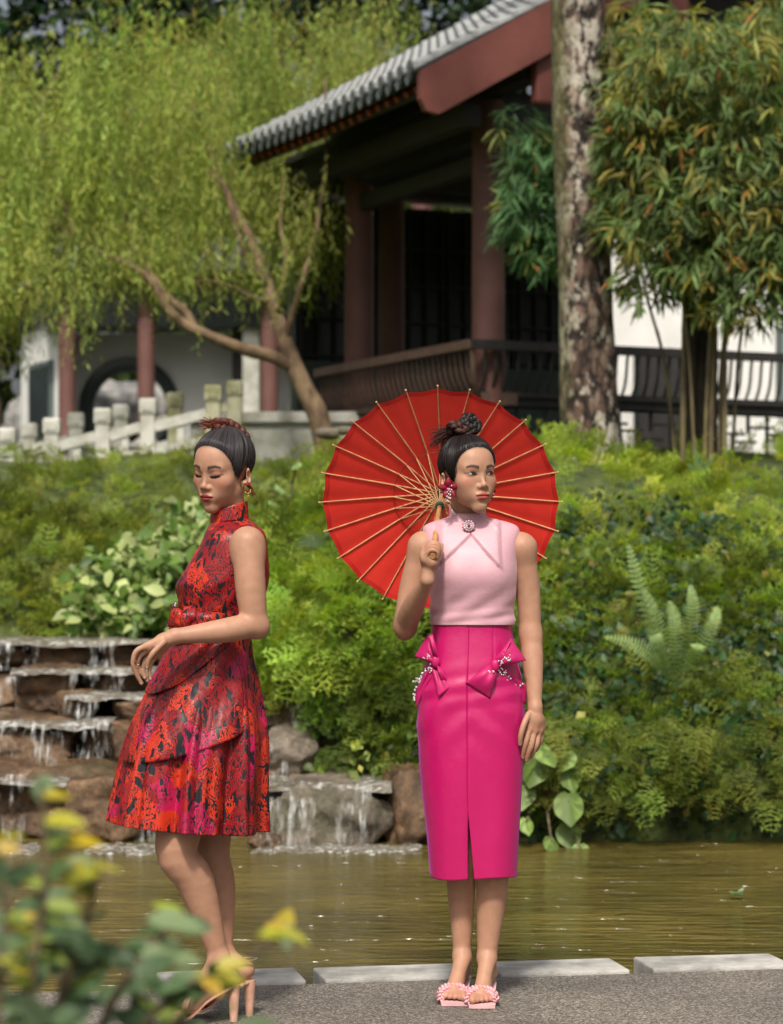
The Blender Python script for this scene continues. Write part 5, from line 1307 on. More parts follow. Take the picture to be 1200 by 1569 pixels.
def mat_skin():
    m, t, b = new_mat('skin')
    a = N(t, 'ShaderNodeAttribute', attribute_name='tint'); tc = N(t, 'ShaderNodeTexCoord')
    n = N(t, 'ShaderNodeTexNoise', i_Scale=45.0, i_Detail=4.0); t.links.new(tc.outputs['Object'], n.inputs[0])
    r = ramp(t, [(0.3, (0.93, 0.91, 0.90)), (0.7, (1.05, 1.05, 1.05))], n.outputs[0])
    t.links.new(mixc(t, 1.0, a.outputs['Color'], r.outputs[0], 'MULTIPLY'), b.inputs['Base Color'])
    b.inputs['Roughness'].default_value = 0.5; b.inputs['Specular IOR Level'].default_value = 0.3
    b.inputs['Subsurface Weight'].default_value = 0.12; b.inputs['Subsurface Radius'].default_value = (1.0, 0.35, 0.2); b.inputs['Subsurface Scale'].default_value = 0.006
    n2 = N(t, 'ShaderNodeTexNoise', i_Scale=700.0, i_Detail=2.0); t.links.new(tc.outputs['Object'], n2.inputs[0])
    bp = N(t, 'ShaderNodeBump', i_Strength=0.12, i_Distance=0.001); t.links.new(n2.outputs[0], bp.inputs['Height']); t.links.new(bp.outputs[0], b.inputs['Normal'])
    return m
M_SKIN = mat_skin()
def mat_hair(name, c1, c2):
    m, t, b = new_mat(name)
    a = N(t, 'ShaderNodeAttribute', attribute_name='tint'); t.links.new(a.outputs['Color'], b.inputs['Base Color'])
    b.inputs['Roughness'].default_value = 0.40; b.inputs['Specular IOR Level'].default_value = 0.22; b.inputs['Anisotropic'].default_value = 0.5
    return m
M_HAIR = mat_hair('hair', None, None)

def cap_sdf(q, off=0.0065):
    hz = np.interp(q[:, 1], HL_Y, HL_Z); return smax(skull(q) - off * np.clip((q[:, 2] - hz) / 0.034, 0.02, 1), hz - q[:, 2], 0.004)
def strands_on_cap(bun, nstr, seed, off=0.0):
    """combed-back strands: polylines (n, k, 3) in head space from hairline to the knot."""
    r = np.random.default_rng(seed); c = np.array((0, 0.012, 0.036)); K = 16
    def radius(dirs):
        lo_, hi_ = np.full(len(dirs), 0.02), np.full(len(dirs), 0.16)
        for _ in range(18):
            md = (lo_ + hi_) / 2; v = skull(c + dirs * md[:, None]) - off; lo_ = np.where(v < 0, md, lo_); hi_ = np.where(v < 0, hi_, md)
        return (lo_ + hi_) / 2
    out = []
    bd = np.array(bun) - c; bd /= np.linalg.norm(bd)
    for _ in range(nstr):
        ph = r.uniform(0, 2 * np.pi); el_ = np.radians(np.linspace(-62, 75, 60)); d = np.stack([np.cos(el_) * np.sin(ph), -np.cos(el_) * np.cos(ph), np.sin(el_)], 1)
        p = c + d * radius(d)[:, None]; ok = p[:, 2] > np.interp(p[:, 1], HL_Y, HL_Z) + 0.001
        if not ok.any(): continue
        st = d[np.argmax(ok)]; an = np.arccos(np.clip(st @ bd, -1, 1)); tt = np.linspace(r.uniform(-0.02, 0.09), 0.97, K)
        ds = (np.sin((1 - tt) * an)[:, None] * st + np.sin(tt * an)[:, None] * bd) / np.sin(an); ds /= np.linalg.norm(ds, axis=1, keepdims=True)
        rad = radius(ds); q = c + ds * rad[:, None]; lift = r.uniform(0.0004, 0.0016)
        out.append(c + ds * (rad + 0.0065 * np.clip((q[:, 2] - np.interp(q[:, 1], HL_Y, HL_Z)) / 0.034, 0.02, 1) + lift * np.linspace(0.1, 1, K) + 0.001 * np.sin(np.clip(tt, 0, 1) * np.pi))[:, None])
    return out

def ribbon_tubes(lines, rad, sides=3, tint=None, seed=0):
    """many thin tubes as arrays."""
    Vs, Fs, Ts, b = [], [], [], 0
    for i, L in enumerate(lines):
        L = np.array(L); k = len(L); T_ = np.gradient(L, axis=0); T_ /= np.linalg.norm(T_, axis=1, keepdims=True) + 1e-9
        ref = np.array([0.31, 0.17, 0.93]); n1 = np.cross(T_, ref); n1 /= np.linalg.norm(n1, axis=1, keepdims=True) + 1e-9; n2 = np.cross(T_, n1)
        rr = (rad[i] if hasattr(rad, '__len__') else rad) * np.clip(np.minimum(np.linspace(0.6, 9, k), np.linspace(5, 0.5, k)), 0, 1)
        an = np.arange(sides) * 2 * np.pi / sides
        V = L[:, None] + rr[:, None, None] * (np.cos(an)[None, :, None] * n1[:, None] + np.sin(an)[None, :, None] * n2[:, None])
        F = np.array([(a * sides + s, a * sides + (s + 1) % sides, (a + 1) * sides + (s + 1) % sides, (a + 1) * sides + s) for a in range(k - 1) for s in range(sides)])
        Vs.append(V.reshape(-1, 3)); Fs.append(F + b); b += k * sides; Ts.append(np.tile(tint[i] if tint is not None else np.array([.02, .016, .014]), (k * sides, 1)))
    return np.concatenate(Vs), np.concatenate(Fs), np.concatenate(Ts)

# ------------------------------------------------------------------ lofted garments
def loft(levels, nz, na, fold=None):
    """levels: (cx, cy, z, hw, hd, power) top to bottom -> V grid (nz, na, 3), a=0 faces -Y and runs towards +X."""
    S = smooth_path(levels, nz); A = np.linspace(0, 2 * np.pi, na, endpoint=False)
    V = np.zeros((nz, na, 3))
    for i, (cx, cy, z, hw, hd, pw) in enumerate(S):
        sx, sy = np.sin(A), -np.cos(A); k = (np.abs(sx) ** pw + np.abs(sy) ** pw) ** (-1 / pw)
        rx, ry = hw * k * sx, hd * k * sy
        V[i, :, 0] = cx + rx; V[i, :, 1] = cy + ry; V[i, :, 2] = z
    return V, A
def grid_faces(nz, na, wrap=True):
    I, J = np.meshgrid(np.arange(nz - 1), np.arange(na if wrap else na - 1), indexing='ij'); J2 = (J + 1) % na
    return np.stack([I * na + J, (I + 1) * na + J, (I + 1) * na + J2, I * na + J2], -1).reshape(-1, 4)
def grid_normals(V, wrap=True):
    dv = np.gradient(V, axis=0); du = (np.roll(V, -1, 1) - np.roll(V, 1, 1)) if wrap else np.gradient(V, axis=1)
    n = np.cross(dv, du); return n / (np.linalg.norm(n, axis=2, keepdims=True) + 1e-9)
def add_solid(o, t, off=1.0):
    m = o.modifiers.new('thickness', 'SOLIDIFY'); m.thickness = t; m.offset = off; return o
# ------------------------------------------------------------------ the woman in pink
YP = 7.40
Wp = lambda x, y, d=0.0: P(x, y, YP + d)
PK = empty('person', Wp(722, 1531, 0), 0, 'woman in pale pink top and magenta pencil skirt holding a red parasol', 'person')
PK.location.z = 0.0
pk0 = arr(PK.location)

# ---- the parasol's axis first: the hand closes on it
PA_END = arr(Wp(663, 852, -0.20)); PA_AX = np.array([-0.068, -0.925, -0.380]); PA_AX /= np.linalg.norm(PA_AX); PA_TOP = PA_END - PA_AX * 0.54

# ---- skin
HC = arr(Wp(717, 727, -0.02)); HR = rotm(math.radians(27), math.radians(1), math.radians(-2))
hl = lambda p: (p - HC) @ HR
pts = lambda L: [arr(Wp(*q)) for q in L]
neck = pts([(712, 760, 0.02), (716, 800, 0.035), (718, 830, 0.04)])
arm1 = pts([(649, 838, 0.02), (632, 900, 0.03), (621, 958, 0.02)]); fore1 = pts([(622, 958, 0.02), (634, 928, -0.06), (655, 889, -0.165)])
arm2 = pts([(799, 840, 0.02), (809, 905, 0.035), (813, 972, 0.03)]); fore2 = pts([(813, 972, 0.03), (816, 1010, 0.01), (820, 1084, -0.03)])
# frame round the handle for the grip
gx = np.cross(PA_AX, (0, 0, 1)); gx /= np.linalg.norm(gx); gz = np.cross(gx, PA_AX)   # gx ~ sideways, gz ~ up, both square to the handle
if gx[0] < 0: gx = -gx
grip = lambda s, ang, r: PA_END - PA_AX * s + (gx * math.cos(ang) + gz * math.sin(ang)) * r
def hand1(p):
    d = s_cone(p, fore1[-1], grip(0.035, math.radians(238), 0.026), 0.0190, 0.0235)
    d = smin(d, s_cone(p, grip(0.012, math.radians(215), 0.026), grip(0.075, math.radians(200), 0.027), 0.015, 0.016), 0.02)
    d = smin(d, s_cone(p, grip(0.012, math.radians(268), 0.026), grip(0.07, math.radians(262), 0.028), 0.013, 0.016), 0.02)
    fs = None
    for k in range(4):
        s = 0.008 + 0.0185 * k; r0 = (0.0165, 0.0185, 0.0195, 0.0185)[k]; th = (0.0068, 0.0075, 0.0079, 0.0076)[k]
        a_ = [grip(s, math.radians(q), r0 + 0.004 * (q > 150)) for q in (195, 140, 88, 30, -28)]
        e = chain(p, a_, [th * 1.12, th * 1.1, th * 1.02, th * 0.95, th * 0.85], 0.004); fs = e if fs is None else np.minimum(fs, e)
    d = smin(d, fs, 0.005)
    th_ = chain(p, [grip(0.03, math.radians(285), 0.026), grip(0.07, math.radians(320), 0.024), grip(0.10, math.radians(350), 0.020)], [0.012, 0.0095, 0.008], 0.006)
    return smin(d, th_, 0.006)
F2 = [([(812, 1114, -0.045), (807, 1134, -0.055), (803, 1148, -0.05), (801, 1160, -0.04)], 0.0080), ([(819, 1118, -0.040), (815, 1140, -0.052), (810, 1154, -0.045), (807, 1165, -0.035)], 0.0082),
      ([(826, 1118, -0.028), (823, 1139, -0.04), (818, 1151, -0.035), (814, 1161, -0.025)], 0.0078), ([(831, 1113, -0.012), (829, 1131, -0.02), (826, 1141, -0.016), (822, 1150, -0.01)], 0.0070), ([(810, 1094, -0.05), (802, 1112, -0.07), (798, 1128, -0.072), (797, 1140, -0.065)], 0.0084)]
def hand2(p):
    d = s_cone(p, fore2[-1], arr(Wp(820, 1102, -0.03)), 0.0215, 0.025)
    for a, b_, ra, rb in (((813, 1100, -0.042), (813, 1115, -0.044), 0.014, 0.0125), ((820, 1100, -0.036), (820, 1119, -0.040), 0.0145, 0.0125), ((827, 1102, -0.022), (827, 1119, -0.028), 0.014, 0.012), ((830, 1104, -0.01), (831, 1114, -0.014), 0.012, 0.0105)):
        d = smin(d, s_cone(p, arr(Wp(*a)), arr(Wp(*b_)), ra, rb), 0.012)
    fs = None
    for L, r in F2:
        e = chain(p, pts(L), [r * 1.12, r * 1.06, r * 0.96, r * 0.78], 0.004); fs = e if fs is None else np.minimum(fs, e)
    return smin(d, fs, 0.006)
def arms_pk(p):
    d = chain(p, [neck[2], arr(Wp(658, 836, 0.03)), arm1[0]], [0.045, 0.040, 0.0425], 0.03)
    d = smin(d, chain(p, arm1, [0.0415, 0.0400, 0.0350], 0.03), 0.03)
    d = smin(d, chain(p, fore1, [0.0345, 0.0340, 0.0188], 0.02), 0.012)
    d = smin(d, s_sph(p, arr(Wp(620, 968, 0.03)), 0.026), 0.02)
    d = smin(d, chain(p, [neck[2], arr(Wp(788, 836, 0.03)), arm2[0]], [0.045, 0.040, 0.0420], 0.03), 0.03)
    d = smin(d, chain(p, arm2, [0.0410, 0.0375, 0.0325], 0.03), 0.03)
    d = smin(d, chain(p, fore2, [0.0325, 0.0330, 0.0200], 0.02), 0.02)
    return d
def upper_pk(p):
    d = arms_pk(p); d = smin(d, hand1(p), 0.010); return smin(d, hand2(p), 0.010)
def head_pk(p):
    d = head_sdf(hl(p)); return smin(d, chain(p, neck, [0.045, 0.044, 0.058], 0.03), 0.020)
LEGS = [dict(hip=(703, 1180, 0.02), knee=(705, 1300, 0.01), calf=(707, 1372, 0.045), ank=(708, 1464, 0.035), heel=(709, 1486, 0.055), ball=(696, 1519, -0.07), sx=-1),
        dict(hip=(752, 1180, 0.0), knee=(755, 1300, -0.03), calf=(753, 1372, 0.005), ank=(746, 1466, -0.005), heel=(749, 1490, 0.015), ball=(738, 1523, -0.11), sx=1)]
TOES = {}
def leg(p, L, r=(0.075, 0.056, 0.0475, 0.0265)):
    d = chain(p, pts([L['hip'], L['knee'], L['calf'], L['ank']]), r, 0.03)
    heel, ball, ank = arr(Wp(*L['heel'])), arr(Wp(*L['ball'])), arr(Wp(*L['ank']))
    d = smin(d, s_cone(p, ank, heel, 0.026, 0.024), 0.015)
    d = smin(d, s_cone(p, ank + (0, -0.02, -0.01), ball + (0, 0.01, 0.010), 0.026, 0.020), 0.02)
    d = smin(d, s_cone(p, heel, ball, 0.022, 0.021), 0.02)
    d = smin(d, s_cone(p, ball + (-0.019, 0, 0), ball + (0.019, 0, 0), 0.018, 0.018), 0.012)
    for k in range(5):
        off_ = (-0.026 + 0.013 * k) * -L['sx'] if False else (-0.026 + 0.013 * k); big = (k == 4) if L['sx'] < 0 else (k == 0)
        idx_ = (4 - k) if L['sx'] < 0 else k; ln = 0.046 - 0.0055 * idx_; r_ = 0.0115 if big else 0.0080
        b0 = ball + (off_ * 0.9, -0.012, -0.004); e0 = ball + (off_ * 1.12, -ln, -0.012)
        t_ = chain(p, [b0, (b0 + e0) / 2 + (0, 0, 0.003), e0], [r_ * 1.05, r_ * 1.05, r_ * 0.92], 0.003)
        d = smin(d, t_, 0.005)
    return d
def legs_pk(p): return smin(leg(p, LEGS[0], (0.075, 0.050, 0.0420, 0.0255)), leg(p, LEGS[1], (0.08, 0.055, 0.0475, 0.0285)), 0.004)
def torso_pk(p):
    d = chain(p, pts([(722, 830, 0.03), (722, 900, 0.02), (723, 960, 0.03), (722, 1060, 0.03), (722, 1180, 0.02)]), [0.07, 0.075, 0.07, 0.085, 0.085], 0.04); return smin(d, chain(p, neck, [0.043, 0.042, 0.055], .03), 0.03)

bits = []
def region(f, a, b_, h, col_=None):
    lo = np.minimum(arr(a), arr(b_)); hi = np.maximum(arr(a), arr(b_)); V, F = sdf_mesh(f, lo, hi, h)
    return V, F, (np.tile(SKIN, (len(V), 1)) if col_ is None else col_(V))
LIP_P = (0.35, 0.055, 0.050)
bits.append(region(head_pk, HC + (-0.105, -0.135, -0.19), HC + (0.105, 0.125, 0.13), 0.0022, lambda V: paint_face(hl(V), 0, LIP_P, 0.0042)))
RED_SPOTS = [(arr(Wp(618, 972, 0.02)), 0.03), (arr(Wp(815, 975, 0.04)), 0.03), (arr(Wp(661, 835, -0.2)), 0.025), (arr(Wp(820, 1118, -0.04)), 0.022), (arr(Wp(700, 1520, -0.1)), 0.04), (arr(Wp(742, 1524, -0.14)), 0.04), (arr(Wp(805, 1155, -.05)), .015)]
def toned(V):
    c = np.tile(SKIN, (len(V), 1)) * (1 + 0.06 * vnoise(V * 8, 4, 1.0) + 0.03 * vnoise(V * 60, 6, 1.0))[:, None]
    for q, r in RED_SPOTS:                           # redder skin at elbows, knuckles, knees and heels
        a = 0.5 * np.exp(-(np.linalg.norm(V - q, axis=1) / r) ** 2)[:, None]; c = c * (1 - a) + np.array((0.36, 0.145, 0.095)) * a
    return c
def hands_tone(V):
    c = toned(V)
    for L, r in F2:                                  # nails
        tip = arr(Wp(*L[-1])); dd = np.linalg.norm(V - (tip + (0.001, -0.005, -0.003)), axis=1); c[dd < 0.0052] = (0.50, 0.30, 0.24)
    return c
bits.append(region(upper_pk, Wp(585, 1000, -0.27), Wp(700, 795, 0.11), 0.0030, toned))
bits.append(region(upper_pk, Wp(752, 1180, -0.12), Wp(845, 795, 0.11), 0.0028, hands_tone))
bits.append(region(legs_pk, Wp(660, 1560, -0.22), Wp(800, 1180, 0.14), 0.0034, toned))
bits.append(region(torso_pk, Wp(630, 1200, -0.14), Wp(820, 790, 0.16), 0.012))
V, F, T = merge(bits)
link_mesh('body', arr_mesh('body', V - pk0, F, T), M_SKIN, PK)

# ---- hair
def to_world(q): return HC + q @ HR.T
HAIR_C = np.array([0.011, 0.008, 0.0075])
def hair_of(parent, o0, toW, capfun, bun, seed, colr, nstr=420):
    lo, hi = (-0.10, -0.125, -0.085), (0.10, 0.125, 0.14)
    V, F = sdf_mesh(lambda q: cap_sdf(q), lo, hi, 0.0032)
    parts = [(toW(V), F, np.tile(colr * 0.55, (len(V), 1)))]
    L = strands_on_cap(bun, nstr, seed); ti = [colr * (0.8 + 0.7 * rng.random()) for _ in L]
    v, f, t = ribbon_tubes([toW(l) for l in L], list(rng.uniform(0.0010, 0.0021, len(L))), 4, ti); parts.append((v, f, t))
    V, F, T = merge(parts)
    return link_mesh('hair', arr_mesh('hair', V - o0, F, T), M_HAIR, parent)
def braid(path, r, width, turns, n=90):
    """three plaited strands along a path (head space)."""
    S = smooth_path(path, n); T_ = np.gradient(S, axis=0); T_ /= np.linalg.norm(T_, axis=1, keepdims=True); ref = np.array([0.2, -1, 0.15]); a_ = np.cross(T_, ref); a_ /= np.linalg.norm(a_, axis=1, keepdims=True); b_ = np.cross(T_, a_); out = []
    for k in range(3):
        ph = np.linspace(0, 2 * np.pi * turns, n) + 2 * np.pi * k / 3; out.append(S + a_ * (np.sin(ph) * width)[:, None] + b_ * (np.sin(2 * ph) * width * 0.55)[:, None])
    return out
def braid_mesh(lines, r, colr):
    Vs = []
    for L in lines:
        n = len(L); L = np.array(L)
        # each plait is itself a bundle of hair ropes
        T_ = np.gradient(L, axis=0); T_ /= np.linalg.norm(T_, axis=1, keepdims=True) + 1e-9; n1 = np.cross(T_, [0.3, 0.5, 0.8]); n1 /= np.linalg.norm(n1, axis=1, keepdims=True); n2 = np.cross(T_, n1)
        for k in range(7):
            a_ = 2 * np.pi * k / 7 + np.linspace(0, 3, n); q = L + (n1 * np.cos(a_)[:, None] + n2 * np.sin(a_)[:, None]) * r * 0.55; Vs.append((q, r * 0.52, colr * (0.6 + 0.9 * rng.random())))
    return ribbon_tubes([v[0] for v in Vs], [v[1] for v in Vs], 6, [v[2] for v in Vs])
BUN = (0.004, 0.026, 0.128)
hair = hair_of(PK, pk0, to_world, None, BUN, 5, HAIR_C)
loop = [(-0.006 + 0.031 * math.cos(a), 0.024 + 0.022 * math.sin(a), 0.140 + 0.012 * math.sin(2 * a + 1)) for a in np.linspace(0, 2 * math.pi * 1.02, 12)]
loop2 = [(0.020 + 0.021 * math.cos(a), 0.012 + 0.014 * math.sin(a), 0.156 + 0.019 * math.sin(a)) for a in np.linspace(0.5, 2 * math.pi + 0.4, 10)]
REDBR = np.array([0.045, 0.018, 0.014])
parts = [braid_mesh(braid([to_world(np.array(q)) for q in loop], 0.006, 0.0100, 3), 0.0085, REDBR), braid_mesh(braid([to_world(np.array(q)) for q in loop2], 0.006, 0.0090, 2.5), 0.0078, HAIR_C * 1.5)]
V, F, T = merge(parts); link_mesh('braided_bun', arr_mesh('braided_bun', V - pk0, F, T), M_HAIR, hair)
fl = []
for i in range(130):                                  # loose tail flicking out of the bun
    a0 = to_world(np.array([-0.012, 0.028, 0.138])) + rng.normal(0, 0.005, 3); e = arr(Wp(656 + rng.uniform(0, 26), 690 - rng.uniform(0, 30), 0.02)) + rng.normal(0, 0.006, 3); md = (a0 + e) / 2 + (0, 0, 0.010 + rng.normal(0, 0.004))
    fl.append(smooth_path([a0, md, e], 9))
V, F, T = ribbon_tubes(fl, 0.0009, 3, [REDBR * (0.5 + 1.2 * rng.random()) for _ in fl]); link_mesh('hair_tail', arr_mesh('hair_tail', V - pk0, F, T), M_HAIR, hair)
by = []                                               # fine baby hairs round the hairline
for i in range(70):
    y_ = rng.uniform(-0.085, -0.02); sg = rng.choice((-1, 1)); q = np.array([sg * 0.06, y_, np.interp(y_, HL_Y, HL_Z)]); c_ = np.array((0, 0.012, 0.036)); d_ = q - c_; d_ /= np.linalg.norm(d_)
    lo_, hi_ = 0.03, 0.15
    for _ in range(16):
        m_ = (lo_ + hi_) / 2
        if skull((c_ + d_ * m_)[None])[0] < 0.001: lo_ = m_
        else: hi_ = m_
    s_ = c_ + d_ * lo_; by.append([to_world(s_ + np.array([0, 0, 0.012])), to_world(s_ + np.array([sg * 0.001, rng.normal(0, .002), 0.004])), to_world(s_ + np.array([sg * .0012, rng.normal(0, .003), -0.006 - 0.006 * rng.random()]))])
V, F, T = ribbon_tubes(by, 0.0006, 3, [HAIR_C] * len(by)); link_mesh('baby_hair', arr_mesh('baby_hair', V - pk0, F, T), M_HAIR, hair)['kind'] = 'stuff'

# ---- pale pink top
def mat_silk(name, c, sheen, rough=0.38, sw=0.35):
    m, t, b = new_mat(name)
    tc = N(t, 'ShaderNodeTexCoord'); mp = N(t, 'ShaderNodeMapping'); mp.inputs['Scale'].default_value = (60, 60, 900); t.links.new(tc.outputs['Object'], mp.inputs[0])
    n = N(t, 'ShaderNodeTexNoise', i_Scale=1.0, i_Detail=3.0); t.links.new(mp.outputs[0], n.inputs[0])
    r = ramp(t, [(0.3, tuple(x * 0.86 for x in c)), (0.7, c)], n.outputs[0]); t.links.new(r.outputs[0], b.inputs['Base Color'])
    b.inputs['Roughness'].default_value = rough; b.inputs['Specular IOR Level'].default_value = 0.45
    b.inputs['Sheen Weight'].default_value = sw; b.inputs['Sheen Roughness'].default_value = 0.35; b.inputs['Sheen Tint'].default_value = (*sheen, 1)
    b.inputs['Anisotropic'].default_value = 0.4
    n2 = N(t, 'ShaderNodeTexNoise', i_Scale=7.0, i_Detail=4.0); t.links.new(tc.outputs['Object'], n2.inputs[0])
    bp0 = N(t, 'ShaderNodeBump', i_Strength=0.45, i_Distance=0.012); t.links.new(n2.outputs[0], bp0.inputs['Height'])
    bp = N(t, 'ShaderNodeBump', i_Strength=0.10, i_Distance=0.001); t.links.new(n.outputs[0], bp.inputs['Height']); t.links.new(bp0.outputs[0], bp.inputs['Normal']); t.links.new(bp.outputs[0], b.inputs['Normal'])
    return m
M_PALE = mat_silk('pale_pink_silk', (0.57, 0.32, 0.365), (0.9, 0.7, 0.75), 0.50)
M_MAG = mat_silk('magenta_silk', (0.46, 0.0065, 0.108), (0.40, 0.05, 0.50), 0.29, 0.5)
M_MAG.node_tree.nodes['Principled BSDF'].inputs['Specular IOR Level'].default_value = 0.6
M_MAGBOW = mat_silk('bow_silk', (0.48, 0.008, 0.115), (0.40, 0.05, 0.40), 0.55, 0.4)
M_BEAD = simple('silver_bead', (0.88, 0.85, 0.86), 0.15, (0.65, 0.55, 0.6), 30, metal=0.6)
M_RUBY = simple('ruby_bead', (0.30, 0.006, 0.02), 0.15, (0.16, 0.004, 0.012), 30, spec=0.7)
def lv(px, py, hwpx, hd, dy=0.0, pw=2.3, Wf=Wp, sc=None):
    q = Wf(px, py, dy); return (q.x, q.y, q.z, hwpx / FPX * q.y, hd, pw)
BL = [lv(717, 788, 24, 0.050, 0.03), lv(717, 793, 29, 0.054, 0.03), lv(718, 797, 42, 0.054, 0.03), lv(720, 801, 57, 0.052, 0.029), lv(721, 807, 70, 0.054, 0.027), lv(722, 815, 72.5, 0.064, 0.023), lv(722, 829, 71, 0.080, 0.018),
      lv(722, 850, 68.5, 0.099, 0.014), lv(723, 880, 67, 0.108, 0.012), lv(724, 905, 65, 0.103, 0.014), lv(724, 930, 63, 0.095, 0.018), lv(724, 957, 63.5, 0.093, 0.02)]
NZ, NA = 150, 250
G, A = loft(BL, NZ, NA); Nn = grid_normals(G)
pxg = 600 + G[..., 0] / G[..., 1] * FPX; pyg = HORIZON - (G[..., 2] - CAM_H) / G[..., 1] * FPX
fr_ = G[..., 1] < (YP + 0.0)
if Nn[80, 0, 1] > 0: Nn = -Nn
# bust, folds, and the two crossed panels whose edges run down from the brooch
dsp = 0.012 * (np.exp(-(((pxg - 692) / 26) ** 2 + ((pyg - 882) / 26) ** 2)) + np.exp(-(((pxg - 756) / 26) ** 2 + ((pyg - 882) / 26) ** 2))) * fr_
dsp += 0.0022 * np.sin((pxg * 0.8 + pyg) * 0.16) * np.exp(-((pyg - 930) / 26) ** 2) + 0.0016 * np.sin(pyg * 0.33 + pxg * 0.05) * np.exp(-((pyg - 945) / 14) ** 2)
edge = np.where(pxg < 722, 820 + (722 - pxg) * 1.0, 820 + (pxg - 722) * 1.22)
lim = np.clip((pxg - 668) / 12, 0, 1) * np.clip((768 - pxg) / 8, 0, 1)
dsp += 0.0105 * fr_ * lim * np.clip((edge - pyg) / 1.5 + 0.5, 0, 1) * np.clip((pyg - 795) / 10, 0, 1)
dsp += 0.004 * fr_ * np.exp(-((pyg - (790 + (pxg - 738) * 1.05)) / 2.5) ** 2) * ((pxg > 735) & (pxg < 765))
G2 = G + Nn * dsp[..., None]
blouse = link_mesh('blouse', arr_mesh('blouse', (G2.reshape(-1, 3) - pk0), grid_faces(NZ, NA)), M_PALE, PK); add_solid(blouse, 0.003)
# stand collar, open in a small V at the throat
cn, cr = 60, 9; V = []
nk = arr(Wp(716.5, 786, 0.025))
for i in range(cr):
    t = i / (cr - 1)
    for k in range(cn):
        a_ = math.radians(12) + (2 * math.pi - math.radians(24)) * k / (cn - 1); fr = 1 - abs(k / (cn - 1) * 2 - 1)
        hgt = 0.016 + 0.036 * min(1, fr * 2.2); rr = 0.0530 + 0.003 * (1 - t)
        V.append(nk + np.array([rr * math.sin(a_) * 1.02, -rr * math.cos(a_) * 1.0, -0.026 - 0.010 * (1 - min(1, fr * 2)) + hgt * t]))
collar = link_mesh('collar', arr_mesh('collar', np.array(V) - pk0, grid_faces(cr, cn, False)), M_PALE, blouse); add_solid(collar, 0.0035, 0)
# brooch
bc = Wp(718.5, 805.5, -0.066); br_ = MB()
for k in range(12):
    a_ = k * math.pi / 6; br_.sphere(bc + Vector((math.cos(a_) * 0.0140, 0.002, math.sin(a_) * 0.0140)), 0.0038, 7, 5)
for k in range(8):
    a_ = k * math.pi / 4; br_.sphere(bc + Vector((math.cos(a_) * 0.0080, -0.002, math.sin(a_) * 0.0080)), 0.0030, 7, 5)
brooch = br_.build('brooch', M_BEAD, blouse, True); brooch.location = (-PK.location.x, -PK.location.y, 0)
rb = MB().sphere(bc + Vector((0, -0.004, 0)), 0.0042, 8, 6)
for k in range(12):
    a_ = (k + .5) * math.pi / 6; rb.sphere(bc + Vector((math.cos(a_) * 0.0188, 0.003, math.sin(a_) * 0.0188)), 0.0024, 6, 4)
o = rb.build('brooch_stone', M_RUBY, brooch, True)
for c_ in (blouse,): pass

# ---- pencil skirt with front slit
SK = [lv(723.5, 953, 60.5, 0.087, 0.02), lv(723, 975, 61.5, 0.090, 0.02), lv(722.5, 1010, 69, 0.100, 0.02), lv(722, 1050, 78, 0.112, 0.02), lv(722, 1090, 81.5, 0.118, 0.02, 2.4), lv(722, 1150, 79, 0.120, 0.018, 2.4), lv(722, 1210, 75.5, 0.118, 0.015, 2.4), lv(723.5, 1270, 71, 0.113, 0.012, 2.4), lv(726, 1341, 65.5, 0.108, 0.01, 2.4)]
NZ, NA = 140, 230
G, A = loft(SK, NZ, NA + 1); S_lv = smooth_path(SK, NZ)
# re-sample the ring so that it opens at the slit
th0 = -0.10
for i in range(NZ):
    cx, cy, z, hw, hd, pw = S_lv[i]; py = HORIZON - (z - CAM_H) / cy * FPX
    gap = np.clip((py - 1238) / (1341 - 1238), 0, 1) * 0.088
    a_ = np.linspace(th0 + gap, th0 + 2 * np.pi - gap * 0.75, NA + 1); sx, sy = np.sin(a_), -np.cos(a_); k = (np.abs(sx) ** pw + np.abs(sy) ** pw) ** (-1 / pw)
    ff = 0.0
    G[i, :, 0] = cx + hw * k * sx; G[i, :, 1] = cy + hd * k * sy; G[i, :, 2] = z
Nn = grid_normals(G, False)
if Nn[80, 5, 1] > 0: Nn = -Nn
pxg = 600 + G[..., 0] / G[..., 1] * FPX; pyg = HORIZON - (G[..., 2] - CAM_H) / G[..., 1] * FPX; fr_ = G[..., 1] < YP
dsp = 0.0018 * np.sin(pyg * 0.22 + 0.04 * pxg) * np.exp(-((pyg - 1055) / 30) ** 2) + 0.0045 * np.sin(pxg * 0.075 + pyg * 0.010) * np.clip((pyg - 1120) / 150, 0, 1) + 0.0022 * np.sin(pyg * 0.11 - 0.10 * np.abs(pxg - 722)) * np.exp(-((pyg - 1100) / 45) ** 2)
dsp += fr_ * (-0.0022 * np.exp(-((pxg - 716) / 1.3) ** 2) - 0.0018 * np.exp(-((pxg - 756) / 1.2) ** 2) * (pyg < 1020))
G[..., 2] += 0.004 * np.sin(A.repeat(1)[None, :NA + 1] * 3)[:, :NA + 1] * (np.arange(NZ) / NZ)[:, None] ** 4
G2 = G + Nn * dsp[..., None]
skirt = link_mesh('skirt', arr_mesh('skirt', G2.reshape(-1, 3) - pk0, grid_faces(NZ, NA + 1, False)), M_MAG, PK); add_solid(skirt, 0.003)
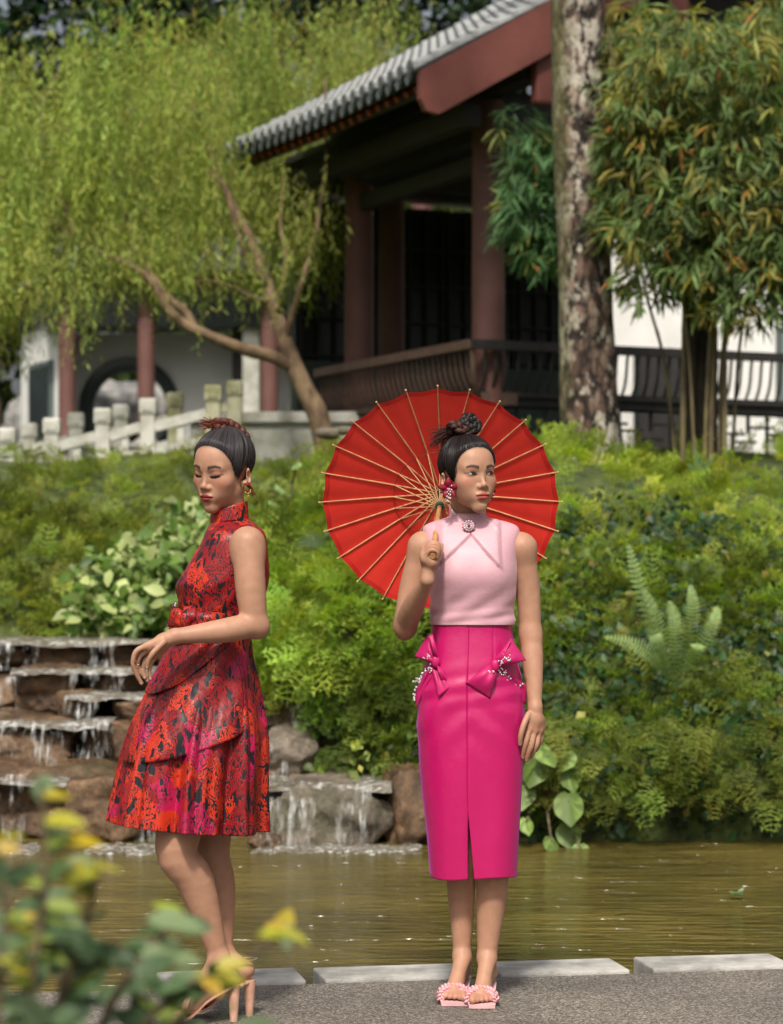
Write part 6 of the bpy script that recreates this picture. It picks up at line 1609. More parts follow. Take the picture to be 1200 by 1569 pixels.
# bows at the hips: looped silk, knot, beaded sash
def skirt_front(px, py):
    i = np.argmin(np.abs([HORIZON - (s[2] - CAM_H) / s[1] * FPX - py for s in S_lv])); cx, cy, z, hw, hd, pw = S_lv[i]; u = np.clip(((px - 600) / FPX * YP - cx) / hw, -0.995, 0.995); return cy - hd * (1 - abs(u) ** pw) ** (1 / pw) - YP
def petal(rootA, rootB, tipA, tipB, bulge, depth, nu=12, nv=14, two=True, mid=None):
    """looped piece of silk between a short root edge and a wide tip edge (photo px); returns a mesh patch."""
    V, F = [], []
    lay_ = (1, -1) if two else (1,)
    for L in lay_:
        b = len(V)
        for i in range(nu + 1):
            t = i / nu
            for j in range(nv + 1):
                s = j / nv
                x = (rootA[0] * (1 - t) + tipA[0] * t) * (1 - s) + (rootB[0] * (1 - t) + tipB[0] * t) * s; y = (rootA[1] * (1 - t) + tipA[1] * t) * (1 - s) + (rootB[1] * (1 - t) + tipB[1] * t) * s
                pl = 0.0045 * math.sin(s * math.pi * 3.0) * math.sin(math.pi * min(1, t * 1.15)) * (1 - t * .5)
                dy = depth[0] * (1 - t) + depth[1] * t - (bulge * math.sin(math.pi * t ** 0.8) * (0.5 + 0.5 * math.sin(math.pi * s)) * (1 if L > 0 else -0.25)) - pl
                q = Wp(x, y, dy); V.append(tuple(arr(q) - pk0))
        F += [(b + i * (nv + 1) + j, b + i * (nv + 1) + j + 1, b + (i + 1) * (nv + 1) + j + 1, b + (i + 1) * (nv + 1) + j) for i in range(nu) for j in range(nv)]
    return V, F
def bow(spec, beads, knot, name='bow'):
    m = MB()
    for args in spec:
        V, F = petal(*args); m.add(V, F)
    o = m.build(name, M_MAGBOW, skirt, True); add_solid(o, 0.0016)
    kn = MB(); c = arr(Wp(*knot)) - pk0; kn.sphere(c, (0.013, 0.010, 0.019), 14, 10); kn.build('knot', M_MAGBOW, o, True)
    bd = MB()
    for (x, y, d, r) in beads: bd.sphere(arr(Wp(x, y, d)) - pk0, r, 6, 4)
    bd.build('beads', M_BEAD, o, True)['kind'] = 'stuff'
kd = skirt_front(758, 1020) - 0.010
def bead_field(x0, y0, x1, y1, w, n, dfun):
    out = []
    for i in range(n):
        t = rng.random(); x, y = x0 + (x1 - x0) * t + rng.normal(0, w), y0 + (y1 - y0) * t + rng.normal(0, w * .8); out.append((x, y, dfun(t), rng.uniform(0.0020, 0.0040)))
    return out
sd_ = lambda x, y: skirt_front(x, y) - 0.010
bow([((757, 1012), (766, 1022), (783, 978), (806, 1012), 0.030, (kd, kd + 0.012)), ((764, 1010), (768, 1018), (772, 992), (784, 979), 0.020, (kd - .004, kd - 0.004)),
     ((752, 1017), (762, 1028), (713, 1046), (751, 1071), 0.030, (kd, kd - 0.014)), ((755, 1024), (768, 1020), (806, 1080), (809, 1052), 0.006, (kd + .001, skirt_front(800, 1060) - 0.006))],
    bead_field(764, 1024, 806, 1064, 3.5, 70, lambda t: (kd - 0.007) * (1 - t) + (skirt_front(802, 1060) - 0.014) * t) + bead_field(768, 1016, 782, 1004, 4, 16, lambda t: kd - 0.024) + bead_field(752, 1028, 740, 1040, 4, 12, lambda t: kd - 0.026), (759, 1020, kd - 0.012))
kd2 = skirt_front(667, 1014) - 0.008
bow([((664, 1010), (670, 1020), (656, 972), (636, 1006), 0.026, (kd2, kd2 + 0.03)), ((667, 1007), (672, 1012), (657, 974), (663, 972), 0.022, (kd2 - 0.008, kd2 - 0.012)),
     ((668, 1016), (674, 1022), (678, 1050), (688, 1046), 0.026, (kd2 - 0.004, kd2 - 0.016)), ((662, 1022), (673, 1024), (672, 1068), (689, 1054), 0.008, (kd2, skirt_front(680, 1060) - 0.006)), ((660, 1018), (668, 1026), (637, 1058), (637, 1084), 0.006, (kd2, skirt_front(644, 1066) - 0.004))],
    bead_field(664, 1022, 638, 1046, 3.2, 46, lambda t: (kd2 - 0.009) * (1 - t) + (skirt_front(644, 1048) - 0.012) * t) + bead_field(637, 1050, 635, 1072, 1.2, 14, lambda t: skirt_front(645, 1066) - 0.006) + bead_field(655, 1002, 650, 1010, 3, 9, lambda t: kd2 - 0.010), (668, 1014, kd2 - 0.012))

# ---- earrings
def mat_petal(): return simple('red_petal', (0.24, 0.005, 0.020), 0.45, (0.12, 0.004, 0.016), 40)
M_PETAL = mat_petal(); M_GOLD = simple('gold', (0.85, 0.55, 0.22), 0.22, (0.7, 0.42, 0.16), 30, metal=1.0); M_DKPETAL = simple('dark_petal', (0.10, 0.006, 0.014), 0.3)
def flower_earring(c, s, drop, dark=False):
    m = MB(); c = Vector(c)
    for k in range(5):
        a_ = 2 * math.pi * k / 5 + 0.4; n = 6; V = []
        for i in range(n + 1):
            t = i / n; w = s * (0.30 + 0.10 * (k % 2)) * math.sin(math.pi * min(1, 0.06 + t * .94)) ** .9
            for j in (-1, -.4, .4, 1): V.append(c + Vector((math.cos(a_) * t * s * (1.0 - 0.22 * (k % 2)) - math.sin(a_) * j * w, -0.006 - 0.010 * math.sin(t * 2.2) + 0.006 * j * j, math.sin(a_) * t * s + math.cos(a_) * j * w)))
        m.add(V, [(i * 4 + j, i * 4 + j + 1, (i + 1) * 4 + j + 1, (i + 1) * 4 + j) for i in range(n) for j in range(3)])
    V0 = m.v; m.v = [tuple(np.array(v) - pk0) for v in V0]
    o = m.build('earring', M_DKPETAL if dark else M_PETAL, PK, True); add_solid(o, 0.0012, 0)
    b = MB(); r_ = MB()
    for q in range(3):
        for k in range(int(drop / 0.0065)): (b if (k + q) % 2 else r_).sphere(arr(c) + (-0.005 + q * 0.005, -0.016, -0.004 - 0.0065 * k * (1 - .12 * q)) - pk0, 0.0029, 6, 4)
    for k in range(9): (b if k % 2 else r_).sphere(arr(c) + (rng.normal(0, .0045), -0.017, rng.normal(0, .0045)) - pk0, 0.0027, 6, 4)
    b.build('beads', M_BEAD, o, True); r_.build('ruby_beads', M_RUBY, o, True)
flower_earring(to_world(np.array([-0.078, -0.010, -0.043])) + (0.004, -0.012, 0), 0.034, 0.046)
flower_earring(to_world(np.array([0.079, -0.004, -0.043])) + (0.000, -0.008, 0.0), 0.018, 0.042, True)

# ---- braided pink mules
M_MULE = simple('pink_leather', (0.72, 0.37, 0.39), 0.5, (0.60, 0.27, 0.30), 30, 0.2, 120); M_SOLE = simple('mule_sole', (0.70, 0.42, 0.42), 0.5)
def mule(L):
    ball, heel = arr(Wp(*L['ball'])), arr(Wp(*L['heel'])); sh = empty('sandal', parent=PK); sx = L['sx']
    out = [(-0.040, -0.066), (0.038, -0.066), (0.043, -0.02), (0.038, 0.03), (0.026, 0.09), (0.024, 0.125), (-0.024, 0.125), (-0.026, 0.09), (-0.038, 0.03), (-0.043, -0.02)]
    hz = heel[2] - 0.028; dxh = heel[0] - ball[0]; V = []
    for z_ in (0, -1):
        for (x, y) in out:
            t = np.clip((y - 0.0) / 0.125, 0, 1); st = t * t * (3 - 2 * t); V.append((ball[0] + x + dxh * st, ball[1] + y, 0.012 + (hz - 0.012) * st + z_ * (0.010 if y < 0.03 else 0.006)))
    n = len(out); F = [tuple(range(n)), tuple(range(2 * n - 1, n - 1, -1))] + [(i, i + n, (i + 1) % n + n, (i + 1) % n) for i in range(n)]
    m = MB().add([np.array(v) - pk0 for v in V], F); m.build('sole', M_SOLE, sh)
    hc = np.array([heel[0], heel[1] + 0.018, 0]) - pk0
    MB().add([hc + (-.010, -.004, 0), hc + (.010, -.004, 0), hc + (.010, .010, 0), hc + (-.010, .010, 0), hc + (-.022, -.022, hz), hc + (.022, -.022, hz), hc + (.022, .018, hz), hc + (-.022, .018, hz)], [(0, 1, 2, 3), (0, 4, 5, 1), (1, 5, 6, 2), (2, 6, 7, 3), (3, 7, 4, 0), (4, 7, 6, 5)]).build('heel', M_SOLE, sh)
    lines = []
    for band, (dx0, dx1, y0, y1) in enumerate([(-0.043, 0.041, -0.026, 0.016), (-0.041, 0.043, 0.016, -0.026)]):
        pth = []
        for t in np.linspace(0, 1, 8):
            a_ = math.pi * t; pth.append(np.array([ball[0] - math.cos(a_) * 0.043, ball[1] + y0 + (y1 - y0) * t, 0.010 + math.sin(a_) ** 0.8 * 0.036 + 0.005 * band]))
        lines += braid(pth, 0.004, 0.0085, 4.5, 70)
        lines += [q + np.array([0, 0.011, 0.001]) for q in braid(pth, 0.004, 0.0075, 4.5, 70)]
    V, F, _ = ribbon_tubes(lines, 0.0047, 6); link_mesh('braided_strap', arr_mesh('braided_strap', V - pk0, F), M_MULE, sh)
for L in LEGS: mule(L)

# ------------------------------------------------------------------ the red paper parasol
M_PAPER = None
def mat_paper():
    m, t, b = new_mat('red_parasol_cloth')
    tc = N(t, 'ShaderNodeTexCoord'); n = N(t, 'ShaderNodeTexNoise', i_Scale=26.0, i_Detail=4.0); t.links.new(tc.outputs['Object'], n.inputs[0])
    r = ramp(t, [(0.3, (0.80, 0.036, 0.024)), (0.7, (0.90, 0.048, 0.032))], n.outputs[0]); t.links.new(r.outputs[0], b.inputs['Base Color']); b.inputs['Roughness'].default_value = 0.6; b.inputs['Specular IOR Level'].default_value = 0.25
    tr = N(t, 'ShaderNodeBsdfTranslucent'); tr.inputs[0].default_value = (0.95, 0.080, 0.050, 1); mx = N(t, 'ShaderNodeMixShader', i_0=0.4)
    t.links.new(b.outputs[0], mx.inputs[1]); t.links.new(tr.outputs[0], mx.inputs[2]); t.links.new(mx.outputs[0], t.nodes['Material Output'].inputs[0])
    return m
M_BAMB = simple('bamboo_rib', (0.58, 0.34, 0.17), 0.5, (0.45, 0.24, 0.11), 40, 0.1, 60); M_HANDLE = simple('bamboo_handle', (0.50, 0.26, 0.11), 0.45, (0.36, 0.17, 0.06), 25, 0.1, 60)
PAR = empty('parasol', PA_END, 0, 'open red paper parasol with bamboo ribs held over the shoulder', 'parasol')
e3 = gx; e2 = gz
NR, RR, DP = 24, 0.374, 0.070
o_ = PA_END
def pa(s, ang, r): return Vector(PA_TOP + PA_AX * s + (e3 * math.cos(ang) + e2 * math.sin(ang)) * r - o_)
def prof(r): return 0.006 + DP * (r / RR) ** 1.25
nr, ns = 12, NR * 4; V, F = [], []
for i in range(nr + 1):
    r = 0.012 + (RR - 0.012) * i / nr
    for k in range(ns):
        a_ = 2 * math.pi * k / ns; w = abs(math.sin(a_ * NR / 2)); rr = r * (1 - 0.020 * (i / nr) ** 2 * w ** 1.2); V.append(tuple(pa(prof(r) + 0.004 * w * (i / nr), a_, rr)))
for i in range(nr):
    for k in range(ns): F.append((i * ns + k, i * ns + (k + 1) % ns, (i + 1) * ns + (k + 1) % ns, (i + 1) * ns + k))
can = link_mesh('canopy', arr_mesh('canopy', np.array(V), np.array(F)), mat_paper(), PAR)
# hem band along the rim
V, F = [], []
for q in (0.962, 1.0):
    for k in range(ns):
        a_ = 2 * math.pi * k / ns; w = abs(math.sin(a_ * NR / 2)); r = RR * q; V.append(tuple(pa(prof(r) + 0.004 * w + 0.0015, a_, r * (1 - 0.020 * w ** 1.2))))
F = [(k, (k + 1) % ns, ns + (k + 1) % ns, ns + k) for k in range(ns)]
link_mesh('hem', arr_mesh('hem', np.array(V), np.array(F)), simple('hem_red', (0.55, 0.012, 0.010), 0.6), can)
for k in range(NR):
    a_ = 2 * math.pi * k / NR + 0.0
    L = [pa(prof(r) + 0.0045, a_, r) for r in np.linspace(0.014, RR * 1.025, 9)]
    rb = MB().tube(L, [0.0020, 0.0024, 0.0024, 0.0024, 0.0024, 0.0022, 0.0021, 0.0020, 0.0018], 6).build('rib', M_BAMB, PAR, True)
    MB().sphere(L[-1], 0.0036, 7, 5).build('rib_tip', M_BAMB, rb, True)
    MB().tube([pa(0.115, a_, 0.012), pa(prof(0.150) + 0.007, a_, 0.150)], 0.0017, 5).build('stretcher', M_BAMB, PAR, True)
MB().tube([Vector(PA_TOP + PA_AX * s - o_) for s in (-0.035, 0.0, 0.10, 0.14, 0.24, 0.38, 0.47, 0.54)], [0.006, 0.0065, 0.0065, 0.0075, 0.0080, 0.0088, 0.0092, 0.0095], 12).build('handle', M_HANDLE, PAR, True)
MB().tube([Vector(PA_TOP + PA_AX * s - o_) for s in (0.098, 0.104, 0.120, 0.127)], [0.011, 0.0145, 0.0145, 0.012], 16).build('runner', simple('runner_green', (0.03, 0.10, 0.06), 0.5), PAR, True)
MB().tube([Vector(PA_TOP + PA_AX * s - o_) for s in (-0.02, -0.01, 0.014, 0.02)], [0.010, 0.016, 0.016, 0.011], 16).build('notch', M_DARKWOOD, PAR, True)
th_ = MB()
for rr in (0.150,):
    ring = [pa(prof(rr) + 0.006, 2 * math.pi * k / 72, rr) for k in range(73)]; th_.tube(ring, 0.0007, 4, False)
th_.build('thread', M_DARKWOOD, PAR)
# ------------------------------------------------------------------ the woman in the red brocade dress
YR = 7.08
Wr = lambda x, y, d=0.0: P(x, y, YR + d)
RD = empty('person', Wr(330, 1560, 0), 0, 'woman in red and black floral brocade dress standing side-on, looking down', 'person')
RD.location.z = 0.0
rd0 = arr(RD.location)
HC2 = arr(Wr(343, 720, 0.0)); HR2 = rotm(math.radians(-34), math.radians(11), math.radians(4))
hl2 = lambda p: (p - HC2) @ HR2
to_world2 = lambda q: HC2 + q @ HR2.T
ptr = lambda L: [arr(Wr(*q)) for q in L]
neck2 = ptr([(350, 760, 0.01), (355, 800, 0.02), (360, 835, 0.03)])
armr = ptr([(380, 832, -0.13), (384, 900, -0.15), (390, 958, -0.15)]); forer = ptr([(392, 956, -0.15), (345, 966, -0.19), (268, 975, -0.22)])
FR = [([(224, 990, -0.245), (209, 998, -0.25), (204, 1016, -0.245), (209, 1032, -0.235), (217, 1047, -0.225)], 0.0078), ([(229, 994, -0.235), (214, 1006, -0.235), (211, 1022, -0.23), (222, 1038, -0.22)], 0.0080),
      ([(235, 999, -0.222), (223, 1012, -0.222), (220, 1027, -0.216), (226, 1043, -0.21)], 0.0076), ([(241, 1003, -0.208), (232, 1016, -0.206), (229, 1028, -0.20), (231, 1040, -0.198)], 0.0068), ([(250, 985, -0.25), (235, 1000, -0.262), (228, 1012, -0.258), (226, 1022, -0.252)], 0.0080)]
def arm_rd(p):
    d = chain(p, armr, [0.0450, 0.0440, 0.0370], 0.03); d = smin(d, s_ell(p, arr(Wr(379, 842, -0.105)), (0.050, 0.055, 0.058)), 0.03)
    d = smin(d, chain(p, forer, [0.0355, 0.0350, 0.0205], 0.02), 0.012); d = smin(d, s_sph(p, arr(Wr(398, 963, -0.145)), 0.026), 0.02)
    h = s_cone(p, forer[-1], arr(Wr(250, 982, -0.225)), 0.0215, 0.022)
    for a, b_, ra, rb in (((250, 980, -0.235), (226, 990, -0.242), 0.014, 0.0120), ((250, 983, -0.228), (230, 995, -0.234), 0.014, 0.0120), ((250, 988, -0.218), (236, 1000, -0.222), 0.0135, 0.0115), ((252, 992, -0.208), (242, 1003, -0.208), 0.012, 0.0100)):
        h = smin(h, s_cone(p, arr(Wr(*a)), arr(Wr(*b_)), ra, rb), 0.012)
    fs = None
    for L, r in FR:
        q = ptr(L); e = chain(p, q, list(np.linspace(r * 1.12, r * 0.74, len(q))), 0.004); fs = e if fs is None else np.minimum(fs, e)
    h = smin(h, fs, 0.006)
    return smin(d, h, 0.012)
def head_rd(p):
    return smin(head_sdf(hl2(p)), chain(p, neck2, [0.045, 0.043, 0.058], 0.03), 0.020)
def legs_rd(p):
    a = chain(p, ptr([(300, 1190, -0.07), (270, 1298, -0.10), (300, 1352, -0.08), (334, 1462, -0.06)]), [0.085, 0.061, 0.0545, 0.0275], 0.03)
    b_ = chain(p, ptr([(330, 1190, 0.07), (322, 1298, 0.06), (334, 1360, 0.08), (342, 1462, 0.06)]), [0.085, 0.058, 0.052, 0.0275], 0.03)
    for (ank, heel, ball, toe, z) in (((336, 1466, -0.06), (352, 1494, -0.05), (292, 1543, -0.12), (272, 1552, -0.15), 0), ((344, 1462, 0.06), (376, 1486, 0.04), (318, 1530, 0.02), (296, 1540, 0.0), 1)):
        A_, H_, B_, T_ = (arr(Wr(*q)) for q in (ank, heel, ball, toe)); f = smin(s_cone(p, A_, H_, 0.027, 0.024), s_cone(p, A_, B_, 0.027, 0.021), 0.02); f = smin(f, s_cone(p, H_, B_, 0.022, 0.020), 0.02)
        for k in range(5):
            o_ = np.array([0.0, (-0.022 + 0.011 * k), 0]); f = smin(f, s_cone(p, B_ + o_, T_ + o_ * 1.15 + np.array([0.006 * abs(k - 1), 0, 0]), 0.011, 0.0078), 0.006)
        if z == 0: a = smin(a, f, 0.012)
        else: b_ = smin(b_, f, 0.012)
    return smin(a, b_, 0.004)
def torso_rd(p):
    return smin(chain(p, ptr([(355, 835, 0.03), (345, 890, 0.02), (332, 960, 0.02), (320, 1060, 0.02), (312, 1190, 0.0)]), [0.065, 0.075, 0.07, 0.085, 0.09], 0.04), chain(p, neck2, [0.043, 0.041, 0.055], 0.03), 0.03)
LIP_R = (0.215, 0.018, 0.022)
def tone_r(V):
    c = toned(V)
    for L, r in FR:
        tip = arr(Wr(*L[-1])); dd = np.linalg.norm(V - (tip + (-0.003, -0.004, -0.002)), axis=1); c[dd < 0.0055] = (0.62, 0.42, 0.36)
    return c
bits = [region(head_rd, HC2 + (-0.125, -0.13, -0.19), HC2 + (0.12, 0.125, 0.13), 0.0022, lambda V: paint_face(hl2(V), 1, LIP_R)),
        region(arm_rd, Wr(190, 1062, -0.30), Wr(422, 795, -0.03), 0.0029, tone_r), region(legs_rd, Wr(215, 1585, -0.24), Wr(395, 1180, 0.2), 0.0036, toned), region(torso_rd, Wr(230, 1200, -0.16), Wr(430, 790, 0.18), 0.012)]
V, F, T = merge(bits); link_mesh('body', arr_mesh('body', V - rd0, F, T), M_SKIN, RD)

# ---- hair swept back into a plait over the crown
HAIR_R = np.array([0.030, 0.026, 0.027])
BUN2 = (-0.004, 0.045, 0.122)
hair2 = hair_of(RD, rd0, to_world2, None, BUN2, 15, HAIR_R, 460)
PLT = np.array([0.075, 0.024, 0.016])
pth = [arr(Wr(330, 652, -0.02)), arr(Wr(345, 652, 0.0)), arr(Wr(358, 657, 0.01)), arr(Wr(370, 668, 0.01)), arr(Wr(375, 680, 0.02))]
V, F, T = braid_mesh(braid(pth, 0.006, 0.0130, 2.2), 0.0100, PLT); link_mesh('braided_bun', arr_mesh('braided_bun', V - rd0, F, T), M_HAIR, hair2)
fl = []
for i in range(120):
    a0 = arr(Wr(334, 653, -0.02)) + rng.normal(0, 0.004, 3); e = arr(Wr(306 + rng.uniform(0, 20), 645 + rng.uniform(-2, 12), -0.03)) + rng.normal(0, 0.005, 3); fl.append(smooth_path([a0, (a0 + e) / 2 + (0, 0, 0.003), e], 8))
V, F, T = ribbon_tubes(fl, 0.0009, 3, [np.array([0.16, 0.040, 0.022]) * (0.4 + rng.random()) for _ in fl]); link_mesh('hair_tail', arr_mesh('hair_tail', V - rd0, F, T), M_HAIR, hair2)
fl = []
for i in range(18):
    a0 = to_world2(np.array([0.060, 0.030, -0.040])) + rng.normal(0, 0.003, 3); fl.append(smooth_path([a0, a0 + (0.010, 0, -0.014), a0 + (0.020 + rng.normal(0, .003), 0, -0.032 - .01 * rng.random())], 8))
V, F, T = ribbon_tubes(fl, 0.0009, 3, [np.array([0.16, 0.040, 0.022]) * (0.4 + rng.random()) for _ in fl]); link_mesh('nape_strands', arr_mesh('nape_strands', V - rd0, F, T), M_HAIR, hair2)

# ---- brocade: red ground with black stems and leaves, crimson and magenta blooms
def mat_brocade():
    m, t, b = new_mat('red_brocade')
    tc = N(t, 'ShaderNodeTexCoord'); mp = N(t, 'ShaderNodeMapping'); mp.inputs['Scale'].default_value = (1, 1, 0.75); t.links.new(tc.outputs['Object'], mp.inputs[0])
    nz = N(t, 'ShaderNodeTexNoise', i_Scale=13.0, i_Detail=3.0); t.links.new(mp.outputs[0], nz.inputs[0])
    wv = mixc(t, 0.075, mp.outputs[0], nz.outputs['Color'])
    v1 = N(t, 'ShaderNodeTexVoronoi', i_Scale=15.0); t.links.new(wv, v1.inputs['Vector'])
    s1 = N(t, 'ShaderNodeSeparateColor'); t.links.new(v1.outputs['Color'], s1.inputs[0])
    ground = ramp(t, [(0.0, (0.25, 0.006, 0.007)), (0.34, (0.48, 0.028, 0.008)), (0.70, (0.29, 0.008, 0.010)), (0.91, (0.40, 0.008, 0.060))], s1.outputs[0], 'CONSTANT')
    # petal lines: fine distorted bands inside every bloom
    mp3 = N(t, 'ShaderNodeMapping'); mp3.inputs['Scale'].default_value = (1, 1, 0.45); mp3.inputs['Rotation'].default_value = (0, 0.35, 0); t.links.new(tc.outputs['Object'], mp3.inputs[0])
    n2 = N(t, 'ShaderNodeTexNoise', i_Scale=30.0, i_Detail=2.0, i_Distortion=1.6); t.links.new(mp3.outputs[0], n2.inputs[0])
    mlt = N(t, 'ShaderNodeMath', operation='MULTIPLY', i_1=9.0); t.links.new(n2.outputs[0], mlt.inputs[0]); fr = N(t, 'ShaderNodeMath', operation='FRACT'); t.links.new(mlt.outputs[0], fr.inputs[0])
    lines = ramp(t, [(0.0, (1, 1, 1)), (0.30, (1, 1, 1)), (0.40, (0, 0, 0)), (1.0, (0, 0, 0))], fr.outputs[0])
    n3 = N(t, 'ShaderNodeTexNoise', i_Scale=8.0, i_Detail=3.0, i_Distortion=1.0); t.links.new(mp.outputs[0], n3.inputs[0])
    where = ramp(t, [(0.34, (0, 0, 0)), (0.43, (1, 1, 1))], n3.outputs[0])
    lm = mixc(t, 1.0, lines.outputs[0], where.outputs[0], 'MULTIPLY')
    # black leaf shapes
    v2 = N(t, 'ShaderNodeTexVoronoi', i_Scale=36.0); mp2 = N(t, 'ShaderNodeMapping'); mp2.inputs['Rotation'].default_value = (0.3, 0.6, 0.2); mp2.inputs['Scale'].default_value = (1.5, 1.5, 0.55); t.links.new(wv, mp2.inputs[0]); t.links.new(mp2.outputs[0], v2.inputs['Vector'])
    s2 = N(t, 'ShaderNodeSeparateColor'); t.links.new(v2.outputs['Color'], s2.inputs[0])
    pick = ramp(t, [(0.0, (1, 1, 1)), (0.50, (0, 0, 0))], s2.outputs[1], 'CONSTANT'); shp_ = ramp(t, [(0.36, (1, 1, 1)), (0.42, (0, 0, 0))], v2.outputs['Distance'])
    leafm = mixc(t, 1.0, pick.outputs[0], shp_.outputs[0], 'MULTIPLY')
    blk = mixc(t, 1.0, lm, leafm, 'LIGHTEN')
    c = mixc(t, blk, ground.outputs[0], (0.010, 0.010, 0.014))
    t.links.new(c, b.inputs['Base Color']); b.inputs['Roughness'].default_value = 0.42; b.inputs['Specular IOR Level'].default_value = 0.35
    bp = N(t, 'ShaderNodeBump', i_Strength=0.35, i_Distance=0.002, invert=True); t.links.new(blk, bp.inputs['Height']); t.links.new(bp.outputs[0], b.inputs['Normal'])
    return m
M_BROC = mat_brocade(); M_SATINRED = simple('red_satin', (0.42, 0.010, 0.03), 0.35)
lr = lambda px, py, hwpx, hd, dy=0.0, pw=2.2: lv(px, py, hwpx, hd, dy, pw, Wr)
BO = [lr(353, 790, 25, 0.050, 0.015), lr(354, 797, 28, 0.054, 0.02), lr(356, 803, 33, 0.066, 0.02), lr(358, 809, 38, 0.090, 0.02), lr(360, 817, 44, 0.118, 0.02), lr(359, 830, 48, 0.132, 0.02), lr(353, 858, 57, 0.138, 0.02), lr(346, 880, 65, 0.136, 0.015), lr(341, 897, 69, 0.130, 0.01), lr(338, 915, 65, 0.122, 0.01), lr(334, 935, 58, 0.115, 0.01), lr(330, 960, 54, 0.112, 0.01), lr(327, 990, 56, 0.118, 0.01)]
NZ, NA = 130, 200
G, A = loft(BO, NZ, NA); Nn = grid_normals(G)
if Nn[80, 0, 1] > 0: Nn = -Nn
pxg = 600 + G[..., 0] / G[..., 1] * FPX; pyg = HORIZON - (G[..., 2] - CAM_H) / G[..., 1] * FPX
G2 = G + Nn * (0.0018 * np.sin((pxg + 1.4 * pyg) * 0.12) * np.clip((pyg - 860) / 40, 0, 1) + 0.003 * np.exp(-((pxg - (300 + (pyg - 850) * -0.30)) / 3) ** 2) * (pyg > 845))[..., None]
dress = link_mesh('dress', arr_mesh('dress', G2.reshape(-1, 3) - rd0, grid_faces(NZ, NA)), M_BROC, RD); add_solid(dress, 0.003)
# stand collar
V = []; cn, cr = 56, 9; nk = arr(Wr(351.5, 788, 0.012))
for i in range(cr):
    t = i / (cr - 1)
    for k in range(cn):
        a_ = 2 * math.pi * k / cn; xx, yy = math.sin(a_), -math.cos(a_); rr = 0.0540 - 0.003 * t
        V.append(nk + np.array([rr * xx * 1.03, rr * yy, -0.022 + 0.044 * t + 0.016 * xx * t - 0.012 * (1 - t) * max(0, -xx)]))
cl = link_mesh('collar', arr_mesh('collar', np.array(V) - rd0, grid_faces(cr, cn)), M_BROC, dress); add_solid(cl, 0.0035, 0)
# pleated skirt
SKR = [lr(326, 978, 56.5, 0.116, 0.01), lr(320, 1010, 64, 0.126, 0.01), lr(313, 1060, 80, 0.146, 0.01), lr(303, 1130, 98, 0.172, 0.0), lr(294, 1200, 104, 0.192, 0.0), lr(288, 1275, 109, 0.205, 0.0)]
NZ, NA = 90, 420
S_lr = smooth_path(SKR, NZ); G, A = loft(SKR, NZ, NA); Nn = grid_normals(G)
if Nn[80, 0, 1] > 0: Nn = -Nn
tz = np.linspace(0, 1, NZ)[:, None]
ph = A[None] * 8 + 0.25 * np.sin(3 * tz)
saw = (np.sin(ph) * 0.55 + 0.34 * np.sin(2 * ph + 0.7) + 0.20 * np.sin(3 * ph + 1.0) + 0.10 * np.sin(4 * ph)) 
amp = 0.003 + 0.034 * tz ** 1.1
G2 = G + Nn * (saw * amp)[..., None]
G2[..., 2] += -0.036 * tz ** 3 * np.clip((G[..., 0] - (-0.75)) / 0.44, 0, 1) + 0.030 * tz ** 3        # the hem dips at the back
skr = link_mesh('skirt', arr_mesh('skirt', G2.reshape(-1, 3) - rd0, grid_faces(NZ, NA)), M_BROC, dress); add_solid(skr, 0.003)
# draped overskirt panel tied at the waist, its lower edge slanting
def overskirt(a0, a1, z0f, edge_fn, off_, name, nj=70, ni=44):
    V = []
    for i in range(ni):
        t = i / (ni - 1)
        for j in range(nj):
            s = j / (nj - 1); a_ = a0 + (a1 - a0) * s; py = z0f(s) + (edge_fn(s) - z0f(s)) * t
            k = np.argmin(np.abs([HORIZON - (q[2] - CAM_H) / q[1] * FPX - py for q in S_lr])); cx, cy, z, hw, hd, pw = S_lr[k]
            sx, sy = math.sin(a_), -math.cos(a_); kk = (abs(sx) ** pw + abs(sy) ** pw) ** (-1 / pw); o_ = off_ + 0.004 * t + 0.004 * math.sin(s * 9 + t * 5) * t + 0.004 * math.sin((s * 2 + t) * 8)
            zz = CAM_H + (HORIZON - py) / FPX * cy
            V.append((cx + (hw + o_) * kk * sx, cy + (hd + o_) * kk * sy, zz))
    o = link_mesh(name, arr_mesh(name, np.array(V) - rd0, grid_faces(ni, nj, False)), M_BROC, dress); add_solid(o, 0.004); return o
overskirt(-1.25, 0.78, lambda s: 968, lambda s: 1166 - 50 * s + 14 * math.sin(3.1 * s), 0.008, 'overskirt')
overskirt(-1.35, 0.45, lambda s: 960, lambda s: 1058 - 66 * s * s + 8 * math.sin(5 * s), 0.014, 'sash_drape')
# bow at the waist
def petal_r(rootA, rootB, tipA, tipB, bulge, depth, nu=12, nv=12):
    V, F = [], []
    for L in (1, -1):
        b = len(V)
        for i in range(nu + 1):
            t = i / nu
            for j in range(nv + 1):
                s = j / nv; x = (rootA[0] * (1 - t) + tipA[0] * t) * (1 - s) + (rootB[0] * (1 - t) + tipB[0] * t) * s; y = (rootA[1] * (1 - t) + tipA[1] * t) * (1 - s) + (rootB[1] * (1 - t) + tipB[1] * t) * s
                dy = depth[0] * (1 - t) + depth[1] * t - bulge * math.sin(math.pi * min(1, t * 0.9 + .05)) * (0.45 + 0.55 * math.sin(math.pi * s)) * (1 if L > 0 else -0.3) - 0.004 * math.sin(s * 9) * math.sin(math.pi * t); V.append(tuple(arr(Wr(x, y, dy)) - rd0))
        F += [(b + i * (nv + 1) + j, b + i * (nv + 1) + j + 1, b + (i + 1) * (nv + 1) + j + 1, b + (i + 1) * (nv + 1) + j) for i in range(nu) for j in range(nv)]
    return V, F
bw = MB()
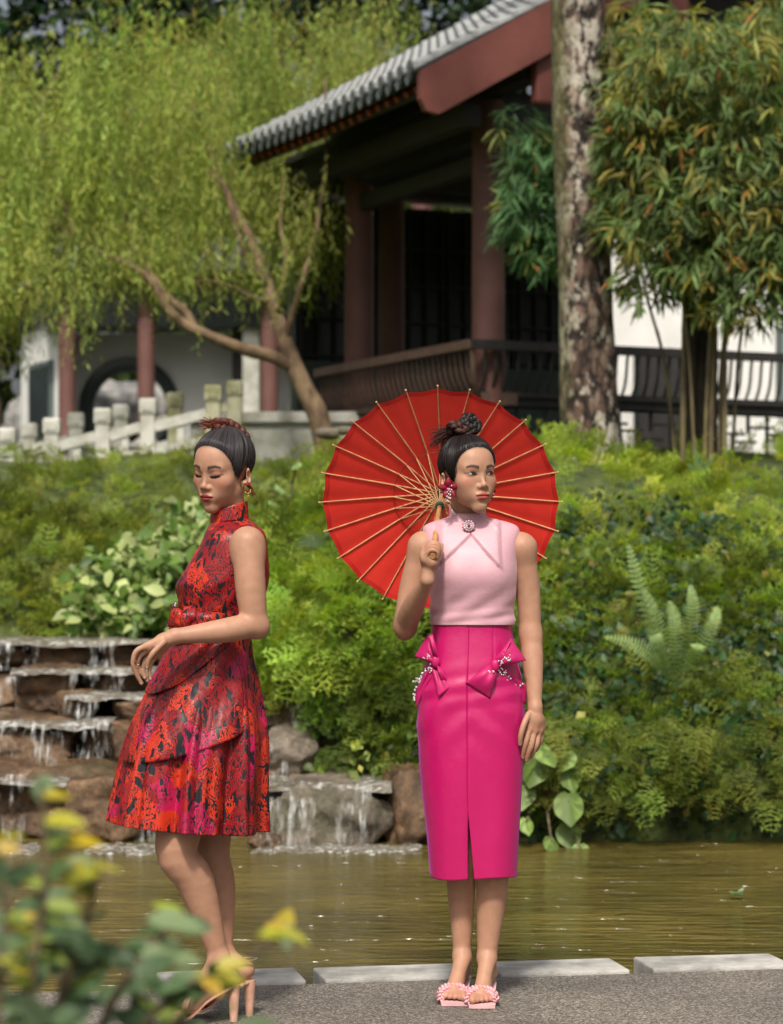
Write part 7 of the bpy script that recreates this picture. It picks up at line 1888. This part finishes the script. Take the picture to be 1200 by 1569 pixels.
for args in [((286, 940), (288, 966), (264, 926), (257, 960), 0.035, (-0.105, -0.085)), ((290, 935), (284, 968), (345, 940), (338, 972), 0.035, (-0.115, -0.120)), ((276, 946), (296, 950), (268, 985), (300, 1000), 0.02, (-0.11, -0.10)), ((282, 930), (300, 928), (280, 955), (306, 958), 0.03, (-0.11, -0.125))]:
    V, F = petal_r(*args); bw.add(V, F)
bo = bw.build('waist_bow', M_BROC, dress, True); add_solid(bo, 0.002)
MB().sphere(arr(Wr(285, 950, -0.135)) - rd0, (0.017, 0.014, 0.024), 14, 10).build('knot', M_BROC, bo, True)
bd = MB()
for i in range(13):
    t = i / 12; bd.sphere(arr(Wr(269 - 11 * t, 925 + 33 * t, -0.10 + .012 * t)) - rd0, 0.0034, 7, 5)
bd.build('beads', M_BEAD, bo, True)
bt = MB()
for i in range(10):                                  # pearl buttons down the front edge
    t = i / 9; q = smooth_path([(298, 856), (284, 878), (278, 902), (277, 924)], 10)[i]
    ky = np.argmin(np.abs([HORIZON - (s[2] - CAM_H) / s[1] * FPX - q[1] for s in BO])); cx, cy, z, hw, hd, pw = smooth_path(BO, 60)[np.argmin(np.abs([HORIZON - (s[2] - CAM_H) / s[1] * FPX - q[1] for s in smooth_path(BO, 60)]))]
    u = np.clip(((q[0] - 600) / FPX * YR - cx) / hw, -0.985, 0.985); dy = cy - hd * (1 - abs(u) ** pw) ** (1 / pw) - YR; bt.sphere(arr(Wr(q[0], q[1], dy - 0.004)) - rd0, 0.0033, 7, 5)
bt.build('button', M_BEAD, dress, True)
# ---- earrings: red loops with gold drops
for (c_, s) in ((to_world2(np.array([0.080, 0.004, -0.046])), 1.0), (to_world2(np.array([-0.076, -0.004, -0.050])), 0.7)):
    m = MB()
    for q in range(3): m.tube([arr(c_) + np.array([math.cos(a_ + q) * 0.0115 * s, -0.012 + 0.004 * q, math.sin(a_ + q) * (0.0095 + .002 * q) * s - 0.004]) - rd0 for a_ in np.linspace(0, 5.4, 18)], 0.0016, 6)
    o = m.build('earring', M_PETAL, RD, True); g = MB()
    for (x, z) in ((-0.004, -0.018), (0.003, -0.021), (0.009, -0.017), (0.003, -0.029), (0.010, -0.012)): g.sphere(arr(c_) + (x * s, -0.016, z * s) - rd0, 0.0024, 6, 4)
    g.tube([arr(c_) + np.array([math.cos(a_) * 0.008 * s, -0.015, math.sin(a_) * 0.007 * s - 0.012]) - rd0 for a_ in np.linspace(3.3, 6.2, 10)], 0.0012, 5); g.build('gold_drop', M_GOLD, o, True)
rg = MB().tube([arr(Wr(207.5, 1014, -0.245)) + np.array([math.cos(a_) * 0.0085, math.sin(a_) * 0.0085, 0.001]) - rd0 for a_ in np.linspace(0, 2 * math.pi, 20)], 0.0013, 5, False); rg.sphere(arr(Wr(212, 1019, -0.258)) - rd0, 0.003, 6, 4); rg.build('ring', M_GOLD, RD, True)
# ---- strappy heels
M_NUDE = simple('nude_leather', (0.62, 0.36, 0.26), 0.3, (0.5, 0.27, 0.19), 25)
for (heel, ball, toe) in (((352, 1494, -0.05), (292, 1543, -0.12), (272, 1552, -0.15)), ((376, 1486, 0.04), (318, 1530, 0.02), (296, 1540, 0.0))):
    H_, B_, T_ = arr(Wr(*heel)), arr(Wr(*ball)), arr(Wr(*toe)); B_[2] = max(B_[2], 0.03); T_[2] = max(T_[2], 0.02); sh = empty('heeled_sandal', parent=RD); n = 16
    pth = smooth_path([tuple(T_ + (-0.02, 0, -0.016)), tuple(B_ + (0, 0, -0.022)), tuple((B_ + H_) / 2 + (0, 0, -0.018)), tuple(H_ + (0.012, 0, -0.026))], n); V = []
    for i, q in enumerate(pth):
        w = np.interp(i / (n - 1), [0, 0.25, 0.6, 1], [0.030, 0.040, 0.028, 0.026]); V += [q + (0, -w, 0), q + (0, w, 0), q + (0, w, -0.008), q + (0, -w, -0.008)]
    F = [(i * 4 + a, (i + 1) * 4 + a, (i + 1) * 4 + (a + 1) % 4, i * 4 + (a + 1) % 4) for i in range(n - 1) for a in range(4)] + [(0, 1, 2, 3), ((n - 1) * 4 + 3, (n - 1) * 4 + 2, (n - 1) * 4 + 1, (n - 1) * 4)]
    MB().add([v - rd0 for v in V], F).build('sole', M_NUDE, sh)
    MB().tube([H_ + (0.012, 0, -0.028) - rd0, np.array([H_[0] + 0.012, H_[1], 0.0]) - rd0], [0.019, 0.011], 12).build('heel', M_NUDE, sh, True)
    for (c_, rr, tl) in ((B_ + (-0.010, 0, 0.002), 0.033, 0.2), (H_ + (-0.004, 0, 0.030), 0.037, 0.0)): MB().tube([c_ + np.array([math.cos(a_) * rr * (0.35 if tl else 1.0), math.sin(a_) * rr * (1.1 if tl else .9), math.cos(a_) * (rr * .9 if tl else 0.004)]) - rd0 for a_ in np.linspace(0, 2 * math.pi, 24)], 0.0045, 6, False, 0.5).build('strap', M_NUDE, sh, True)
